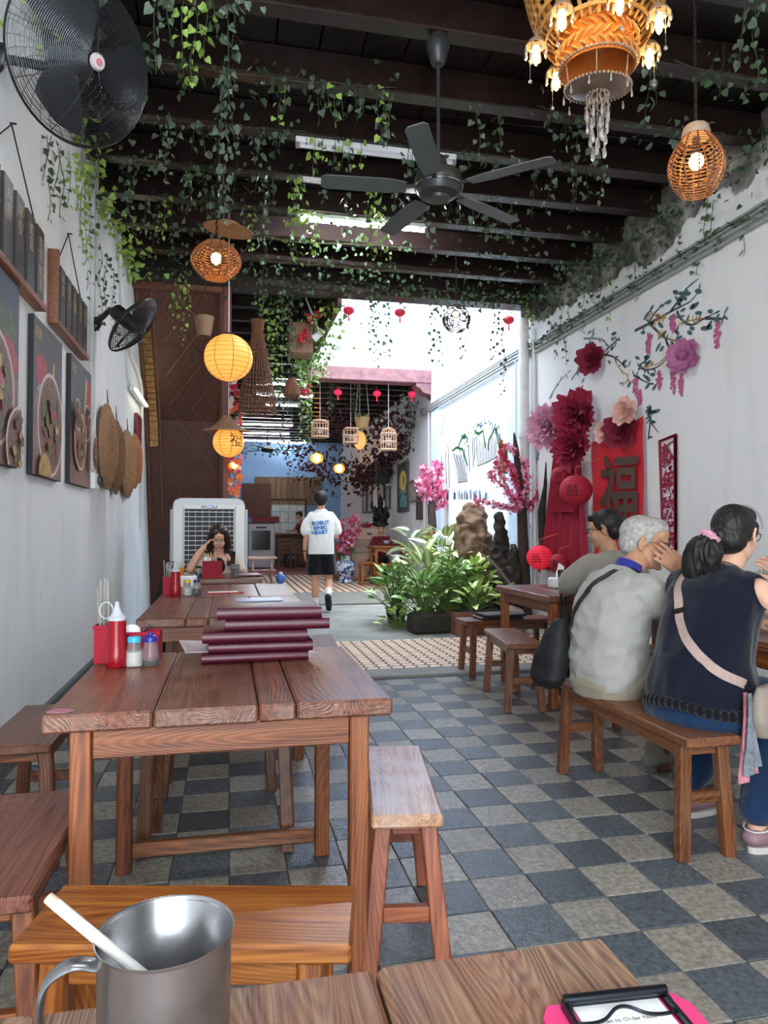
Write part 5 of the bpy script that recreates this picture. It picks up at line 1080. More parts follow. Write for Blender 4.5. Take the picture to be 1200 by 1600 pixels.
def paper(label, c, r, ztop, text=None):
    t = thing('paper_lantern', label, 'lantern', c)
    part('shade', MB().ball((0, 0, 0), (r, r, r*.97), 40, 28), glow('paper_glow', 'f09a40', .42, 'd89a50'), t, True)
    rg = MB()
    for k in range(1, 15):
        ph = PI*k/15; rg.loop([((r+.0008)*math.sin(ph)*math.cos(a), (r+.0008)*math.sin(ph)*math.sin(a), r*.97*math.cos(ph)) for a in [2*PI*i/36 for i in range(36)]], .0016, 4)
    part('ribs', rg, mat('paper_rib', '9a6430', rough=.7), t, kind='stuff'); rv = MB()
    for k in range(8):
        a = 2*PI*k/8+.2; rv.tube([((r+.0005)*math.sin(ph)*math.cos(a), (r+.0005)*math.sin(ph)*math.sin(a), r*.97*math.cos(ph)) for ph in [PI*(.08+.84*i/14) for i in range(15)]], .0028, 4)
    part('seams', rv, mat('paper_rib', '9a6430'), t, kind='stuff'); part('neck', MB().lathe([(.035, r*.95), (.035, r*1.03)], 16), M_black, t)
    part('cord', MB().tube([(0, 0, r), (0, 0, ztop-c[2])], .0035, 6), M_cordw, t)
    if text:
        me = text_mesh(text, r*.95, mat('ink_brown', '3f2c18', rough=.8), 0.); bv = BVHTree.FromPolygons(*(lambda q: ([Vector(v) for v in q.v], q.f))(MB().ball((0, 0, 0), (r, r, r*.97), 40, 28)))
        T = Matrix.Rotation(.55, 4, 'Z') @ Matrix.Translation((0, -r*2, 0)) @ Matrix.Rotation(PI/2, 4, 'X'); part('lettering', project(me, T, bv, Vector((math.sin(.55)*-1, math.cos(.55), 0)), .003), None, t)
    return t
c = aty(357, 559, 6.3); paper('larger round orange paper lantern, lit, left of the passage', tuple(c), .208, 4.0)
c = aty(357, 691, 7.6); paper('smaller orange paper lantern under a straw hat, with a dark character', tuple(c), .162, 4.0, '福')
t = thing('straw_hat', 'conical straw hat on top of the smaller paper lantern', 'hat', (c.x-.02, c.y, c.z+.13), (.08, .0, 0)); part('brim', MB().lathe([(.035, .15), (.10, .07), (.15, .028), (.24, -.005), (.242, -.012), (.15, .018), (.035, .14)], 32, cap=False), M_wickd, t, True); part('ring', MB().loop([(.24*math.cos(a), .24*math.sin(a), -.008) for a in [2*PI*k/32 for k in range(32)]], .006, 5), M_wick, t, True)
c = aty(713, 498, 6.9); t = thing('wicker_ball', 'open wicker ball lamp before the bright courtyard wall', 'lantern', tuple(c)); rg = MB(); rw = random.Random(5)
for k in range(34):
    ax = Vector((rw.gauss(0, 1), rw.gauss(0, 1), rw.gauss(0, 1))).normalized(); a_, b_ = frame_to(ax); r = .04; h = math.sqrt(.14**2-r*r); rg.loop([ax*h+a_*r*math.cos(q)+b_*r*math.sin(q) for q in [2*PI*i/12 for i in range(12)]], .006, 4)
part('wicker', rg, mat('wicker_grey', '33271f', rough=.7), t, kind='stuff'); part('bulb', MB().ball((0, 0, .02), (.03, .03, .036), 12, 8), glow('soft_bulb', 'ffd08a', 3.), t, True); part('cord', MB().tube([(0, 0, .13), (0, 0, 4.0-c.z)], .004, 5), M_chain, t)
# chandelier of rattan baskets and crystal
CHc = Vector((1.645, 2.95, 0)); ch = thing('chandelier', 'tiered rattan basket chandelier with crystal drops and candle bulbs', 'chandelier', tuple(CHc))
M_rg = mat('rattan_lit', 'b5813f', rough=.55, var=.35, vscale=35, bump=.5, bscale=80); M_cry = mat('crystal', 'd8d0c8', rough=.08, trans=.75, ior=1.5); M_bead = mat('bead_string', '9a8878', rough=.3, metal=.3); M_dish = mat('brown_glass_dish', '6a564a', rough=.2, spec=.6, trans=.3)
lat = MB(); nv = 34
bp_ = lambda u: (.19+.155*u**.42, 3.44+.36*u)
for k in range(nv):
    a = 2*PI*k/nv
    for u0, u1 in ((0, .33), (.33, .66), (.66, 1.)):
        q = [bp_(u0), bp_(u1)]; V = []
        for rr_, zz_ in q:
            for da in (-.035, .035): V.append((rr_*math.cos(a+da), rr_*math.sin(a+da), zz_))
        V2 = [(x*1.012, y*1.012, z) for x, y, z in V]; lat.add(V+V2, [(0, 1, 3, 2), (4, 6, 7, 5), (0, 2, 6, 4), (1, 5, 7, 3)])
for k in range(9):
    r_, z_ = bp_((k+.4)/9.2); lat.lathe([(r_*.998, z_-.009), (r_*1.016, z_-.009), (r_*1.02, z_+.009), (r_*1.0, z_+.009)], 36, cap=False)
part('basket', lat, M_rg, ch, kind='stuff'); part('basket_rim', MB().loop([(.345*math.cos(a), .345*math.sin(a), 3.81) for a in [2*PI*k/40 for k in range(40)]], .014, 8), M_rg, ch, True)
br = MB()
for row in range(4):
    for k in range(26):
        a = 2*PI*k/26+(row % 2)*.12; z = 3.335+.045*row; d = Vector((-math.sin(a), math.cos(a), .9 if row % 2 else -.9)).normalized(); p = Vector((.172*math.cos(a), .172*math.sin(a), z)); br.tube([p-d*.026, p+Vector((math.cos(a), math.sin(a), 0))*.008, p+d*.026], [.006, .011, .006], 6, ell=.6)
part('braided_band', br, M_rg, ch, True, kind='stuff'); part('band_glow_liner', MB().lathe([(.163, 3.30), (.160, 3.52)], 36, cap=False), mat('liner_orange', 'c26a22', rough=.6, bump=.5, bscale=50), ch, True)  # the basket's inner orange glow is painted into this liner's colour
def bead_ring(r, z, n, br_): 
    b = MB()
    for k in range(n): a = 2*PI*k/n; b.ball((r*math.cos(a), r*math.sin(a), z), br_, 6, 4)
    return b
part('bead_rim', bead_ring(.170, 3.315, 54, .0085), M_bead, ch, True, kind='stuff')
dm = Matrix.Translation((0, 0, 3.20)) @ Matrix.Rotation(.12, 4, 'X'); part('dish', MB().lathe([(0, -.006), (.10, 0), (.142, .016), (.145, .02), (.10, .006), (0, .0)], 36, dm, cap=False), M_dish, ch, True)
b = MB()
for k in range(50): a = 2*PI*k/50; b.ball(dm @ Vector((.147*math.cos(a), .147*math.sin(a), .018)), .007, 6, 4)
part('bead_rim', b, M_bead, ch, True, kind='stuff')
for k in range(6): a = 2*PI*k/6; part('hanging_strand', MB().tube([(.155*math.cos(a), .155*math.sin(a), 3.31), (.143*math.cos(a), .143*math.sin(a), 3.215)], .003, 5), M_bead, ch)
drop = MB().lathe([(0, 0), (.003, -.004), (.0035, -.010), (.009, -.04), (.0075, -.052), (0, -.062)], 8).mesh('crystal_drop', M_cry, False)
def drops(r, z, n, ph=0, sc_=1., cx=0, cy=0):
    for k in range(n): a = 2*PI*k/n+ph; o = link('crystal_drop', drop, ch, (cx+r*math.cos(a), cy+r*math.sin(a), z)); o.scale = (sc_,)*3
cw = bead_ring(.05, 3.185, 18, .006)
for k in range(8): a = 2*PI*k/8; cw.loop([(.048*math.cos(a+.3*math.cos(q)), .048*math.sin(a+.3*math.cos(q)), 3.16+.022*math.sin(q)) for q in [2*PI*i/10 for i in range(10)]], .003, 4)
for k in range(18): a = 2*PI*k/18; cw.ball((.052*math.cos(a), .052*math.sin(a), 3.13), .006, 6, 4)
part('crown', cw, M_bead, ch, True, kind='stuff')
for r, z, n, s_ in ((.05, 3.125, 8, 1.), (.045, 3.07, 7, 1.), (.035, 3.02, 5, 1.1), (.03, 2.965, 3, 1.2)): drops(r, z, n, z*7, s_)
part('drop_wires', MB().tube([(0, 0, 3.19), (0, 0, 2.95)], .002, 4).tube([(.03, 0, 3.1), (.03, 0, 2.95)], .0015, 4).tube([(-.03, .02, 3.1), (-.02, .02, 2.95)], .0015, 4), M_bead, ch)
drops(.150, 3.20, 10, .2, .7)
for k in range(7):
    a = 2*PI*k/7+.95; x, y = .275*math.cos(a), .275*math.sin(a); z = 3.43
    cu = part('bulb_cup', MB().lathe([(.012, z+.05), (.034, z+.045), (.05, z+.02), (.047, z+.018)], 14, Matrix.Translation((x, y, 0)), cap=False), M_bead, ch, True)
    part('bulb', MB().lathe([(0, z-.075), (.008, z-.065), (.019, z-.035), (.017, z-.01), (.01, z+.02), (0, z+.02)], 12, Matrix.Translation((x, y, 0)), cap=False), glow('candle_bulb', 'ffce7a', 11.), cu, True)
    part('arm', MB().tube([(x, y, z+.06), (x*.95, y*.95, z+.14), (x*.85, y*.85, z+.22)], .006, 6), M_bead, ch)
    for q in range(8): b_ = 2*PI*q/8; o = link('crystal_drop', drop, ch, (x+.05*math.cos(b_), y+.05*math.sin(b_), z+.018)); o.scale = (.85,)*3
    part('bead_string', MB().tube([(x*1.1, y*1.1, z), (x*1.1, y*1.1, z-.14)], .0012, 4).ball((x*1.1, y*1.1, z-.145), .009, 8, 6).ball((x*1.1, y*1.1, z-.05), .008, 8, 6), M_cry, ch)
h = MB(); chain(h, 0, 0, 3.8, 4.0, .05)
for k in range(3): a = 2*PI*k/3; h.tube([(.33*math.cos(a), .33*math.sin(a), 3.81), (0, 0, 3.99)], .004, 5)
part('hanger', h, M_chain, ch)
# red lanterns in a row, bird cages, baskets
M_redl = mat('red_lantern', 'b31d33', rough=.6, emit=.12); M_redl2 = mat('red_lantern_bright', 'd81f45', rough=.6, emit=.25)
rl = thing('red_lantern', 'small red lantern strung across the bright courtyard opening', 'lantern', (0, 0, 0), 0, 'red lanterns under the header beam')
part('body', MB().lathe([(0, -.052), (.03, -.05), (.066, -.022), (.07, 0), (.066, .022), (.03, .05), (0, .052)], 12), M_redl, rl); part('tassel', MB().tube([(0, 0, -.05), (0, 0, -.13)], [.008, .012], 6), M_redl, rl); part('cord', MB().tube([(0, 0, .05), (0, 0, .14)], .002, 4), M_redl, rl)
sp = [(545, 485), (625, 488), (795, 500)]
for k, (px, py) in enumerate(sp):
    c = aty(px, py, 8.55); o = rl if k == 0 else dup(rl); o.location = c; o['label'] = 'small red lantern strung before the bright upper wall, %s one' % ('left', 'middle', 'right')[k]
wire = MB().tube([aty(480, 472, 8.55), aty(545, 478, 8.55), aty(625, 480, 8.55), aty(795, 492, 8.55), aty(835, 488, 8.55)], .003, 4)
single('lantern_wire', wire, M_chain, 'thin wire carrying the small red lanterns behind the header beam', 'wire')
rl2 = dup(rl, 'small bright red lantern hanging below the pink lintel'); rl2['group'] = 'red lanterns under the pink lintel'
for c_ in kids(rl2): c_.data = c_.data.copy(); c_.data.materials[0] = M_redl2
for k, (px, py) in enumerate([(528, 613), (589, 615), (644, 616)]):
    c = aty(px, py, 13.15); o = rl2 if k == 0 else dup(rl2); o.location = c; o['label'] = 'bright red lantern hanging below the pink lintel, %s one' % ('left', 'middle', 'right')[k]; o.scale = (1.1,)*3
    single('lantern_string', MB().tube([(c.x, c.y, c.z+.14), (c.x, c.y, 4.25)], .004, 4), M_chain, 'string of the %s red lantern under the pink lintel' % ('left', 'middle', 'right')[k], 'string')
def cage(label, px, py0, py1, wpx, y, dome, sq=False):
    top = aty(px, py0, y); bot = aty(px, py1, y); r = wpx/2*y/FOC*1.0; H = top.z-bot.z; t = thing('bird_cage', label, 'bird cage', (bot.x, y, bot.z))
    m = mat('bamboo_cage', 'c09a7c', rough=.6, emit=0.); b = MB(); n = 18; hw = H*(.68 if dome else .86)
    pts = [((r, 0), (r, hw))]
    bars = []
    for k in range(n):
        a = 2*PI*k/n
        x, yy = (r*math.cos(a), r*math.sin(a)) if not sq else (max(-r, min(r, r*1.42*math.cos(a))), max(-r, min(r, r*1.42*math.sin(a))))
        b.tube([(x, yy, 0), (x, yy, hw), (x*.72, yy*.72, hw+(H-hw)*.6), (0, 0, H)], r*.03, 4)
    part('bars', b, m, t, kind='stuff')
    for z in (0, hw*.5, hw): 
        ring = [(r*math.cos(a), r*math.sin(a), z) for a in [2*PI*k/20 for k in range(20)]] if not sq else [(x*r, y_*r, z) for x, y_ in ((-1, -1), (1, -1), (1, 1), (-1, 1))]
        part('hoop', MB().loop(ring, r*.07, 5), m, t)
    part('floor_board', MB().lathe([(r*.98, -.01), (r*.98, .015)], 20) if not sq else MB().box((0, 0, 0), (2*r, 2*r, .02)), m, t); part('perch', MB().box((0, 0, H*.35), (r*.7, r*.5, H*.35), ch=.01), mat('cage_feeder', '8a7a70' if not sq else 'b98a50', rough=.7), t); part('hook_line', MB().tube([(0, 0, H), (0, 0, 4.25-bot.z)], r*.03, 5), M_cordw, t)
cage('leftmost bird cage, under the pink lintel', 500, 655, 683, 27, 13.2, False); cage('small square bird cage in the middle, slightly lower', 548, 667, 692, 22, 13.5, False, True); cage('domed bird cage on the right under the pink lintel', 607, 667, 703, 26, 13.0, True)
t = thing('hanging_planter', 'woven hanging planter between the bird cages', 'planter', tuple(aty(566, 669, 13.9))); part('pot', MB().lathe([(0, 0), (.11, 0), (.155, .2), (.15, .21), (.1, .01)], 18, cap=False), mat('planter_tan', 'b08a5c', rough=.7, bump=.5, bscale=40), t, True); part('hangers', MB().tube([(-.14, 0, .2), (-.05, 0, 1.3)], .006, 4).tube([(.14, 0, .2), (.05, 0, 1.3)], .006, 4), M_cordw, t)
b = MB()
for k in range(16): a = R.uniform(0, 6.28); b.ball((.1*math.cos(a), .1*math.sin(a), .22+R.uniform(0, .06)), (.04, .04, .015), 6, 4)
part('foliage', b, mat('planter_leaf', '7f9a45', rough=.6, rvar=.2), t, kind='stuff')
t = thing('gong_lamp', 'round amber lamp beside the square bird cage', 'lantern', tuple(aty(562, 688, 14.2))); part('disc', MB().ball((0, 0, 0), (.13, .03, .19), 18, 12), mat('amber_disc', 'c0904a', rough=.5, emit=.4), t, True); part('cord', MB().tube([(0, 0, .18), (0, 0, 1.25)], .006, 4), M_cordw, t)
for k, (px, py, y) in enumerate(((495, 716, 20.5), (530, 732, 18.5), (366, 727, 8.2))):
    c = aty(px, py, y); s_ = (.16, .13, .045)[k]; t = thing('amber_lamp', ('amber globe lamp hanging at the blue wall', 'amber globe lamp hanging in front of the dark red ivy', 'tiny amber lamp on the flower garland')[k], 'lantern', tuple(c)); part('globe', MB().ball((0, 0, 0), (s_*1.2, s_*1.2, s_), 16, 10), mat('amber_glass', 'c59a48', rough=.3, trans=.6), t, True); part('bulb', MB().ball((0, 0, 0), s_*.45, 10, 8), M_bulb, t, True)
    part('cord', MB().tube([(0, 0, s_), (0, 0, (4.25-c.z) if k < 2 else .06)], .006, 4), M_chain, t)
t = thing('fish_trap', 'tall brown conical bamboo fish trap hanging in the passage', 'basket', tuple(aty(402, 646, 8.0))); H = aty(402, 500, 8.0).z-t.location.z; b = MB()
for k in range(30): a = 2*PI*k/30; b.tube([(.205*math.cos(a), .205*math.sin(a), 0), (.19*math.cos(a), .19*math.sin(a), H*.2), (.11*math.cos(a), .11*math.sin(a), H*.6), (.055*math.cos(a), .055*math.sin(a), H*.88), (.075*math.cos(a), .075*math.sin(a), H)], .006, 4)
part('splints', b, M_ratd, t, kind='stuff'); b = MB()
for k in range(22): u = k/21; r_ = .205-.15*min(1, u*1.1)**.95; b.loop([(r_*math.cos(a), r_*math.sin(a), u*H*.95) for a in [2*PI*i/22 for i in range(22)]], .0055, 4)
part('weave', b, mat('trap_brown', '6d4a35', rough=.7), t, kind='stuff'); part('cord', MB().tube([(0, 0, H), (0, 0, 4.2-t.location.z)], .004, 4), M_chain, t)
t = thing('coconut_basket', 'small brown shaggy basket under the ivy cluster', 'basket', tuple(aty(456, 622, 9.0))); part('body', MB().lathe([(.06, 0), (.11, .03), (.10, .13), (.05, .24), (.02, .26)], 18), mat('coconut_fibre', '6b4632', rough=.9, bump=1., bscale=40, var=.4, vscale=30), t, True); part('cord', MB().tube([(0, 0, .25), (0, 0, 4.2-t.location.z)], .004, 4), M_chain, t)
t = thing('hanging_pot', 'pale hanging flower pot in front of the woven stair panel', 'planter', tuple(aty(319, 526, 7.4))); part('pot', MB().lathe([(.065, 0), (.10, .2), (.095, .2), (.06, .02)], 20, cap=False), mat('pot_tan', '7a5f4a', rough=.8, bump=.4), t, True); part('hangers', MB().tube([(-.09, 0, .2), (.01, 0, .52)], .0035, 4).tube([(.09, 0, .2), (.01, 0, .52)], .0035, 4).tube([(.01, 0, .52), (.01, 0, 4.0-t.location.z)], .0035, 4), M_chain, t)
wb_ = thing('wooden_box', 'weathered wooden box fixed under the passage edge among ivy', 'box', tuple(aty(469, 556, 9.4))); part('box', MB().box((0, 0, .2), (.3, .34, .4), ch=.01), wood('box_wood', '6a4a36', '957258', 'Z', rough=.7), wb_); part('bracket', MB().box((0, 0, .55), (.04, .04, .4)), M_bclip, wb_)
cp = thing('spot_lamp', 'small spot lamp on the passage fascia', 'light', tuple(aty(500, 521, 9.0))); part('shade', MB().lathe([(.05, -.1), (.035, .05), (0, .06)], 16, TR(rot=(.5, .9, 0))), M_whitep, cp, True); part('stem', MB().tube([(0, 0, 0), (-.2, .1, .55)], .012, 6), M_whitep, cp)
# ---------------------------------------------------------------- woven stair panel, flower post, air cooler
M_pan = mat('woven_panel_brown', '4a2c22', rough=.45, var=.25, vscale=20, bump=.5, bscale=70); M_lath = mat('panel_lath', '6b4434', rough=.4, var=.2)
pn = thing('stair_panel', 'dark brown woven bamboo panel closing the stairs, with diagonal laths', 'panel', (0, 0, 0))
prof = [(8.35, 3.96), (9.6, 2.6), (10.5, 0.0)]; xa, xb = LW, -.07
V = []; 
for y, z in prof: V += [(xa, y, z), (xb, y, z), (xb, y+.06, z), (xa, y+.06, z)]
F = []
for i in range(2): F += [tuple(i*4+k for k in (0, 1))+((i+1)*4+1, (i+1)*4), (i*4+2, i*4+3, (i+1)*4+3, (i+1)*4+2), (i*4+1, i*4+2, (i+1)*4+2, (i+1)*4+1), (i*4+3, i*4, (i+1)*4, (i+1)*4+3)]
part('sheet', MB().add(V, F+[(3, 2, 1, 0), (8, 9, 10, 11)]), M_pan, pn)
def on_panel(u, s):   # u across 0..1, s down the slope in metres
    L0 = math.dist(prof[0], prof[1]); a, b = (prof[0], prof[1]) if s < L0 else (prof[1], prof[2]); t_ = (s/L0) if s < L0 else (s-L0)/math.dist(prof[1], prof[2])
    return Vector((xa+(xb-xa)*u, a[0]+(b[0]-a[0])*t_-.012, a[1]+(b[1]-a[1])*t_+.004))
LT = math.dist(prof[0], prof[1])+math.dist(prof[1], prof[2])
for sgn in (1, -1):
    for k in range(-3, 12):
        P = []
        for i in range(25):
            u = .3+.6*i/24; s = .28+.46*k+sgn*(u-.6)*1.5
            if .05 < s < LT-.05: P.append(on_panel(u, s))
        if len(P) > 3: part('lath', MB().tube(P, .008, 4), M_lath, pn)
part('edge_board', MB().tube([on_panel(.98, s) for s in (0.02, .8, 1.6, LT*.6, LT*.8, LT-.02)], .035, 4), M_lath, pn)
part('top_rail', MB().box(((xa+xb)/2, 8.33, 3.93), (xb-xa, .08, .07), ch=.006), M_lath, pn)
gs = MB(); 
for i in range(23):
    s = .25+i*.085; a, b_ = on_panel(.07, s), on_panel(.15, s+.08); gs.box(((a+b_)/2)[:], (.10, .02, .09))
part('gold_strip', gs, mat('gilt_strip', '7a5628', rough=.35, metal=.4, var=.5, vscale=30), pn, kind='stuff', label='gilded carved strip')
for u in (.03, .19): part('edge_board', MB().tube([on_panel(u, s) for s in (0.1, .8, 1.6, 2.4, 3.2)], .015, 4), M_lath, pn)
po = thing('post', 'slim red-brown post wound with paper flowers at the passage entrance', 'post', (-.03, 8.3, 0)); part('shaft', MB().box((0, 0, 1.98), (.09, .09, 3.96), ch=.008), mat('post_red', '5e2d2a', rough=.5), po)
gfl = MB().add([], [])
fm = [mat('garland_'+n, c_, rough=.7) for n, c_ in (('orange', 'd9793a'), ('pink', 'd88aa8'), ('red', 'b32a3a'), ('coral', 'd8604a'), ('cream', 'd9c8c0'))]
def flower_mesh(m, n=6, r=.05):
    b = MB()
    for ring, (rr, z, tl) in enumerate(((r, 0, .3), (r*.7, .008, .8))):
        for k in range(n):
            a = 2*PI*k/n+ring*.5; d = Vector((math.cos(a), math.sin(a), 0)); s_ = Vector((-math.sin(a), math.cos(a), 0)); up = Vector((0, 0, 1)); tip = d*rr*math.cos(tl)+up*rr*math.sin(tl)
            b.add([(0, 0, z), tip*.6+s_*rr*.42+up*z, tip+up*(z-.004), tip*.6-s_*rr*.42+up*z], [(0, 1, 2, 3)])
    return b.mesh('flower', m)
fms = [flower_mesh(m) for m in fm]
ga = thing('flower_garland', 'garland of orange, pink and red paper flowers hanging down the red post', 'garland', (.02, 8.22, 0))
zs = [aty(362, py, 8.2).z for py in range(590, 776, 3)]
for i, z in enumerate(zs):
    o = link('flower', fms[R.choice((0, 0, 1, 2, 3, 4))], ga, (R.uniform(-.02, .12), R.uniform(-.04, .02), z), (PI/2+R.uniform(-.5, .5), 0, R.uniform(-.6, .9))); o.scale = (R.uniform(.6, .95),)*3
part('leafy_string', MB().tube([(.03+.02*math.sin(i), -.0, z) for i, z in enumerate(zs)], .008, 5), mat('garland_green', '3d5a35', rough=.7), ga)
ac = thing('air_cooler', 'large white evaporative air cooler with a black louvred grille', 'air cooler', (-.205, 7.78, 0))
M_acw = mat('cooler_white', 'd5d7d6', rough=.4); M_acg = mat('cooler_grey', 'a9aeb0', rough=.45)
part('body', MB().box((0, .17, .78), (.74, .40, 1.34), ch=.02), M_acw, ac); part('top', MB().prism([(-.37, 0), (.37, 0), (.35, .05), (.29, .075), (-.29, .075), (-.35, .05)], .44, Matrix.Translation((0, .39, 1.44)) @ Matrix.Rotation(PI/2, 4, 'X')), mat('cooler_top', 'bfc7cb', rough=.4), ac)
for s in (-1, 1): part('front_column', MB().box((s*.315, -.045, .80), (.11, .06, 1.28), ch=.02), M_acw, ac); part('side_pad', MB().box((s*.385, .17, .80), (.03, .36, 1.2), ch=.004), M_acg, ac)
part('grille_back', MB().box((0, -.028, 1.07), (.50, .01, .66)), mat('cooler_dark', '10131c', rough=.5), ac); part('lower_panel', MB().box((0, -.04, .44), (.52, .03, .58), ch=.01), M_acw, ac); part('upper_panel', MB().box((0, -.045, 1.425), (.54, .035, .05), ch=.004), M_acw, ac)
for k in range(13): part('louvre', MB().box((0, -.05, .77+.05*k), (.50, .03, .007)), M_acw, ac)
for k in range(7): part('vane', MB().box((-.21+.07*k, -.038, 1.07), (.005, .012, .64)), M_acg, ac)
part('display', MB().box((0, -.064, 1.425), (.17, .006, .026), ch=.002), mat('cooler_display', '101540', rough=.2), ac); part('display_light', MB().box((.0, -.0675, 1.425), (.06, .002, .006)).box((.06, -.0675, 1.43), (.014, .002, .008)), glow('blue_led', '3a55ff', 4.), ac)
for s in (-1, 1): part('caster', MB().tube([(s*.3-.02, .05, .055), (s*.3+.02, .05, .055)], .052, 14), M_black, ac); part('caster', MB().tube([(s*.3-.02, .3, .055), (s*.3+.02, .3, .055)], .052, 14), M_black, ac)
# ---------------------------------------------------------------- artificial ivy
M_ivy = mat('ivy_dark', '3d5238', rough=.55, rvar=.3, var=.25, vscale=25); M_ivl = mat('ivy_light', '7f9c45', rough=.5, rvar=.25, var=.25, vscale=25); M_ivg = mat('ivy_grey', '59695a', rough=.6, rvar=.25, var=.2, vscale=25); M_stem = mat('ivy_stem', '3a4029', rough=.7)
rv = random.Random(21)
def leaf_geo(mb, p, d, nrm, s):
    """heart-shaped leaf folded along its midrib"""
    d = d.normalized(); sd = d.cross(nrm).normalized(); n = sd.cross(d)
    P = [p, p+(sd*.42+d*-.06+n*.05)*s, p+(sd*.5+d*.34+n*.1)*s, p+(sd*.22+d*.78+n*.05)*s, p+d*1.05*s-n*.05*s, p+(-sd*.22+d*.78+n*.05)*s, p+(-sd*.5+d*.34+n*.1)*s, p+(-sd*.42+d*-.06+n*.05)*s, p+d*.4*s]
    mb.add(P, [(0, 1, 2, 8), (8, 2, 3, 4), (8, 4, 5, 6), (0, 8, 6, 7)])
def ivy_proto(L, m, step=.036, s0=.043, spread=.0):
    st = MB(); lf = MB(); P = []; ph = rv.uniform(0, 6)
    n = max(3, int(L/.06)); 
    for i in range(n+1): z = -L*i/n; P.append(Vector((.014*math.sin(ph+i*.9)+spread*math.sin(i*.35+ph), .014*math.cos(ph*2+i*.7), z)))
    st.tube(P, .0022, 4, caps=False); k = int(L/step); a = rv.uniform(0, 6)
    for i in range(k):
        t = (i+.6)/k*n; j = min(n-1, int(t)); p = P[j].lerp(P[j+1], t-j); a += 2.2+rv.uniform(-.5, .5)
        o = Vector((math.cos(a), math.sin(a), rv.uniform(-.3, .35))); q = p+o*rv.uniform(.012, .034); st.tube([p, q], .0011, 3, caps=False)
        d = Vector((o.x*.6, o.y*.6, -rv.uniform(.5, 1.1))); nn = Vector((rv.uniform(-1, 1), rv.uniform(-1, 1), rv.uniform(-.2, .6)))
        leaf_geo(lf, q, d, nn, s0*rv.uniform(.65, 1.2)*(1 if i < k*.85 else .75))
    return st.mesh('ivy_strand', M_stem), lf.mesh('leaves', m)
LEN = (.22, .36, .55, .8, 1.1, 1.5)
PROTO = {(i, mi): [ivy_proto(L, m) for _ in range(2)] for i, L in enumerate(LEN) for mi, m in enumerate((M_ivy, M_ivl, M_ivg))}
_ord = ['first', 'second', 'third', 'fourth', 'fifth', 'sixth', 'seventh', 'eighth', 'ninth', 'tenth', 'eleventh', 'twelfth']
def ordn(n): return _ord[n] if n < 12 else '%d%s' % (n+1, {1: 'st', 2: 'nd', 3: 'rd'}.get((n+1) % 10, 'th') if not 10 < (n+1) % 100 < 14 else 'th')
def ivy(loc, L, mi, label, group, s=1.):
    i = min(range(len(LEN)), key=lambda k: abs(LEN[k]-L)); st, lf = rv.choice(PROTO[(i, mi)])
    o = link('ivy_strand', st, None, loc, (rv.uniform(-.06, .06), rv.uniform(-.06, .06), rv.uniform(0, 6.28))); k = L/LEN[i]; o.scale = (s, s, k)
    tag(o, label, 'ivy', group); c = link('leaves', lf, o); c['kind'] = 'stuff'; return o
def drape(p0, p1, mi, label, cat='ivy', group=None, sag=.12, dens=70, size=.045, fluff=.07, m=None):
    """a garland along a joist, wire or edge"""
    p0 = Vector(p0); p1 = Vector(p1); n = max(6, int((p1-p0).length/.12)); st = MB(); lf = MB(); P = []
    for i in range(n+1): t = i/n; P.append(p0.lerp(p1, t)+Vector((rv.uniform(-.02, .02), rv.uniform(-.02, .02), -sag*4*t*(1-t)*rv.uniform(.6, 1.2))))
    st.tube(P, .003, 4, caps=False)
    for i in range(int(dens*(p1-p0).length)):
        t = rv.random()*n; j = min(n-1, int(t)); p = P[j].lerp(P[j+1], t-j)+Vector((rv.gauss(0, 1), rv.gauss(0, 1), rv.gauss(-.3, 1)))*fluff; p.x = max(LW+.03, min(RW-.03, p.x)); p.z = min(p.z, 4.17)
        leaf_geo(lf, p, Vector((rv.uniform(-1, 1), rv.uniform(-1, 1), rv.uniform(-1.2, .1))), Vector((rv.uniform(-1, 1), rv.uniform(-1, 1), rv.uniform(0, 1))), size*rv.uniform(.6, 1.25))
    o = single('ivy_garland', st, M_stem, label, cat, group=group); c = part('leaves', lf, m or (M_ivy, M_ivl, M_ivg)[mi], o, kind='stuff'); return o
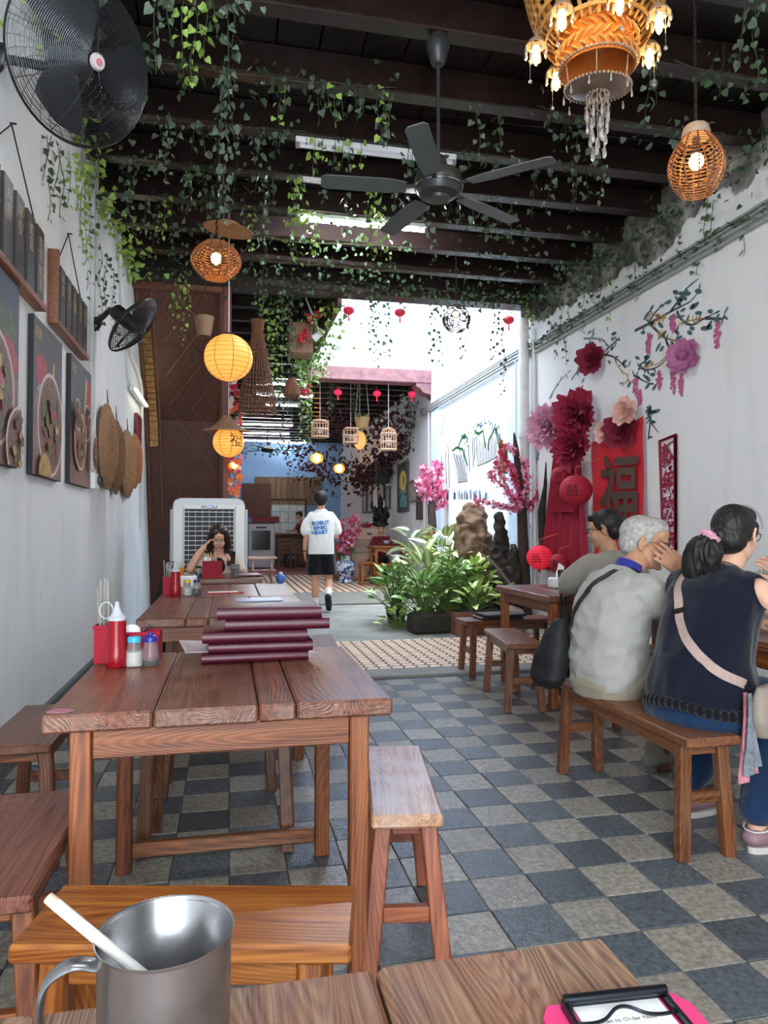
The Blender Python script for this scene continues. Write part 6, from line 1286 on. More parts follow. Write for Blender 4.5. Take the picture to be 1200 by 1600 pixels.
# strands by joist: columns read off the photograph as (px, top, bottom, tone)
cols = {}
def near_j(Y): return min(range(len(JY)), key=lambda k: abs(JY[k]-Y))
spec = [(290, -6, 92, 1), (304, -4, 128, 1), (318, 2, 96, 1), (334, 4, 62, 0), (352, 10, 150, 2), (366, 30, 96, 0), (230, 62, 160, 0), (243, 40, 108, 2), (262, 24, 70, 0), (282, 60, 140, 0), (300, 70, 130, 1), (345, 96, 140, 0), (358, 110, 215, 2),
 (262, 190, 292, 2), (252, 196, 250, 2), (275, 188, 222, 0), (300, 184, 232, 0), (318, 186, 240, 0), (330, 186, 215, 0), (342, 150, 345, 2), (352, 150, 330, 2), (372, 190, 240, 2), (390, 186, 225, 0), (405, 196, 262, 0),
 (200, 250, 365, 2), (208, 250, 330, 2), (192, 256, 300, 0), (243, 306, 382, 0), (258, 300, 372, 1), (272, 312, 400, 0), (286, 306, 350, 2), (300, 250, 330, 0), (318, 256, 338, 0), (330, 262, 372, 0), (346, 270, 390, 2), (290, 262, 310, 0), (226, 314, 372, 2), (384, 300, 372, 0), (395, 310, 400, 1),
 (438, 130, 196, 1), (446, 132, 184, 0), (430, 190, 236, 0), (440, 196, 215, 2), (497, 146, 190, 2), (512, 150, 178, 0), (524, 148, 196, 1), (538, 150, 186, 0), (556, 150, 185, 2), (566, 152, 176, 0), (600, 134, 222, 1), (606, 150, 232, 0), (592, 170, 226, 2),
 (492, 230, 266, 1), (506, 232, 258, 1), (520, 234, 268, 0), (534, 232, 262, 1), (548, 236, 268, 2), (562, 236, 262, 1), (402, 256, 300, 0), (410, 258, 470, 0), (418, 262, 380, 2), (426, 268, 330, 0), (455, 280, 396, 1), (464, 282, 420, 1), (474, 290, 350, 1), (484, 320, 408, 1), (496, 330, 402, 1), (508, 290, 318, 2), (540, 292, 330, 2),
 (576, 292, 345, 1), (584, 290, 410, 1), (596, 300, 402, 1), (606, 330, 412, 1), (618, 292, 330, 2), (632, 300, 330, 2), (662, 300, 356, 0), (672, 312, 400, 2), (688, 292, 335, 1), (700, 320, 360, 0), (718, 300, 345, 0), (738, 306, 350, 2), (760, 318, 372, 0), (780, 312, 350, 2), (800, 330, 380, 0),
 (648, 246, 272, 0), (640, 250, 275, 2), (735, 230, 262, 0), (745, 200, 240, 2), (782, 190, 240, 0), (860, 160, 205, 2), (880, 170, 232, 0), (905, 180, 250, 0), (925, 196, 262, 2), (940, 220, 285, 0), (1010, 130, 185, 2), (1024, 120, 160, 0), (890, 250, 310, 0), (860, 262, 330, 2), (830, 280, 340, 0), (900, 276, 330, 2), (920, 262, 310, 0), (940, 250, 320, 2), (1110, 60, 120, 2), (1130, 70, 150, 0), (1160, 30, 110, 2), (1180, 40, 140, 0)]
for px, y0, y1, tn in spec:
    top = atz(px, y0, 4.02); k = near_j(top.y); cols.setdefault(k, []).append((px, y0, y1, tn))
for k in sorted(cols):
    for i, (px, y0, y1, tn) in enumerate(sorted(cols[k])):
        Y = JY[k]-.07+rv.uniform(-.02, .02); a = aty(px, y0, Y); b = aty(px, y1, Y); z = max(4.0, min(4.16, a.z)); L = max(.15, z-b.z)
        ivy((a.x, Y, z), L, tn, 'ivy strand on the %s joist counting from the courtyard, %s from the left' % (ordn(15-k), ordn(i)), 'ivy strands on the ceiling joists')
for i, (px, y1, tn) in enumerate([(275, 512, 1), (284, 540, 1), (292, 500, 1), (268, 470, 0), (402, 480, 0), (412, 520, 0), (440, 500, 0), (452, 560, 0), (470, 480, 0), (545, 425, 0), (578, 520, 0), (584, 545, 0), (594, 572, 0), (604, 560, 0), (632, 490, 0), (676, 562, 0), (684, 572, 0), (700, 500, 0), (728, 560, 0), (733, 480, 0), (745, 485, 0), (775, 560, 0), (780, 618, 0), (770, 500, 0), (822, 520, 1), (828, 548, 1), (836, 500, 0)]):
    Y = 8.05; b = aty(px, y1, Y); z = 4.0 if px > 230 else 4.05; ivy((b.x, Y, z+.05), max(.2, z+.05-b.z), tn, 'ivy strand hanging from the header beam, %s from the left' % ordn(i), 'ivy strands on the header beam')
for i, (px, y0, y1, tn) in enumerate([(88, 212, 300, 0), (95, 214, 350, 0), (104, 220, 320, 0), (112, 230, 345, 0), (122, 236, 330, 1), (134, 240, 330, 1), (146, 250, 420, 1), (152, 260, 470, 0), (160, 300, 470, 0), (140, 290, 400, 1), (168, 380, 520, 0), (158, 330, 440, 1), (176, 400, 500, 0), (186, 420, 540, 0), (6, 10, 40, 1), (14, 30, 75, 0)]):
    a = atx(px, y0, LW+.07); b = atx(px, y1, LW+.07); ivy((LW+.014, a.y, a.z), a.z-b.z, tn, 'ivy strand against the white left wall, %s from the left' % ordn(i), 'ivy strands on the left wall')
    if i == 12: pass
for i, (px, y0, y1, tn) in enumerate([(868, 462, 530, 0), (880, 455, 500, 0), (893, 440, 498, 0), (905, 420, 520, 0), (918, 410, 470, 0), (930, 400, 490, 0), (942, 430, 560, 1), (955, 390, 450, 0), (968, 372, 452, 0), (982, 370, 470, 0), (996, 352, 440, 0), (1012, 345, 410, 0), (1030, 330, 392, 0), (1048, 318, 372, 0), (1092, 310, 380, 0), (1100, 312, 362, 0), (1080, 398, 430, 0), (1118, 352, 390, 0), (1150, 340, 392, 0), (1182, 180, 240, 0), (1192, 176, 305, 0), (1198, 260, 330, 0), (860, 500, 560, 0), (876, 520, 570, 0), (850, 470, 540, 0)]):
    a = atx(px, y0, RW-.08); b = atx(px, y1, RW-.08); ivy((RW-.014, a.y, a.z), a.z-b.z, tn, 'ivy strand against the right wall, %s from the courtyard side' % ordn(i), 'ivy strands on the right wall')
# garlands
drape((LW+.05, 3.9, 4.05), (LW+.1, 8.0, 3.95), 1, 'thick green ivy garland along the top of the left wall', sag=.1, dens=75, size=.05, fluff=.085)
drape((RW-.12, 3.2, 3.95), (RW-.12, 8.0, 3.95), 0, 'thick dark ivy garland along the top of the right wall', sag=.06, dens=95, size=.047, fluff=.10)
drape((RW-.04, 4.0, 3.50), (RW-.04, 8.3, 3.50), 0, 'thin ivy twined along the conduits of the right wall', sag=.0, dens=34, size=.04, fluff=.035)
for k, (j, x0, x1, tn) in enumerate([(9, -.9, .2, 2), (10, -.8, 1.0, 0), (11, -.9, .5, 2), (11, 1.2, 2.6, 0), (12, -1., .6, 0), (13, -.6, 1.6, 0), (13, 2.0, 3.5, 0), (14, -.9, 1.9, 0), (14, 2.2, 3.6, 2), (15, -.8, 3.6, 0), (10, 2.0, 3.4, 2), (9, 2.6, 3.6, 0)]):
    drape((x0, JY[j]-.1, 4.0), (x1, JY[j]-.1, 4.0), tn, 'ivy garland draped along the %s joist from the courtyard, %s' % (ordn(15-j), 'right part' if x0 > 1 else 'left part'), group='garlands along the joists', sag=.05, dens=44, size=.045, fluff=.06)
drape((-1.0, 8.0, 4.02), (1.2, 8.0, 4.0), 0, 'ivy garland along the left half of the header beam', sag=.03, dens=70, size=.045, fluff=.08)
drape((1.2, 8.0, 4.02), (3.6, 8.0, 4.02), 0, 'ivy garland along the right half of the header beam', sag=.02, dens=80, size=.045, fluff=.07)
# bright cluster along the passage edge
for i, (px, y0, y1, Y, tn) in enumerate([(404, 470, 600, 8.6, 1), (420, 480, 560, 8.8, 1), (432, 470, 640, 9.0, 1), (445, 470, 610, 9.2, 1), (452, 480, 560, 8.6, 0), (462, 490, 620, 9.4, 1), (470, 480, 660, 9.6, 1), (476, 500, 640, 9.9, 1), (482, 520, 690, 10.2, 1), (488, 530, 640, 10.6, 1), (466, 540, 690, 10.4, 1), (478, 560, 706, 10.8, 0), (486, 590, 700, 11.4, 0), (440, 640, 700, 10.0, 0), (416, 560, 640, 9.4, 1), (430, 600, 650, 10.0, 0), (450, 600, 660, 10.4, 0)]):
    a = aty(px, y0, Y); b = aty(px, y1, Y); z = 4.2 if a.x < 1.2 else 4.0; ivy((min(a.x, 1.235) if a.x < 1.5 else a.x, Y, z), max(.2, z-b.z), tn, 'bright ivy strand of the cluster along the passage edge, %s one inward' % ordn(i), 'ivy cluster on the passage edge', 1.2)
drape((1.2, 8.5, 3.95), (1.2, 11.8, 3.9), 1, 'thick bright ivy cluster along the passage edge beside the open courtyard', sag=.25, dens=120, size=.055, fluff=.13)
for i, (px, py) in enumerate(((486, 497), (478, 523), (495, 492), (470, 530), (475, 612))):
    b = MB()
    for q in range(9): b.ball(Vector((rv.gauss(0, .03), rv.gauss(0, .03), rv.gauss(0, .025))), (.028, .028, .02), 6, 4)
    single('red_blossom', b, mat('red_blossom', 'b5283a', rough=.6), 'red blossom tucked in the ivy cluster at the passage edge, %s' % ('second from the top', 'third from the top', 'topmost one', 'fourth from the top', 'lowest one')[i], 'flower', tuple(aty(px, py, 9.0)), group='red blossoms in the ivy cluster')
for i, (px, y0, y1, Y) in enumerate([(516, 602, 655, 13.3), (521, 602, 640, 13.3), (555, 606, 640, 13.4), (560, 620, 655, 13.4), (630, 604, 640, 13.3), (638, 604, 690, 13.4), (646, 640, 692, 13.8), (655, 660, 720, 14.2), (660, 690, 722, 14.0), (602, 720, 760, 16)]):
    a = aty(px, y0, Y); b_ = aty(px, y1, Y); z = 4.24; ivy((a.x, Y, z), z-b_.z, 0, 'ivy strand under the pink lintel, %s from the left' % ordn(i), 'ivy strands under the pink lintel', 1.3)
M_wine = mat('wine_leaf', '4a2024', rough=.6, rvar=.3, var=.3, vscale=20)
drape((2.2, 16.5, 3.95), (3.6, 14.2, 3.6), 0, 'dark red ivy mass near the pink lintel in the far hall', sag=.3, dens=190, size=.09, fluff=.26, m=M_wine)
drape((3.55, 14.5, 3.1), (3.55, 20.5, 2.7), 0, 'dark red ivy sweeping down along the right wall of the far hall', sag=.2, dens=130, size=.09, fluff=.2, m=M_wine)
drape((1.9, 22.5, 3.9), (3.5, 21.0, 3.0), 0, 'dark red ivy mass at the corner of the blue wall', sag=.35, dens=170, size=.1, fluff=.3, m=M_wine)
drape((-.1, 23.6, 3.95), (2.4, 23.6, 3.95), 0, 'thin ivy along the top of the blue wall', sag=.1, dens=60, size=.08, fluff=.16)
# ---------------------------------------------------------------- courtyard: pipe, pilasters, mural, plants, blossoms, stones
def wstroke(mb, pts, w, X=RW, off=.003, taper=False):
    """flat brush stroke on the right wall through photo columns"""
    P = [atx(px, py, X) for px, py in pts]; m = len(P); V = []
    for i, p in enumerate(P):
        d = (P[min(i+1, m-1)]-P[max(i-1, 0)]).normalized(); s = Vector((0, -d.z, d.y)); ww = w*(1-.75*i/(m-1) if taper else 1)/2
        for sg in (-1, 1): V.append(p+s*sg*ww-Vector((off, 0, 0)))
    n = len(V); V += [v+Vector((off*.6, 0, 0)) for v in V]
    F = []
    for i in range(m-1): F += [(2*i, 2*i+1, 2*i+3, 2*i+2), (n+2*i+2, n+2*i+3, n+2*i+1, n+2*i)]
    mb.add(V, F); return mb
def wleaf(mb, px, py, L, W, ang, off=.0035):
    p = atx(px, py, RW); c, s = math.cos(ang), math.sin(ang); V = []
    for k in range(10): a = 2*PI*k/10; u = L*(.5+.5*math.cos(a)); v = W*.5*math.sin(a); V.append(p+Vector((-off, -(u*c-v*s), u*s+v*c)))
    mb.add(V, [tuple(range(10))]); return mb
Z4 = lambda L: [(640+x/6, 540+y/6) for x, y in L]
br, gn, gy, bu, og, lb = MB(), MB(), MB(), MB(), MB(), MB()
for L in ([(395, 1000), (420, 1130), (455, 1285), (545, 1270), (530, 1120), (500, 990)], [(620, 830), (628, 1000), (635, 1130), (715, 1100), (810, 1050), (815, 900), (812, 780)]): wstroke(gy, Z4(L), .012)
rm = random.Random(9)
for k in range(15): u = k/14; wstroke(br, Z4([(410+95*u+rm.uniform(-4, 4), 1005+20*math.sin(u*3)), (440+80*u, 1130+rm.uniform(-10, 10)), (460+80*u, 1280-10*u)]), .011)
for k in range(20): u = k/19; wstroke(br, Z4([(628+180*u, 850+60*abs(math.sin(u*4))), (632+175*u, 960), (645+160*u, 1122-65*u)]), .010+.006*(k % 3 == 0))
for L in ([(400, 990), (440, 955), (500, 975), (520, 1040), (545, 1130)], [(455, 960), (480, 890), (520, 835), (545, 880)], [(615, 800), (640, 830), (690, 800), (700, 880), (712, 960)], [(735, 980), (745, 880), (790, 800), (800, 760)], [(815, 770), (830, 900), (850, 1000)]): wstroke(gn, Z4(L), .045)
for k in range(60):
    cx, cy = rm.choice(((520, 850), (660, 730), (750, 745), (500, 960), (800, 790), (640, 815)))
    p = Z4([(cx+rm.gauss(0, 22), cy+rm.gauss(0, 18))])[0]; wleaf(gn if k % 3 else bu, p[0], p[1], .07, .03, rm.uniform(0, 6))
for L in ([(300, 1030), (305, 1200), (310, 1350)], [(340, 990), (345, 1300)], [(360, 930), (375, 1330)], [(553, 930), (566, 1180)], [(588, 850), (600, 1140)], [(605, 860), (612, 1080)]): wstroke(gy, Z4(L), .03)
for L in ([(275, 690), (300, 760), (320, 840)], [(270, 850), (285, 940)], [(230, 700), (240, 900)], [(250, 760), (310, 700)], [(290, 860), (320, 780)], [(225, 900), (240, 960)], [(310, 650), (320, 720)], [(835, 820), (850, 960)], [(850, 830), (840, 1000)]): wstroke(bu, Z4(L), .035, taper=True)
for k in range(16): x = 850+10*k; wstroke(og if x < 905 else gn, Z4([(x, 900+rm.uniform(-40, 40)), (x-8, 1200)]), .06)
for k in range(40): x = 350+rm.uniform(0, 420); wstroke(lb, Z4([(x, 1340+rm.uniform(0, 60)), (x, 1440)]), .05)
mu = thing('wall_mural', 'landscape mural of cliffs and trees painted on the bright courtyard wall', 'mural', (0, 0, 0))
for nm, b_, c_ in (('cliff_lines', br, '4a342a'), ('outlines', gy, '33383a'), ('green_strokes', gn, '1f5a30'), ('blue_strokes', bu, '3f6a9a'), ('orange_strokes', og, '8a4a20'), ('pale_blue_strokes', lb, 'a3bdd8')): part('painted_'+nm, b_, mat('mural_'+nm, c_, rough=.8), mu, kind='stuff')
M_pil = plaster('plaster_pilaster', 'bcd0e6', '9fb4cb', .2)
struct('trim_pilaster_far', MB().box((RW-.02, 12.62, 3.6), (.06, .5, 7.2)), M_pil); struct('trim_pilaster_near', MB().box((RW-.02, 8.85, 3.6), (.06, .5, 7.2)), M_pil)
M_pipe = mat('white_pipe', 'cfcccb', rough=.4, var=.1)
struct('trim_downpipe', MB().tube([(RW-.09, 8.45, 0), (RW-.09, 8.45, 3.9)], .065, 18).lathe([(.075, .0), (.075, .06)], 18, TR((RW-.09, 8.45, 1.2))).lathe([(.075, .0), (.075, .05)], 18, TR((RW-.09, 8.45, 2.35))), M_pipe, smooth=True)
struct('trim_thin_pipe', MB().tube([(RW-.03, 8.28, .3), (RW-.03, 8.28, 3.7)], .022, 10), M_pipe, smooth=True)
for k, (dz, r_) in enumerate(((0, .018), (.05, .018), (.095, .014), (.13, .012))):
    struct('trim_conduit_%s' % _ord[k], MB().tube([(RW-.02, 1.5, 3.40+dz), (RW-.02, 8.2, 3.40+dz), (RW-.05 if k > 1 else RW-.02, 8.5, 3.41+dz), (RW-.06, 8.9, 3.42+dz*.9), (RW-.06, 13.6, 3.42+dz*.9)], r_, 8), mat('conduit_grey', '8f9391', rough=.5, var=.15), smooth=True)
for k in range(2): struct('trim_cable_%s' % _ord[k], MB().tube([(RW-.06, 13.0-4.2*k, 3.42), (RW-.06, 13.0-4.2*k, 1.9)], .012, 8), M_pipe)
# --- broad leaves as parts that share meshes
def blade_mesh(L, W, m, bend=.5, fold=.25, n=6):
    b = MB(); V = []; F = []
    for i in range(n+1):
        t = i/n; w_ = W*.5*math.sin(PI*min(1, t*.93+.07)**.8)**.9*(1-.1*t); y = L*t*math.cos(bend*t*.7); z = -L*.55*bend*t*t
        for s, zz in ((-1, fold), (0, 0), (1, fold)): V.append((s*w_, y, z+abs(s)*w_*zz))
    for i in range(n): F += [(3*i, 3*i+1, 3*i+4, 3*i+3), (3*i+1, 3*i+2, 3*i+5, 3*i+4)]
    return b.add(V, F).mesh('leaf', m, True, 180)
def leafmat(name, edge, mid, k=.5):
    m, t, b = _base(name); tc = nd(t, 'ShaderNodeTexCoord'); sp = nd(t, 'ShaderNodeSeparateXYZ'); t.links.new(tc.outputs['Object'], sp.inputs[0])
    ab = nd(t, 'ShaderNodeMath', operation='ABSOLUTE'); t.links.new(sp.outputs[0], ab.inputs[0])
    n = nd(t, 'ShaderNodeTexNoise'); n.inputs['Scale'].default_value = 60; mp = nd(t, 'ShaderNodeMapping'); mp.inputs['Scale'].default_value = (.35, 1, 1); t.links.new(tc.outputs['Object'], mp.inputs[0]); t.links.new(mp.outputs[0], n.inputs['Vector'])
    ma = nd(t, 'ShaderNodeMath', operation='MULTIPLY_ADD'); ma.inputs[1].default_value = .05; t.links.new(n.outputs[0], ma.inputs[0]); t.links.new(ab.outputs[0], ma.inputs[2])
    r = nd(t, 'ShaderNodeValToRGB'); r.color_ramp.elements[0].position = .035; r.color_ramp.elements[1].position = .035+.03*k; r.color_ramp.elements[0].color = (*rgb(mid), 1); r.color_ramp.elements[1].color = (*rgb(edge), 1); t.links.new(ma.outputs[0], r.inputs[0])
    oi = nd(t, 'ShaderNodeObjectInfo'); hs = nd(t, 'ShaderNodeHueSaturation'); mr = nd(t, 'ShaderNodeMapRange'); mr.inputs['To Min'].default_value = .75; mr.inputs['To Max'].default_value = 1.2; t.links.new(oi.outputs['Random'], mr.inputs[0]); t.links.new(mr.outputs[0], hs.inputs['Value']); t.links.new(r.outputs[0], hs.inputs['Color'])
    t.links.new(hs.outputs[0], b.inputs['Base Color']); b.inputs['Roughness'].default_value = .35; b.inputs['Subsurface Weight'].default_value = 0
    b.inputs['Transmission Weight'].default_value = 0; _M[name] = m; return m
M_var = leafmat('variegated_leaf', '6f9a45', 'e4e6b4', .9); M_grn = leafmat('green_leaf', '5f8f48', '9dbf72', .5); M_lim = leafmat('lime_leaf', '90b650', 'c3d886', .5); M_pal = leafmat('pale_leaf', '7f9f78', 'dfe6cf', 1.2)
LM = {'var': [blade_mesh(.34, .115, M_var, b_) for b_ in (.3, .7)], 'grn': [blade_mesh(.17, .10, M_grn, b_, .15) for b_ in (.3, .8)], 'lim': [blade_mesh(.15, .075, M_lim, b_, .2) for b_ in (.3, .7)], 'pal': [blade_mesh(.32, .15, M_pal, b_, .1) for b_ in (.5, .9)], 'strap': [blade_mesh(.75, .045, M_grn, b_, .3, 8) for b_ in (.5, .9)]}
def plant(label, base, h, spread, kind, n, name='potted_plant', sc_=(.75, 1.25), pot=None, group=None):
    t = thing(name, label, 'plant', base, 0, group); st = MB()
    if pot: part('pot', MB().lathe([(pot*.7, 0), (pot, pot*1.3), (pot*1.06, pot*1.35), (pot*.95, pot*1.3), (pot*.66, .02), (0, .02)], 20, cap=False), mat('dark_pot', '2c2623', rough=.7, var=.2), t, True); part('soil', MB().lathe([(0, pot*1.15), (pot*.95, pot*1.15)], 14, cap=False), mat('soil', '2a2019', rough=.9), t)
    z0 = (pot or 0)*1.1
    for k in range(n):
        a = k*2.4+rm.uniform(-.4, .4); u = (k+.5)/n; z = z0+h*(.25+.75*(1-u)**.7)*rm.uniform(.85, 1.05); r = spread*(.12+.7*u**.8)*rm.uniform(.5, 1.)
        tip = Vector((r*math.cos(a), r*math.sin(a), z)); st.tube([(0.03*math.cos(a), .03*math.sin(a), z0), (tip.x*.5, tip.y*.5, z*.65), tip], [.007, .005, .003], 4, caps=False)
        o = link('leaf', rm.choice(LM[kind]), t, tip, (rm.uniform(-.1, .75)+.5*(1-u), rm.uniform(-.5, .5), a-PI/2+rm.uniform(-.5, .5))); o.scale = (rm.uniform(*sc_),)*3
    part('stems', st, mat('plant_stem', '5e7a3c', rough=.6), t, kind='stuff'); return t
plant('tall plant with long cream-striped leaves at the top of the courtyard clump', (2.78, 8.95, 0), 1.02, .62, 'var', 40, pot=.16)
plant('plant with cream-striped leaves in the middle of the courtyard clump', (2.42, 8.75, 0), .78, .5, 'var', 30, pot=.14)
plant('broad green plant at the left end of the courtyard clump', (2.08, 8.85, 0), .56, .48, 'grn', 66, pot=.14, sc_=(.8, 1.3))
plant('green plant spilling over the front left of the courtyard clump', (2.28, 8.2, 0), .50, .55, 'grn', 74, pot=.13, sc_=(.7, 1.2))
plant('bushy green plant in the centre front of the courtyard clump', (2.62, 8.25, 0), .66, .46, 'grn', 70, pot=.14, sc_=(.7, 1.15))
plant('lime green plant above the terracotta trough', (2.95, 8.3, 0), .66, .4, 'lim', 62, pot=.13)
plant('small lime seedling at the right end of the trough', (3.12, 7.78, .2), .30, .16, 'lim', 16)
plant('lime green young leaves at the front of the trough', (2.75, 7.78, .22), .34, .28, 'lim', 30)
plant('low trailing plant on the ground left of the clump', (1.98, 8.35, 0), .22, .36, 'lim', 26, sc_=(.6, 1.))
plant('plant with large whitish leaves behind the clump, before the small far table', (3.0, 11.6, 0), 1.08, .4, 'pal', 15, pot=.15, sc_=(.9, 1.3))
plant('plant with long strap leaves before the mural', (3.15, 9.9, .5), .55, .35, 'strap', 18, sc_=(.6, .9))
plant('cream-striped plant behind the rock', (3.2, 9.4, .0), .95, .4, 'var', 18, pot=.13)
M_terra = mat('terracotta', '7a4f40', rough=.8, var=.3, vscale=8, bump=.3)
t = thing('planter_trough', 'weathered terracotta trough in front of the courtyard plants', 'planter', (2.78, 7.78, 0)); part('body', MB().prism([(-.30, -.15), (.30, -.15), (.30, .15), (-.30, .15)], .25).box((0, -.16, .235), (.64, .03, .04)).box((0, .16, .235), (.64, .03, .04)), M_terra, t); part('soil', MB().box((0, 0, .25), (.56, .26, .02)), mat('soil', '2a2019'), t)
t = thing('planter_trough', 'dark mossy trough at the left front of the courtyard clump', 'planter', (2.28, 7.95, 0), .1); part('body', MB().box((0, 0, .11), (.5, .3, .22), ch=.03), mat('mossy_stone', '2e2c26', rough=.9, var=.4, bump=.5, bscale=20), t)
def rocky(name, label, cat, pieces, m, vox=.02, amp=.05, sc_=5., group=None):
    b = MB()
    for f in pieces: f(b)
    me = remesh(b, vox, m, 2, (amp, (sc_, sc_, sc_), Vector((1, 2, 3))), name); o = link(name, me); return tag(o, label, cat, group)
M_rock = mat('brown_rock', '6b5644', rough=.9, var=.5, vscale=9, bump=.8, bscale=25); M_bark = mat('black_bark', '2a2422', rough=.85, var=.5, vscale=14, bump=.9, bscale=30); M_stone = mat('pale_stone', '8d867e', rough=.9, var=.25, bump=.6, bscale=20)
rocky('rock', 'tall brown craggy rock behind the courtyard plants', 'rock', [lambda b: limb(b, [(3.12, 8.75, .1), (3.15, 8.8, .6), (3.10, 8.85, 1.1), (3.12, 8.9, 1.42)], [.28, .24, .2, .12]), lambda b: limb(b, [(2.95, 8.7, .3), (3.0, 8.7, .9), (2.98, 8.75, 1.15)], [.14, .15, .08])], M_rock, .016, .085, 5.5)
rocky('tree_stump', 'black twisted driftwood stump right of the brown rock', 'driftwood', [lambda b: limb(b, [(3.28, 8.35, 0), (3.32, 8.4, .5), (3.36, 8.5, 1.0), (3.33, 8.5, 1.35)], [.15, .12, .09, .05]), lambda b: limb(b, [(3.0, 8.1, .02), (3.2, 8.25, .35), (3.3, 8.35, .6)], [.06, .07, .05])], M_bark, .018, .03, 9)
rocky('tree_stump', 'grey knotty root column next to the dark blossom trunk', 'driftwood', [lambda b: limb(b, [(3.45, 8.3, 0), (3.43, 8.3, .5), (3.47, 8.35, .95)], [.13, .10, .05])], M_bark, .018, .035, 10)
rocky('stone', 'pale rough stone at the foot of the driftwood', 'stone', [lambda b: b.ball((3.15, 7.62, .14), (.17, .13, .17))], M_stone, .02, .03, 6)
single('branch', MB().tube([(2.95, 8.1, .9), (3.1, 8.0, .75), (3.3, 8.0, .5)], [.012, .018, .022], 7), mat('grey_branch', '6e655c', rough=.8), 'bare grey branch leaning across the driftwood', 'branch', smooth=True)
M_trunk = mat('dark_trunk', '3a2a28', rough=.8, var=.3, vscale=14, bump=.6, bscale=30); M_pk = [mat('blossom_'+n, c_, rough=.6, rvar=.1) for n, c_ in (('pink', 'd6608c'), ('pale', 'dea3bb'), ('crimson', 'b0233f'))]
def bloss_mesh(mb, p, s):
    a, b_ = frame_to(Vector((rm.gauss(0, 1), rm.gauss(0, 1), rm.gauss(0, .6)))); n = a.cross(b_)
    for k in range(5):
        q = 2*PI*k/5; d = a*math.cos(q)+b_*math.sin(q); e = -a*math.sin(q)+b_*math.cos(q); mb.add([p, p+d*.6*s+e*.38*s+n*.1*s, p+d*s+n*.3*s, p+d*.6*s-e*.38*s+n*.1*s], [(0, 1, 2, 3)])
def blossom_tree(label, base, trunk, twigs, s, dens, sc_=1., cols_=(0, 1, 2)):
    t = thing('blossom_tree', label, 'tree', base); B0 = Vector(base); part('trunk', MB().tube([Vector(p)-B0 for p in trunk[0]], trunk[1], 12), M_trunk, t, True)
    tw = MB(); fl = [MB(), MB(), MB()]
    for ti, T in enumerate(twigs):
        P = catmull([Vector(p)-B0 for p in T], 6); tw.tube(P, [.012*sc_*(1-.7*i/len(P)) for i in range(len(P))], 5)
        L = sum((a-b_).length for a, b_ in zip(P, P[1:]))
        for k in range(int(L*dens)):
            i = min(len(P)-2, int((.15+.85*rm.random())*len(P))); p = P[i].lerp(P[i+1], rm.random())+Vector((rm.gauss(0, 1), rm.gauss(0, 1), rm.gauss(0, 1)))*.022*sc_
            bloss_mesh(fl[cols_[(ti+(rm.random() < .3)) % len(cols_)]], p, s*rm.uniform(.7, 1.2))
    part('twigs', tw, M_trunk, t)
    for k in range(3):
        if fl[k].v: part('blossoms', fl[k], M_pk[k], t, kind='stuff', label=('pink', 'pale pink', 'crimson')[k]+' cloth blossoms')
Yb = 8.3; q = lambda px, py, dy=0.: aty(px, py, Yb+dy)
top = q(818, 790)
blossom_tree('dark trunk with pink and crimson blossom sprays in front of the white downpipe', (q(822, 955).x, Yb, 0), ([(q(822, 955).x, Yb, 0), q(818, 870), q(815, 790), q(806, 700), q(803, 676)], [.085, .07, .06, .035, .008]),
 [[q(818, 800), q(790, 792, -.1), q(745, 783, -.25)], [q(816, 800), q(795, 770, -.1), q(775, 722, -.2)], [q(816, 795), q(805, 750, -.15), q(783, 705, -.2)], [q(815, 790), q(800, 735, .1), q(798, 725, .1)], [q(818, 800), q(822, 760, -.1), q(820, 720, -.1)], [q(820, 800), q(835, 780, -.05), q(846, 750, -.05)], [q(816, 800), q(800, 775, -.2), q(765, 740, -.3)], [q(808, 708), q(800, 700, -.1), q(788, 698, -.15)], [q(818, 805), q(822, 780), q(815, 745)]], .026, 190)
Yb = 12.0
blossom_tree('dark trunk with bright pink blossoms at the corner of the far hall', (q(676, 880).x, Yb, 0), ([(q(676, 880).x, Yb, 0), q(676, 840), q(674, 790), q(674, 770)], [.10, .085, .07, .03]),
 [[q(674, 790), q(668, 760), q(660, 728)], [q(674, 785), q(676, 755), q(674, 735)], [q(675, 790), q(684, 760), q(684, 724)], [q(676, 790), q(686, 780), q(693, 770)], [q(673, 790), q(662, 775), q(655, 752)], [q(676, 792), q(688, 790), q(694, 785)], [q(674, 786), q(670, 775), q(664, 745)], [q(675, 786), q(680, 772), q(688, 752)]], .045, 120, 1.6, (0, 1, 0))
t = thing('coconut_pot', 'brown coconut bowl hanging beside the far pink blossom trunk', 'bowl', tuple(aty(666, 845, 11.5))); part('body', MB().ball((0, 0, .08), (.13, .13, .14), 16, 10), mat('coconut', '7d4f35', rough=.7, var=.3), t, True); part('rim', MB().loop([(.135*math.cos(a), .135*math.sin(a), .07) for a in [2*PI*k/20 for k in range(20)]], .014, 6), mat('coconut_rim', '9a6a4c'), t, True); part('cord', MB().tube([(0, 0, .2), (0, 0, .75)], .006, 4), M_chain, t)
t = thing('basin', 'white basin on a stand in front of the far right wall', 'basin', tuple(aty(690, 872, 12.1).xy)+(0,)); zb = aty(690, 872, 12.1).z; part('stand', MB().lathe([(.12, 0), (.07, .1), (.07, zb)], 14), M_rock, t, True); part('bowl', MB().lathe([(.12, zb), (.26, zb+.1), (.27, zb+.14), (.25, zb+.13), (.1, zb+.03), (0, zb+.03)], 24, cap=False), M_whitep, t, True)
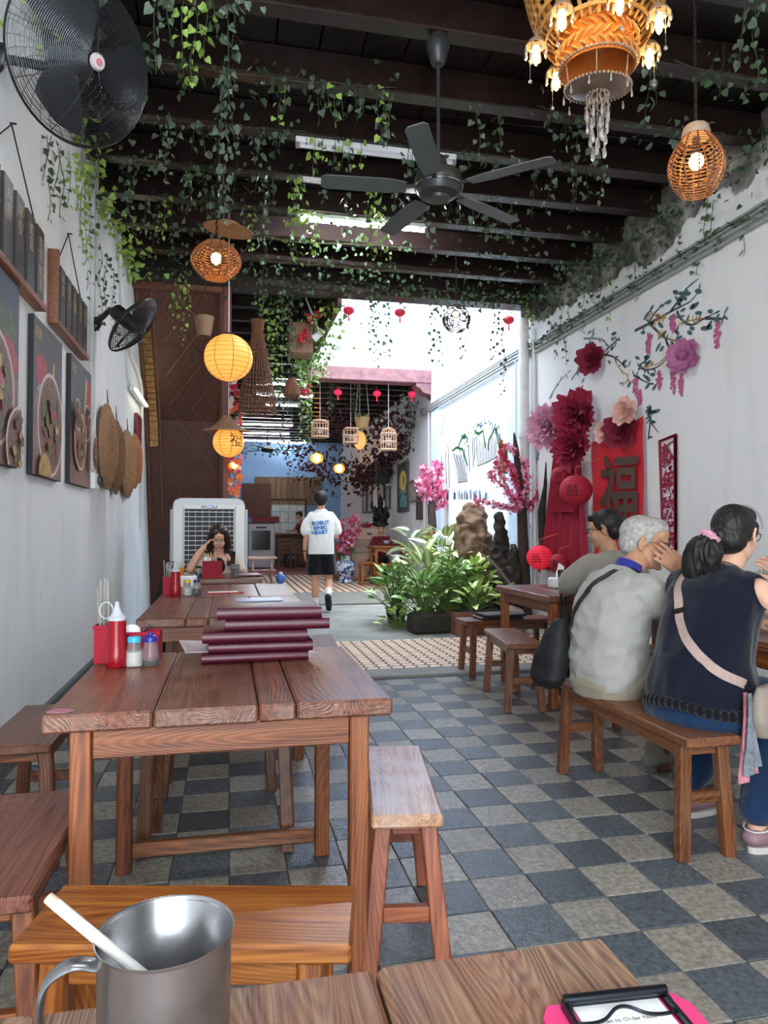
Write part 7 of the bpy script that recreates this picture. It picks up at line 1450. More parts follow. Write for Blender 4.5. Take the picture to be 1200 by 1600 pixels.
# ---------------------------------------------------------------- right wall: painted branches, paper flowers, banner, lanterns
Z5 = lambda L: [(900+x/5, 420+y/5) for x, y in L]
ZB = lambda L: [(800+x/3, 400+y/3) for x, y in L]
brn, lfs, grl, org, pkm = MB(), MB(), MB(), MB(), MB(); rq = random.Random(11)
BR = [Z5(l) for l in ([(460, 485), (570, 430), (640, 390), (740, 335), (830, 290), (900, 250), (970, 165)], [(740, 335), (800, 250), (860, 160), (960, 75)], [(570, 430), (620, 340), (710, 255)], [(580, 430), (650, 500), (700, 540), (790, 565)], [(700, 540), (720, 600), (750, 655)], [(790, 330), (820, 390), (900, 440), (990, 395), (1090, 345)], [(1010, 385), (1150, 390), (1160, 350)], [(500, 770), (560, 790), (650, 760), (720, 690)], [(490, 760), (580, 690)], [(450, 830), (520, 870), (590, 905)], [(220, 670), (300, 690), (360, 740), (410, 765)], [(240, 630), (320, 560), (340, 530)], [(60, 545), (200, 550), (250, 600)], [(0, 820), (60, 740)], [(560, 1150), (590, 1090), (570, 1060)])]
BR += [ZB(l) for l in ([(175, 670), (215, 600), (265, 545)], [(235, 690), (245, 660)], [(280, 580), (320, 520), (345, 480)], [(640, 860), (650, 770), (660, 720)], [(110, 1000), (130, 900)], [(640, 740), (660, 790), (690, 830)])]
LP = [Z5([p])[0] for p in ((610, 280), (850, 200), (870, 240), (930, 275), (900, 315), (860, 310), (830, 250), (790, 265), (750, 250), (530, 400), (545, 500), (605, 515), (685, 460), (665, 575), (690, 605), (775, 500), (810, 510), (835, 525), (870, 490), (930, 470), (975, 465), (1025, 460), (1068, 460), (990, 345), (1030, 330), (1125, 350), (805, 190), (900, 195), (930, 170), (320, 500), (275, 545), (300, 610), (275, 740), (400, 715), (395, 775), (500, 705), (530, 690), (590, 715), (525, 825), (545, 840), (580, 825), (485, 790), (540, 940), (598, 950), (435, 880), (90, 510), (125, 510), (150, 500), (100, 570), (135, 575), (725, 395), (785, 375), (545, 1125), (40, 700), (45, 890), (660, 1100))]
for L in BR[:7]: wstroke(brn, catmull([Vector((a, b, 0)) for a, b in L], 3) and [(v.x, v.y) for v in catmull([Vector((a, b, 0)) for a, b in L], 3)], .03, taper=True)
for L in BR[7:]: wstroke(brn if L[0][0] > 935 else grl, [(v.x, v.y) for v in catmull([Vector((a, b, 0)) for a, b in L], 3)], .024, taper=True)
for px, py in LP: wleaf(lfs if px > 955 else grl, px, py, rq.uniform(.07, .11), rq.uniform(.028, .042), rq.uniform(-.7, .7)+(PI if rq.random() < .6 else 0))
for L in BR:
    for k in range(5):
        i = rq.randrange(len(L)-1); t = rq.random(); px = L[i][0]+(L[i+1][0]-L[i][0])*t; py = L[i][1]+(L[i+1][1]-L[i][1])*t; wleaf(lfs if px > 960 else grl, px, py, .07, .02, rq.uniform(-1.2, 1.2)+(PI if rq.random() < .4 else 0), .004)
for L in ([(300, 700), (330, 760), (350, 790), (400, 830), (410, 870), (380, 900), (340, 890)], [(510, 770), (580, 760), (650, 740), (710, 680), (720, 620)], [(800, 440), (860, 410), (920, 400), (1000, 395)], [(590, 440), (640, 400), (690, 380)], [(640, 520), (700, 510)], [(560, 400), (590, 340), (640, 380)], [(740, 560), (770, 640)]):
    L = Z5(L); wstroke(org, L, .012)
    for k in range(14): i = rq.randrange(len(L)-1); t = rq.random(); wleaf(org, L[i][0]+(L[i+1][0]-L[i][0])*t, L[i][1]+(L[i+1][1]-L[i][1])*t, .045, .012, rq.uniform(-1.5, 1.5))
for cx, y0, y1 in ((570, 520, 645), (760, 380, 480), (1110, 440, 605), (655, 790, 930), (760, 800, 960), (825, 830, 990), (465, 860, 970), (497, 960, 1050)):
    for k in range(46):
        u = rq.random(); w_ = 16*math.sin(PI*(.12+.8*u)); p = Z5([(cx+rq.uniform(-w_, w_), y0+(y1-y0)*u)])[0]; wleaf(pkm, p[0], p[1], .035, .026, rq.uniform(0, 6), .0045+rq.uniform(0, .001))
wp_ = thing('wall_painting', 'painted branch with teal leaves and hanging pink racemes on the right wall', 'mural', (0, 0, 0))
for nm, b_, c_ in (('branches', brn, '4a4b4c'), ('leaves', lfs, '3f5f5e'), ('grey_twigs', grl, '6f7778'), ('orange_sprigs', org, 'b58a58'), ('racemes', pkm, 'b0567e')): part('painted_'+nm, b_, mat('wp_'+nm, c_, rough=.85, var=.2, vscale=30), wp_, kind='stuff')
# paper flowers
def petal(r, w_, m, cup, ruff, n=5):
    b = MB(); V = []; F = []
    for i in range(n+1):
        t = i/n; ww = w_*.5*(math.sin(PI*min(1., .12+t*.74))**.7)
        for j in range(5):
            s = j/2-1; y = r*t; z = cup*r*t*t+abs(s)*ww*.35+ruff*r*.10*math.sin(s*7+t*5)*t; V.append((s*ww, y-(ruff*r*.08*math.cos(s*9) if i == n else 0), z))
    for i in range(n):
        for j in range(4): F.append((i*5+j, i*5+j+1, i*5+j+6, i*5+j+5))
    m_ = len(V); V += [(x, y, z-.0012) for x, y, z in V]; F += [tuple(m_+q for q in f[::-1]) for f in F]
    return b.add(V, F).mesh('petal', m, True, 180)
def paper_flower(label, px, py, r, m, rings, mc=None, off=.04, yaw=.45, cat='flower'):
    c = atx(px, py, RW-off); t = thing('paper_flower', label, cat, tuple(c), (0, 0, -PI/2+yaw))
    for ri, (n, rr, tilt, cup, ruff) in enumerate(rings):
        pm_ = petal(r*rr, r*rr*(2.6/n+.45), m, cup, ruff)
        for k in range(n):
            a = 2*PI*k/n+ri*.5+rq.uniform(-.1, .1)
            # petal +Y outwards in the wall plane (XZ), its +Z towards the room (-Y)
            M_ = Matrix.Rotation(a, 4, 'Y') @ Matrix.Rotation(PI/2, 4, 'X') @ Matrix.Rotation(tilt+rq.uniform(-.12, .12), 4, 'X')
            o = link('petal', pm_, t); o.matrix_local = Matrix.Translation((0, -.012*ri, 0)) @ M_; o.scale = (rq.uniform(.9, 1.1),)*3
    if mc: part('flower_heart', MB().ball((0, -.05*r/.15, 0), (r*.28, r*.3, r*.28), 16, 10), mc, t, True)
    return t
M_pr = mat('paper_crimson', '8a1434', rough=.75, var=.12, vscale=12); M_pr2 = mat('paper_wine', '75122c', rough=.75, var=.12); M_pp = mat('paper_pale_pink', 'd69ab4', rough=.75, var=.15, vscale=10); M_pm = mat('paper_mauve', 'a8628c', rough=.75, var=.2, vscale=10); M_pc = mat('paper_peach', 'd3a398', rough=.75, var=.12)
big = [(9, 1., .25, .15, 1.), (9, .85, .55, .2, 1.), (8, .68, .85, .2, 1.), (7, .5, 1.1, .2, 1.), (5, .35, 1.3, .1, 1.)]
sml = [(5, 1., .2, .1, .5), (5, .8, .55, .2, .5), (4, .5, 1.0, .2, .5)]
paper_flower('small dark red paper flower on the painted branch', 929, 561, .185, M_pr2, sml); paper_flower('mauve paper flower with a rounded heart at the right of the painted branch', 1070, 556, .155, M_pm, [(6, 1., .15, .1, .4), (5, .8, .35, .15, .4)], mat('mauve_heart', '96507c', rough=.8, bump=.6, bscale=90))
paper_flower('large pale pink paper peony beside the white downpipe', 861, 668, .30, M_pp, big, off=.06); paper_flower('large upper crimson paper peony above the red lanterns', 906, 652, .31, M_pr, big, off=.08); paper_flower('large lower crimson paper peony above the red lanterns', 900, 698, .27, M_pr, big, off=.13)
paper_flower('dark red paper flower overlapping the top of the red banner', 974, 672, .19, M_pr2, sml, off=.06); paper_flower('peach paper flower on top of the dark red flower at the banner', 979, 642, .14, M_pc, sml, off=.09); paper_flower('small peach paper flower at the left top of the red banner', 944, 676, .11, M_pc, [(5, 1., .2, .1, .3), (4, .6, .5, .1, .3)], off=.06)
# red banner with the brushed character
def wquad(TL, TR_, BR_, BL, off): return [atx(*p, RW-off) for p in (TL, TR_, BR_, BL)]
def bil(Q, u, v): a = Q[0].lerp(Q[1], u); b = Q[3].lerp(Q[2], u); return a.lerp(b, v)
def sheet(Q, nu, nv, wave, th=.003):
    mb = MB(); V = []
    for j in range(nv+1):
        for i in range(nu+1): u, v = i/nu, j/nv; p = bil(Q, u, v); V.append(p-Vector((wave(u, v), 0, 0)))
    n = len(V); V += [p+Vector((th, 0, 0)) for p in V]; k = nu+1; F = []
    for j in range(nv):
        for i in range(nu): q = (j*k+i, j*k+i+1, (j+1)*k+i+1, (j+1)*k+i); F += [q[::-1], tuple(n+x for x in q)]
    for i in range(nu): F += [(i, i+1, n+i+1, n+i), (nv*k+i+1, nv*k+i, n+nv*k+i, n+nv*k+i+1)]
    for j in range(nv): F += [(j*k+k, j*k, n+j*k, n+j*k+k), (j*k+nu, (j+1)*k+nu, n+(j+1)*k+nu, n+j*k+nu)]
    return mb.add(V, F)
def bold_text(ch_, off=.02):
    cu = bpy.data.curves.new('t', 'FONT'); cu.body = ch_; cu.size = 1; cu.align_x = 'CENTER'; cu.align_y = 'CENTER'; cu.offset = off; cu.resolution_u = 3
    o = bpy.data.objects.new('t', cu); C.objects.link(o); me = bpy.data.meshes.new_from_object(o.evaluated_get(bpy.context.evaluated_depsgraph_get())); C.objects.unlink(o); bpy.data.objects.remove(o); return me
def glyph_on(Q, ch_, m, off, bold=.02):
    me = bold_text(ch_, bold); xs = [v.co.x for v in me.vertices]; ys = [v.co.y for v in me.vertices]; x0, x1, y0, y1 = min(xs), max(xs), min(ys), max(ys)
    for v in me.vertices: p = bil(Q, (v.co.x-x0)/(x1-x0), (y1-v.co.y)/(y1-y0)); v.co = p-Vector((off, 0, 0))
    me.name = 'lettering'; me.materials.clear(); me.materials.append(m); me.update(); return me
bn = thing('red_banner', 'bright red cloth banner with a large brushed dark character on the right wall', 'banner', (0, 0, 0))
Q = wquad((924, 692), (1006, 650), (1011, 905), (931, 902), .02); wv = lambda u, v: .012*math.sin(7*u+2*v)+.006*math.sin(13*v)+.02*v*u
part('cloth', sheet(Q, 14, 14, wv), mat('banner_red', 'c21f2c', rough=.8, var=.1, vscale=5), bn, True)
part('brushed_character', glyph_on(wquad((936, 712), (996, 706), (996, 828), (938, 826), .06), '福', mat('brush_brown', '4d3b33', rough=.85), .0, .018), None, bn, label='dark brown brushed character')
pc_ = thing('papercut_scroll', 'narrow magenta papercut scroll with four characters beside the red banner', 'scroll', (0, 0, 0)); M_mag = mat('papercut_magenta', '8e1038', rough=.7)
Q = wquad((1029, 689), (1057, 678), (1057, 860), (1035, 862), .012)
def wline(mb, P, w_, off): 
    P = [bil(Q, *p)-Vector((off, 0, 0)) for p in P]; V = []
    for a, b in zip(P, P[1:]):
        d = (b-a).normalized(); s = Vector((0, -d.z, d.y))*w_/2; mb.add([a-s, a+s, b+s, b-s, a-s+Vector((.002, 0, 0)), a+s+Vector((.002, 0, 0)), b+s+Vector((.002, 0, 0)), b-s+Vector((.002, 0, 0))], [(0, 1, 2, 3), (7, 6, 5, 4), (0, 4, 5, 1), (1, 5, 6, 2), (2, 6, 7, 3), (3, 7, 4, 0)])
b = MB()
for k in (0, .05, .11): wline(b, [(k, k*.12), (1-k, k*.12), (1-k, 1-k*.12), (k, 1-k*.12), (k, k*.12)], .012, 0)
wline(b, [(.93, .01), (.93, .99)], .05, 0)
for k in range(70):
    u, v = rq.uniform(.15, .95), rq.uniform(.03, .97); r = rq.uniform(.03, .09); a0 = rq.uniform(0, 6); wline(b, [(u+r*1.6*math.cos(a0+t*.8)*(1-t*.12), v+r*.3*math.sin(a0+t*.8)*(1-t*.12)) for t in range(6)], .013, .001)
part('papercut', b, M_mag, pc_, kind='stuff')
for k, ch_ in enumerate('新年快乐'):
    v0 = .04+.24*k; part('lettering', glyph_on([bil(Q, .16, v0), bil(Q, .9, v0), bil(Q, .9, v0+.2), bil(Q, .16, v0+.2)], ch_, M_mag, .003, .03), None, pc_)
# dark red drapes and lanterns
M_dr = mat('drape_red', '8c1430', rough=.8, var=.1, vscale=6)
dp = thing('red_drape', 'dark red cloth drape hanging from the crimson paper peony', 'drape', (0, 0, 0)); fold = lambda u, v: .04*math.sin(u*16)*(.3+v)+.03*v
part('cloth', sheet(wquad((893, 715), (906, 712), (929, 965), (866, 965), .06), 20, 10, fold), M_dr, dp, True)
dp = thing('red_drape', 'narrow dark red cloth streamer beside the pink peony', 'drape', (0, 0, 0)); part('cloth', sheet(wquad((866, 700), (879, 700), (882, 890), (850, 890), .05), 10, 10, fold), M_dr, dp, True)
single('red_drape', sheet(wquad((880, 735), (906, 712), (900, 800), (862, 800), .10), 10, 6, fold), M_dr, 'short dark red swag between the red lanterns', 'drape', smooth=True)
def rlant(label, px, py, r, off, lit=False, txt='囍', yaw=-.7):
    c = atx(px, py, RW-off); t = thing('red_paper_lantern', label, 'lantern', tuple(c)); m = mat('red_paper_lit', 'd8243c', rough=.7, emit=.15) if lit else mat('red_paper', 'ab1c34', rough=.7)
    ball = MB().ball((0, 0, 0), (r, r, r*.95), 36, 24); me_b = BVHTree.FromPolygons([Vector(v) for v in ball.v], ball.f); part('shade', ball, m, t, True); g = MB()
    for k in range(1, 13): ph = PI*k/13; g.loop([((r+.0005)*math.sin(ph)*math.cos(a), (r+.0005)*math.sin(ph)*math.sin(a), r*.95*math.cos(ph)) for a in [2*PI*i/30 for i in range(30)]], .0018, 4)
    part('ribs', g, mat('red_rib', '7a1226', rough=.8), t, kind='stuff')
    me = text_mesh(txt, r*.75, mat('dark_red_ink', '3a0c14', rough=.8), 0.); d = Vector((-math.sin(yaw), math.cos(yaw), 0)); part('lettering', project(me, Matrix.Rotation(yaw, 4, 'Z') @ Matrix.Translation((0, -2*r, -.1*r)) @ Matrix.Rotation(PI/2, 4, 'X'), me_b, d, .003), None, t)
    part('cord', MB().tube([(0, 0, r*.9), (0, 0, r*1.4), (off-.01, 0, r*2.)], .004, 5), mat('orange_cord', 'c06a2a', rough=.7), t); part('tassel', MB().tube([(0, 0, -r*.93), (0, 0, -r*1.15)], [.012, .016], 8), M_dr, t); return t
rlant('largest dull red paper lantern, in front of the red drape', 900, 766, .165, .28); rlant('smaller red paper lantern behind the largest one, by the streamer', 876, 743, .105, .2)
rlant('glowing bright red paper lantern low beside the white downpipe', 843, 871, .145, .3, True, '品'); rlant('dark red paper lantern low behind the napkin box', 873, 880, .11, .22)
single('driftwood_strip', MB().tube([atx(848, 872, RW-.06), atx(846, 800, RW-.05), atx(852, 760, RW-.05), atx(853, 722, RW-.04)], [.05, .05, .025, .006], 8), M_bark, 'dark splinter of driftwood standing against the right wall', 'driftwood', smooth=True)
# ---------------------------------------------------------------- far hall: kitchen front, chest, statue, vase, diners' table, pictures
yb = YB-.03
def onb(px, py, y=yb): return aty(px, py, y)
wpn = thing('wooden_partition', 'panel of upright brown boards above the kitchen hatch', 'panel', (0, yb, 0)); a, b2 = onb(421, 745), onb(502, 789); n = 9
for k in range(n): w_ = (b2.x-a.x)/n; part('board', MB().box((a.x+w_*(k+.5), -.03, (a.z+b2.z)/2), (w_-.012, .05, a.z-b2.z), ch=.008), wood('barn_board', '5a4232', '9a7a5a', 'Z', rough=.7), wpn)
a, b2 = onb(398, 745), onb(423, 795, yb)
single('board_strip', MB().box(((a.x+b2.x)/2, yb-.02, (a.z+b2.z)/2), (b2.x-a.x, .03, a.z-b2.z), ch=.005), wood('barn_board', '5a4232', '9a7a5a', 'Z'), 'narrow boards left of the upright board panel', 'panel')
a, b2 = onb(378, 755, yb-.1), onb(423, 806, yb-.1); t = thing('brown_door', 'plain dark brown sheet door left of the kitchen hatch', 'door', (0, yb-.1, 0)); part('sheet', MB().box(((a.x+b2.x)/2, 0, (a.z+b2.z)/2), (b2.x-a.x, .05, a.z-b2.z), ch=.006), mat('door_brown', '5d3a30', rough=.6, var=.15), t); part('lower_rail', MB().box(((a.x+b2.x)/2+.3, -.03, b2.z-.12), (.9, .05, .2)), mat('red_rail', '7a2a28', rough=.6), t)
a, b2 = onb(425, 782, yb-.01), onb(476, 834, yb-.01); t = thing('kitchen_hatch', 'bright marble-tiled kitchen hatch behind the counter', 'hatch', (0, yb-.01, 0)); nx, nz = 4, 3
for i in range(nx):
    for j in range(nz): part('tile', MB().box((a.x+(b2.x-a.x)*(i+.5)/nx, -.012, b2.z+(a.z-b2.z)*(j+.5)/nz), ((b2.x-a.x)/nx-.015, .02, (a.z-b2.z)/nz-.015), ch=.003), mat('marble_tile', 'c3cbc8', rough=.25, var=.2, vscale=4), t)
part('hatch_frame', MB().box(((a.x+b2.x)/2, -.03, a.z+.03), (b2.x-a.x+.1, .06, .06)).box((b2.x+.03, -.03, (a.z+b2.z)/2), (.06, .06, a.z-b2.z)), mat('hatch_dark', '3a2a22'), t)
batten('lit fluorescent tube over the kitchen hatch', ((a.x+b2.x)/2, YB-.5, 4.10), True, 0, 1.2)
yc = 22.6; a, b2 = aty(430, 834, yc), aty(484, 886, yc); t = thing('counter', 'brown timber kitchen counter in front of the hatch', 'counter', ((a.x+b2.x)/2+.3, yc+.25, .03)); W = b2.x-a.x+.6; H = a.z-.03
part('top', MB().box((0, -.1, H), (W+.1, .8, .06), ch=.01), WB('X'), t); part('front', MB().box((0, -.2, H/2), (W, .05, H-.06)), wood('counter_front', '4c3322', '7d5b3c', 'Z', rough=.6), t)
for k in range(4): part('panel', MB().box((-W/2+W*(k+.5)/4, -.235, H/2), (W/4-.08, .02, H*.7), ch=.006), wood('counter_panel', '5c4028', '8a6a48', 'Z', rough=.6), t)
yw = 21.6; a, b2 = aty(389, 818, yw), aty(429, 885, yw); t = thing('warmer_cabinet', 'white kitchen cabinet with a dark glass door', 'cabinet', ((a.x+b2.x)/2, yw+.3, .03)); W = b2.x-a.x; H = a.z-.03
part('body', MB().box((0, 0, H/2), (W, .6, H), ch=.02), mat('appliance_white', 'b9bcc4', rough=.4), t); part('glass_door', MB().box((-.02, -.31, H*.62), (W*.72, .02, H*.44), ch=.006), mat('oven_glass', '12151d', rough=.12), t); part('control_strip', MB().box((-.02, -.31, H*.91), (W*.4, .015, .05)), mat('strip_dark', '2a2c34'), t); part('drawer', MB().box((0, -.31, H*.2), (W*.9, .02, H*.3), ch=.006), mat('appliance_white', 'b9bcc4'), t); part('top_tray', MB().box((0, 0, H+.02), (W*1.02, .62, .04)), M_black, t)
def chair(label, x, y, rz, z=.03, m=None, h=.9):
    t = thing('dining_chair', label, 'chair', (x, y, z), rz); m = m or WD('Z')
    part('seat', MB().box((0, 0, .45), (.4, .4, .035), ch=.006), m, t)
    for sx in (-1, 1):
        part('leg', post((sx*.18, -.18, 0), (sx*.17, -.17, .43), .035), m, t); part('leg', post((sx*.18, .18, 0), (sx*.17, .19, h), .035), m, t)
    for z_ in (.6, .72, .84): part('back_slat', MB().box((0, .19, z_), (.31, .02, .06), ch=.004), m, t)
    return t
chair('dark chair in front of the kitchen counter, left one', aty(445, 880, 21.3).x, 21.3, PI); chair('dark chair in front of the kitchen counter, half hidden by the walking man', aty(474, 880, 20.6).x, 20.6, PI*.9)
t = thing('crate', 'dark crate on the floor below the kitchen counter', 'box', (aty(456, 880, 22.0).x, 22.0, .03)); part('box', MB().box((0, 0, .2), (.45, .3, .4), ch=.02), M_black, t); part('label_strip', MB().box((0, -.155, .28), (.25, .01, .08)), mat('label_grey', '6a6e74'), t)
# chest of drawers with the statue
yd = 15.95; a, b2 = aty(549, 823, yd), aty(604, 915, yd); t = thing('drawer_chest', 'pale wooden drawer chest carrying the dark statue', 'cabinet', ((a.x+b2.x)/2, yd+.28, .03)); W = b2.x-a.x; H = a.z-.03
part('body', MB().box((0, 0, H/2), (W, .55, H), ch=.01), wood('chest_wood', '8a6a58', 'b9998a', 'X', rough=.6), t)
for k in range(4): d_ = part('drawer', MB().box((0, -.285, H*(.13+.245*k)), (W-.05, .025, H*.215), ch=.006), wood('chest_drawer', '937264', 'c2a393', 'X', rough=.6), t); part('handle', MB().ball((0, -.31, H*(.13+.245*k)), (.06, .02, .02), 8, 6), mat('drawer_pull', '3a2a22', rough=.5), d_, True)
single('wood_side_board', MB().box((aty(531, 905, 15.9).x, 16.1, .45), (.22, .4, .84), ch=.01), wood('orange_cabinet', '7a4a28', 'a86f40', 'Z'), 'orange-brown cabinet side left of the drawer chest, behind the vase', 'cabinet')
ys = 16.05; t = thing('statue', 'dark carved seated statue on the pale drawer chest', 'statue', (aty(594, 823, ys).x, ys, aty(594, 823, ys).z+.01)); H = aty(594, 771, ys).z-t.location.z; s = H/.72; b = MB()
for c, r in (((0, 0, .05), (.2, .12, .06)), ((0, 0, .14), (.17, .1, .09)), ((-.08, -.03, .2), (.1, .1, .07)), ((.08, -.03, .2), (.1, .1, .07)), ((0, 0, .32), (.1, .08, .13)), ((-.12, -.02, .33), (.04, .05, .12)), ((.12, -.02, .33), (.04, .05, .12)), ((-.19, 0, .46), (.03, .03, .09)), ((0, -.01, .5), (.065, .065, .085)), ((0, 0, .6), (.05, .05, .06)), ((0, 0, .67), (.02, .02, .06)), ((.17, 0, .25), (.05, .05, .08))): b.ball(tuple(k*s for k in c), tuple(k*s for k in r), 12, 8)
part('figure', remesh(b, .014, mat('black_bronze', '15130f', rough=.5, metal=.3), 1, (.008, (20, 20, 20), Vector((0, 0, 0)))), None, t)
t = thing('glass_bowl', 'glass bowl with red things beside the statue', 'bowl', tuple(aty(566, 823, 15.95))); part('bowl', MB().lathe([(.08, 0), (.16, .12), (.165, .12), (.07, .01)], 18, cap=False), M_clear, t, True); part('red_contents', MB().ball((.1, 0, .03), (.14, .06, .05), 10, 6), M_redp, t, True)
# blue and white vase with pink blossoms
yv = 15.5; vx = aty(540, 907, yv); t = thing('porcelain_vase', 'blue and white porcelain jar on a stand filled with pink blossoms', 'vase', (vx.x, yv, .03)); H = aty(540, 868, yv).z-.03; k = H/.55; m, tt, bb_ = _base('blue_white_porcelain'); v_, oi = _rnd_coord(tt, (14, 14, 14)); n_ = nd(tt, 'ShaderNodeTexNoise'); n_.inputs['Scale'].default_value = 1; n_.inputs['Detail'].default_value = 6; tt.links.new(v_, n_.inputs['Vector']); r_ = nd(tt, 'ShaderNodeValToRGB'); r_.color_ramp.elements[0].position = .5; r_.color_ramp.elements[1].position = .54; r_.color_ramp.elements[0].color = (*rgb('c8d0d8'), 1); r_.color_ramp.elements[1].color = (*rgb('2c4576'), 1); tt.links.new(n_.outputs[0], r_.inputs[0]); tt.links.new(r_.outputs[0], bb_.inputs['Base Color']); bb_.inputs['Roughness'].default_value = .2
part('stand', MB().lathe([(.17*k, 0), (.15*k, .03*k), (.13*k, .1*k), (.15*k, .12*k)], 20), m, t, True); part('jar', MB().lathe([(.15*k, .12*k), (.17*k, .14*k), (.2*k, .2*k), (.205*k, .38*k), (.17*k, .44*k), (.10*k, .46*k), (.10*k, .54*k), (.12*k, .55*k)], 24), m, t, True); part('ring', MB().loop([(.206*k*math.cos(a), .206*k*math.sin(a), .22*k) for a in [2*PI*i/24 for i in range(24)]], .012, 6), mat('cobalt', '2c4576', rough=.3), t, True)
fl = [MB(), MB(), MB()]; tw = MB()
for px, py in ((528, 820), (535, 812), (545, 815), (553, 808), (558, 806), (562, 822), (530, 840), (548, 830), (556, 835), (538, 838), (526, 850), (543, 858)):
    e = aty(px, py, yv-.05+rm.uniform(-.1, .1))-t.location; P = catmull([(0, 0, H), (e.x*.4, e.y*.4, H+(e.z-H)*.5), e], 5); tw.tube(P, .006, 4)
    for i in range(26): j = rm.randrange(4, len(P)) if e.z-H > .15 else rm.randrange(2, len(P)); bloss_mesh(fl[rm.choice((0, 1, 2))], P[j]+Vector((rm.gauss(0, .035), rm.gauss(0, .035), rm.gauss(0, .035))), .045)
part('twigs', tw, M_trunk, t)
for k_ in range(3): part('blossoms', fl[k_], M_pk[k_], t, kind='stuff')
lv = MB()
for i in range(26): leaf_geo(lv, Vector((rm.gauss(0, .12), rm.gauss(0, .1), H+rm.uniform(-.05, .2))), Vector((rm.gauss(0, 1), rm.gauss(0, 1), -.3)), Vector((0, 0, 1)), .13)
part('foliage', lv, M_grn, t, kind='stuff')
# small far table with stools
yt = 14.45; a, b2 = aty(584, 853, yt), aty(634, 853, yt)
table('small orange-brown table at which the diner in dark red sits', a.x, min(b2.x+.25, 3.68), yt, yt+.6, [(a.x+b2.x)/2], None, h=a.z, low=None, inset=.06, leg=.06, top=WO, frame=WO)
bench('small orange-brown stool left of the far small table', (aty(575, 905, yt+.1).x, yt+.2), .45, .3, PI/2, None, top=WO, frame=WO, name='stool', h=.5); bench('orange-brown bench in front of the far small table', (aty(608, 905, yt-.1).x, yt-.2), .6, .28, 0, None, top=WO, frame=WO, h=.48)
bench('dark seat under the diner in dark red', (aty(596, 830, 15.38).x, 15.4), .45, .26, 0, None, top=WD, frame=WD, name='stool')
t = thing('tray', 'dark red tray with bowls on the far small table', 'tray', (a.x+.45, yt+.35, a.z+.001)); part('tray_base', MB().box((0, 0, .02), (.5, .32, .04), ch=.01), M_mar, t); part('bowl', MB().lathe([(.04, .04), (.08, .1), (.07, .1), (.03, .05)], 14, Matrix.Translation((-.1, 0, 0)), cap=False), M_whitep, t, True); part('bowl', MB().lathe([(.04, .04), (.08, .1), (.07, .1), (.03, .05)], 14, Matrix.Translation((.12, .05, 0)), cap=False), M_whitep, t, True)
# pictures and loudspeaker on the far right wall
def wframe(label, px0, px1, py0, py1, fm_, art, cat='picture', dep=.04, bw=.05, extra=None):
    a = atx(px1, (py0+py1)/2, RW); b_ = atx(px0, (py0+py1)/2, RW); zt = atx((px0+px1)/2, py0, RW).z; zb = atx((px0+px1)/2, py1, RW).z; W, H = b_.y-a.y, zt-zb
    t = thing('framed_picture', label, cat, (RW-.002, (a.y+b_.y)/2, (zt+zb)/2), -PI/2); part('backing', MB().box((0, -.012, 0), (W-.01, .02, H-.01)), art, t)
    f = MB()
    for s in (-1, 1): f.box((s*(W/2-bw/2), -dep/2, 0), (bw, dep, H), ch=.004).box((0, -dep/2, s*(H/2-bw/2)), (W-2*bw, dep, bw), ch=.004)
    part('frame', f, fm_, t)
    if extra: extra(t, W, H)
    return t
def moon(t, W, H):
    part('print', MB().prism(ell(0, H*.14, W*.33, H*.2), .002, TF(.024)), mat('moon_yellow', 'd1b84a', rough=.6), t); part('print', MB().prism(ell(.1*W, H*.14, W*.05, H*.08), .002, TF(.026)), mat('ink_dark', '2a2a2c'), t)
    part('print', MB().prism([(-.3*W, -.4*H), (.35*W, -.4*H), (.35*W, -.2*H), (0, -.12*H), (-.25*W, -.22*H)], .002, TF(.024)), mat('sea_teal', '4f8a8c', rough=.6, var=.3), t)
    b_ = MB()
    for k_ in range(14): b_.box((rm.uniform(-.4, .3)*W, -.026, rm.uniform(-.12, .05)*H), (.02, .002, .10), Matrix.Rotation(0, 4, 'Y'))
    part('print', b_, mat('crane_white', 'c9c6bc'), t, kind='stuff')
M_fg = mat('frame_grey_brown', '4e4842', rough=.6); M_fdk = mat('frame_dark', '2a2526', rough=.5)
wframe('dark night picture with a yellow moon and a teal sea', 623, 640, 723, 800, M_fg, mat('night_art', '33343a', rough=.6, var=.3), extra=moon)
wframe('brown framed picture right of the moon picture', 641, 655, 750, 785, mat('frame_tan', '6a5c4e', rough=.6), mat('art_tan', '8d8578', rough=.6, var=.3)); wframe('tall dark frame behind the far pink blossom trunk', 653, 661, 775, 812, M_fdk, mat('art_dark', '463a38', rough=.6, var=.3)); wframe('small white-bordered frame under the red card', 592, 602, 750, 782, M_fdk, mat('art_grey', 'a9a8a6', rough=.6, var=.3)); wframe('small grey frame left of the moon picture', 604, 611, 760, 796, M_fg, mat('art_grey2', '8c8a88', rough=.6, var=.3)); wframe('tall blue-grey window frame behind the statue, nearer one', 576, 583, 740, 802, mat('blue_frame', '4f5a6c', rough=.6), mat('pane_grey', '9aa0a8', rough=.3), 'window'); wframe('tall blue-grey window frame behind the statue, further one', 568, 574, 752, 802, mat('blue_frame', '4f5a6c'), mat('pane_grey', '9aa0a8'), 'window')
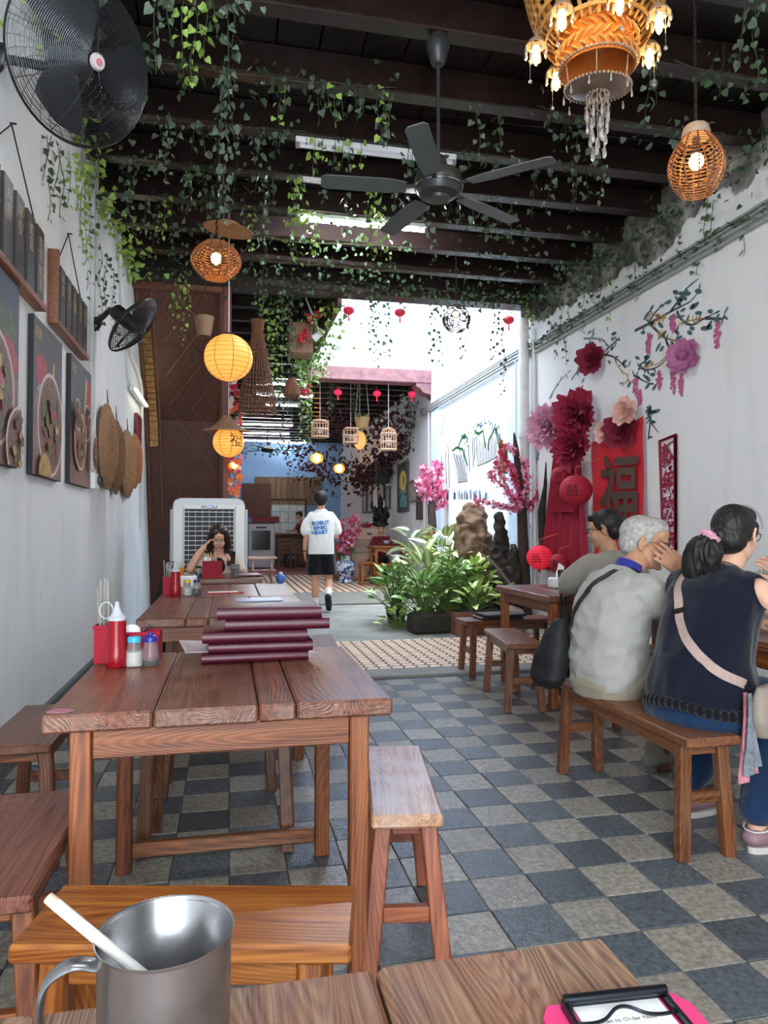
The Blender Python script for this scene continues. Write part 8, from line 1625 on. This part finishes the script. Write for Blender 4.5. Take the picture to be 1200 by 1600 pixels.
c = atx(598, 746, RW); t = thing('red_card', 'small red card above the framed pictures', 'card', (RW-.002, c.y, c.z), -PI/2); part('card', MB().box((0, -.01, 0), (.35, .02, .35), ch=.004), mat('card_red', '9c1f3c', rough=.6), t); part('print', MB().box((0, -.0215, 0), (.18, .002, .2)), mat('card_dark', '6a1428'), t)
c = atx(612, 736, RW); t = thing('loudspeaker', 'tall black loudspeaker box on the far right wall', 'loudspeaker', (RW-.002, c.y, c.z), -PI/2); H = atx(612, 716, RW).z-atx(612, 756, RW).z; part('cabinet', MB().box((0, -.22, 0), (.34, .28, H), ch=.02), M_black, t); part('grille', MB().box((0, -.365, 0), (.28, .012, H*.85), ch=.004), mat('grille_dark', '24262a', rough=.8), t); part('bracket', MB().box((0, -.05, 0), (.1, .1, .12)), M_bclip, t)
# red standing plant far back and slatted things right of the cooler
t = thing('slatted_rack', 'pale slatted wooden rack with red trays right of the air cooler', 'rack', (.36, 8.05, 0)); m_ = WP('X')
for sx in (-1, 1): part('post', post((sx*.13, -.12, 0), (sx*.1, -.1, .86), .022), WP('Z'), t); part('post', post((sx*.13, .12, 0), (sx*.1, .1, .86), .022), WP('Z'), t)
for k_ in range(5): part('slat', MB().box((0, -.12+.06*k_, .87), (.32, .045, .02), ch=.003), m_, t)
part('shelf', MB().box((0, 0, .72), (.3, .26, .03)), mat('rack_red', '6b2e2c', rough=.5), t); part('shelf', MB().box((0, 0, .45), (.32, .3, .03)), mat('rack_red', '6b2e2c'), t)
for k_, (x, z) in enumerate(((.20, .66), (.19, .50))): t2 = thing('blue_jug', 'blue plastic jug hanging at the slatted rack, %s' % ('upper one', 'lower one')[k_], 'jug', (.36+x, 7.98, z-.02)); part('body', MB().ball((0, 0, 0), (.055, .055, .06), 14, 10), mat('blue_plastic', '3f6fb5', rough=.35), t2, True); part('cap', MB().lathe([(.02, .05), (.02, .075)], 12), M_whitep, t2, True); part('hook', MB().tube([(-.06, 0, .03), (-.1, 0, .05)], .006, 5), M_bclip, t2)
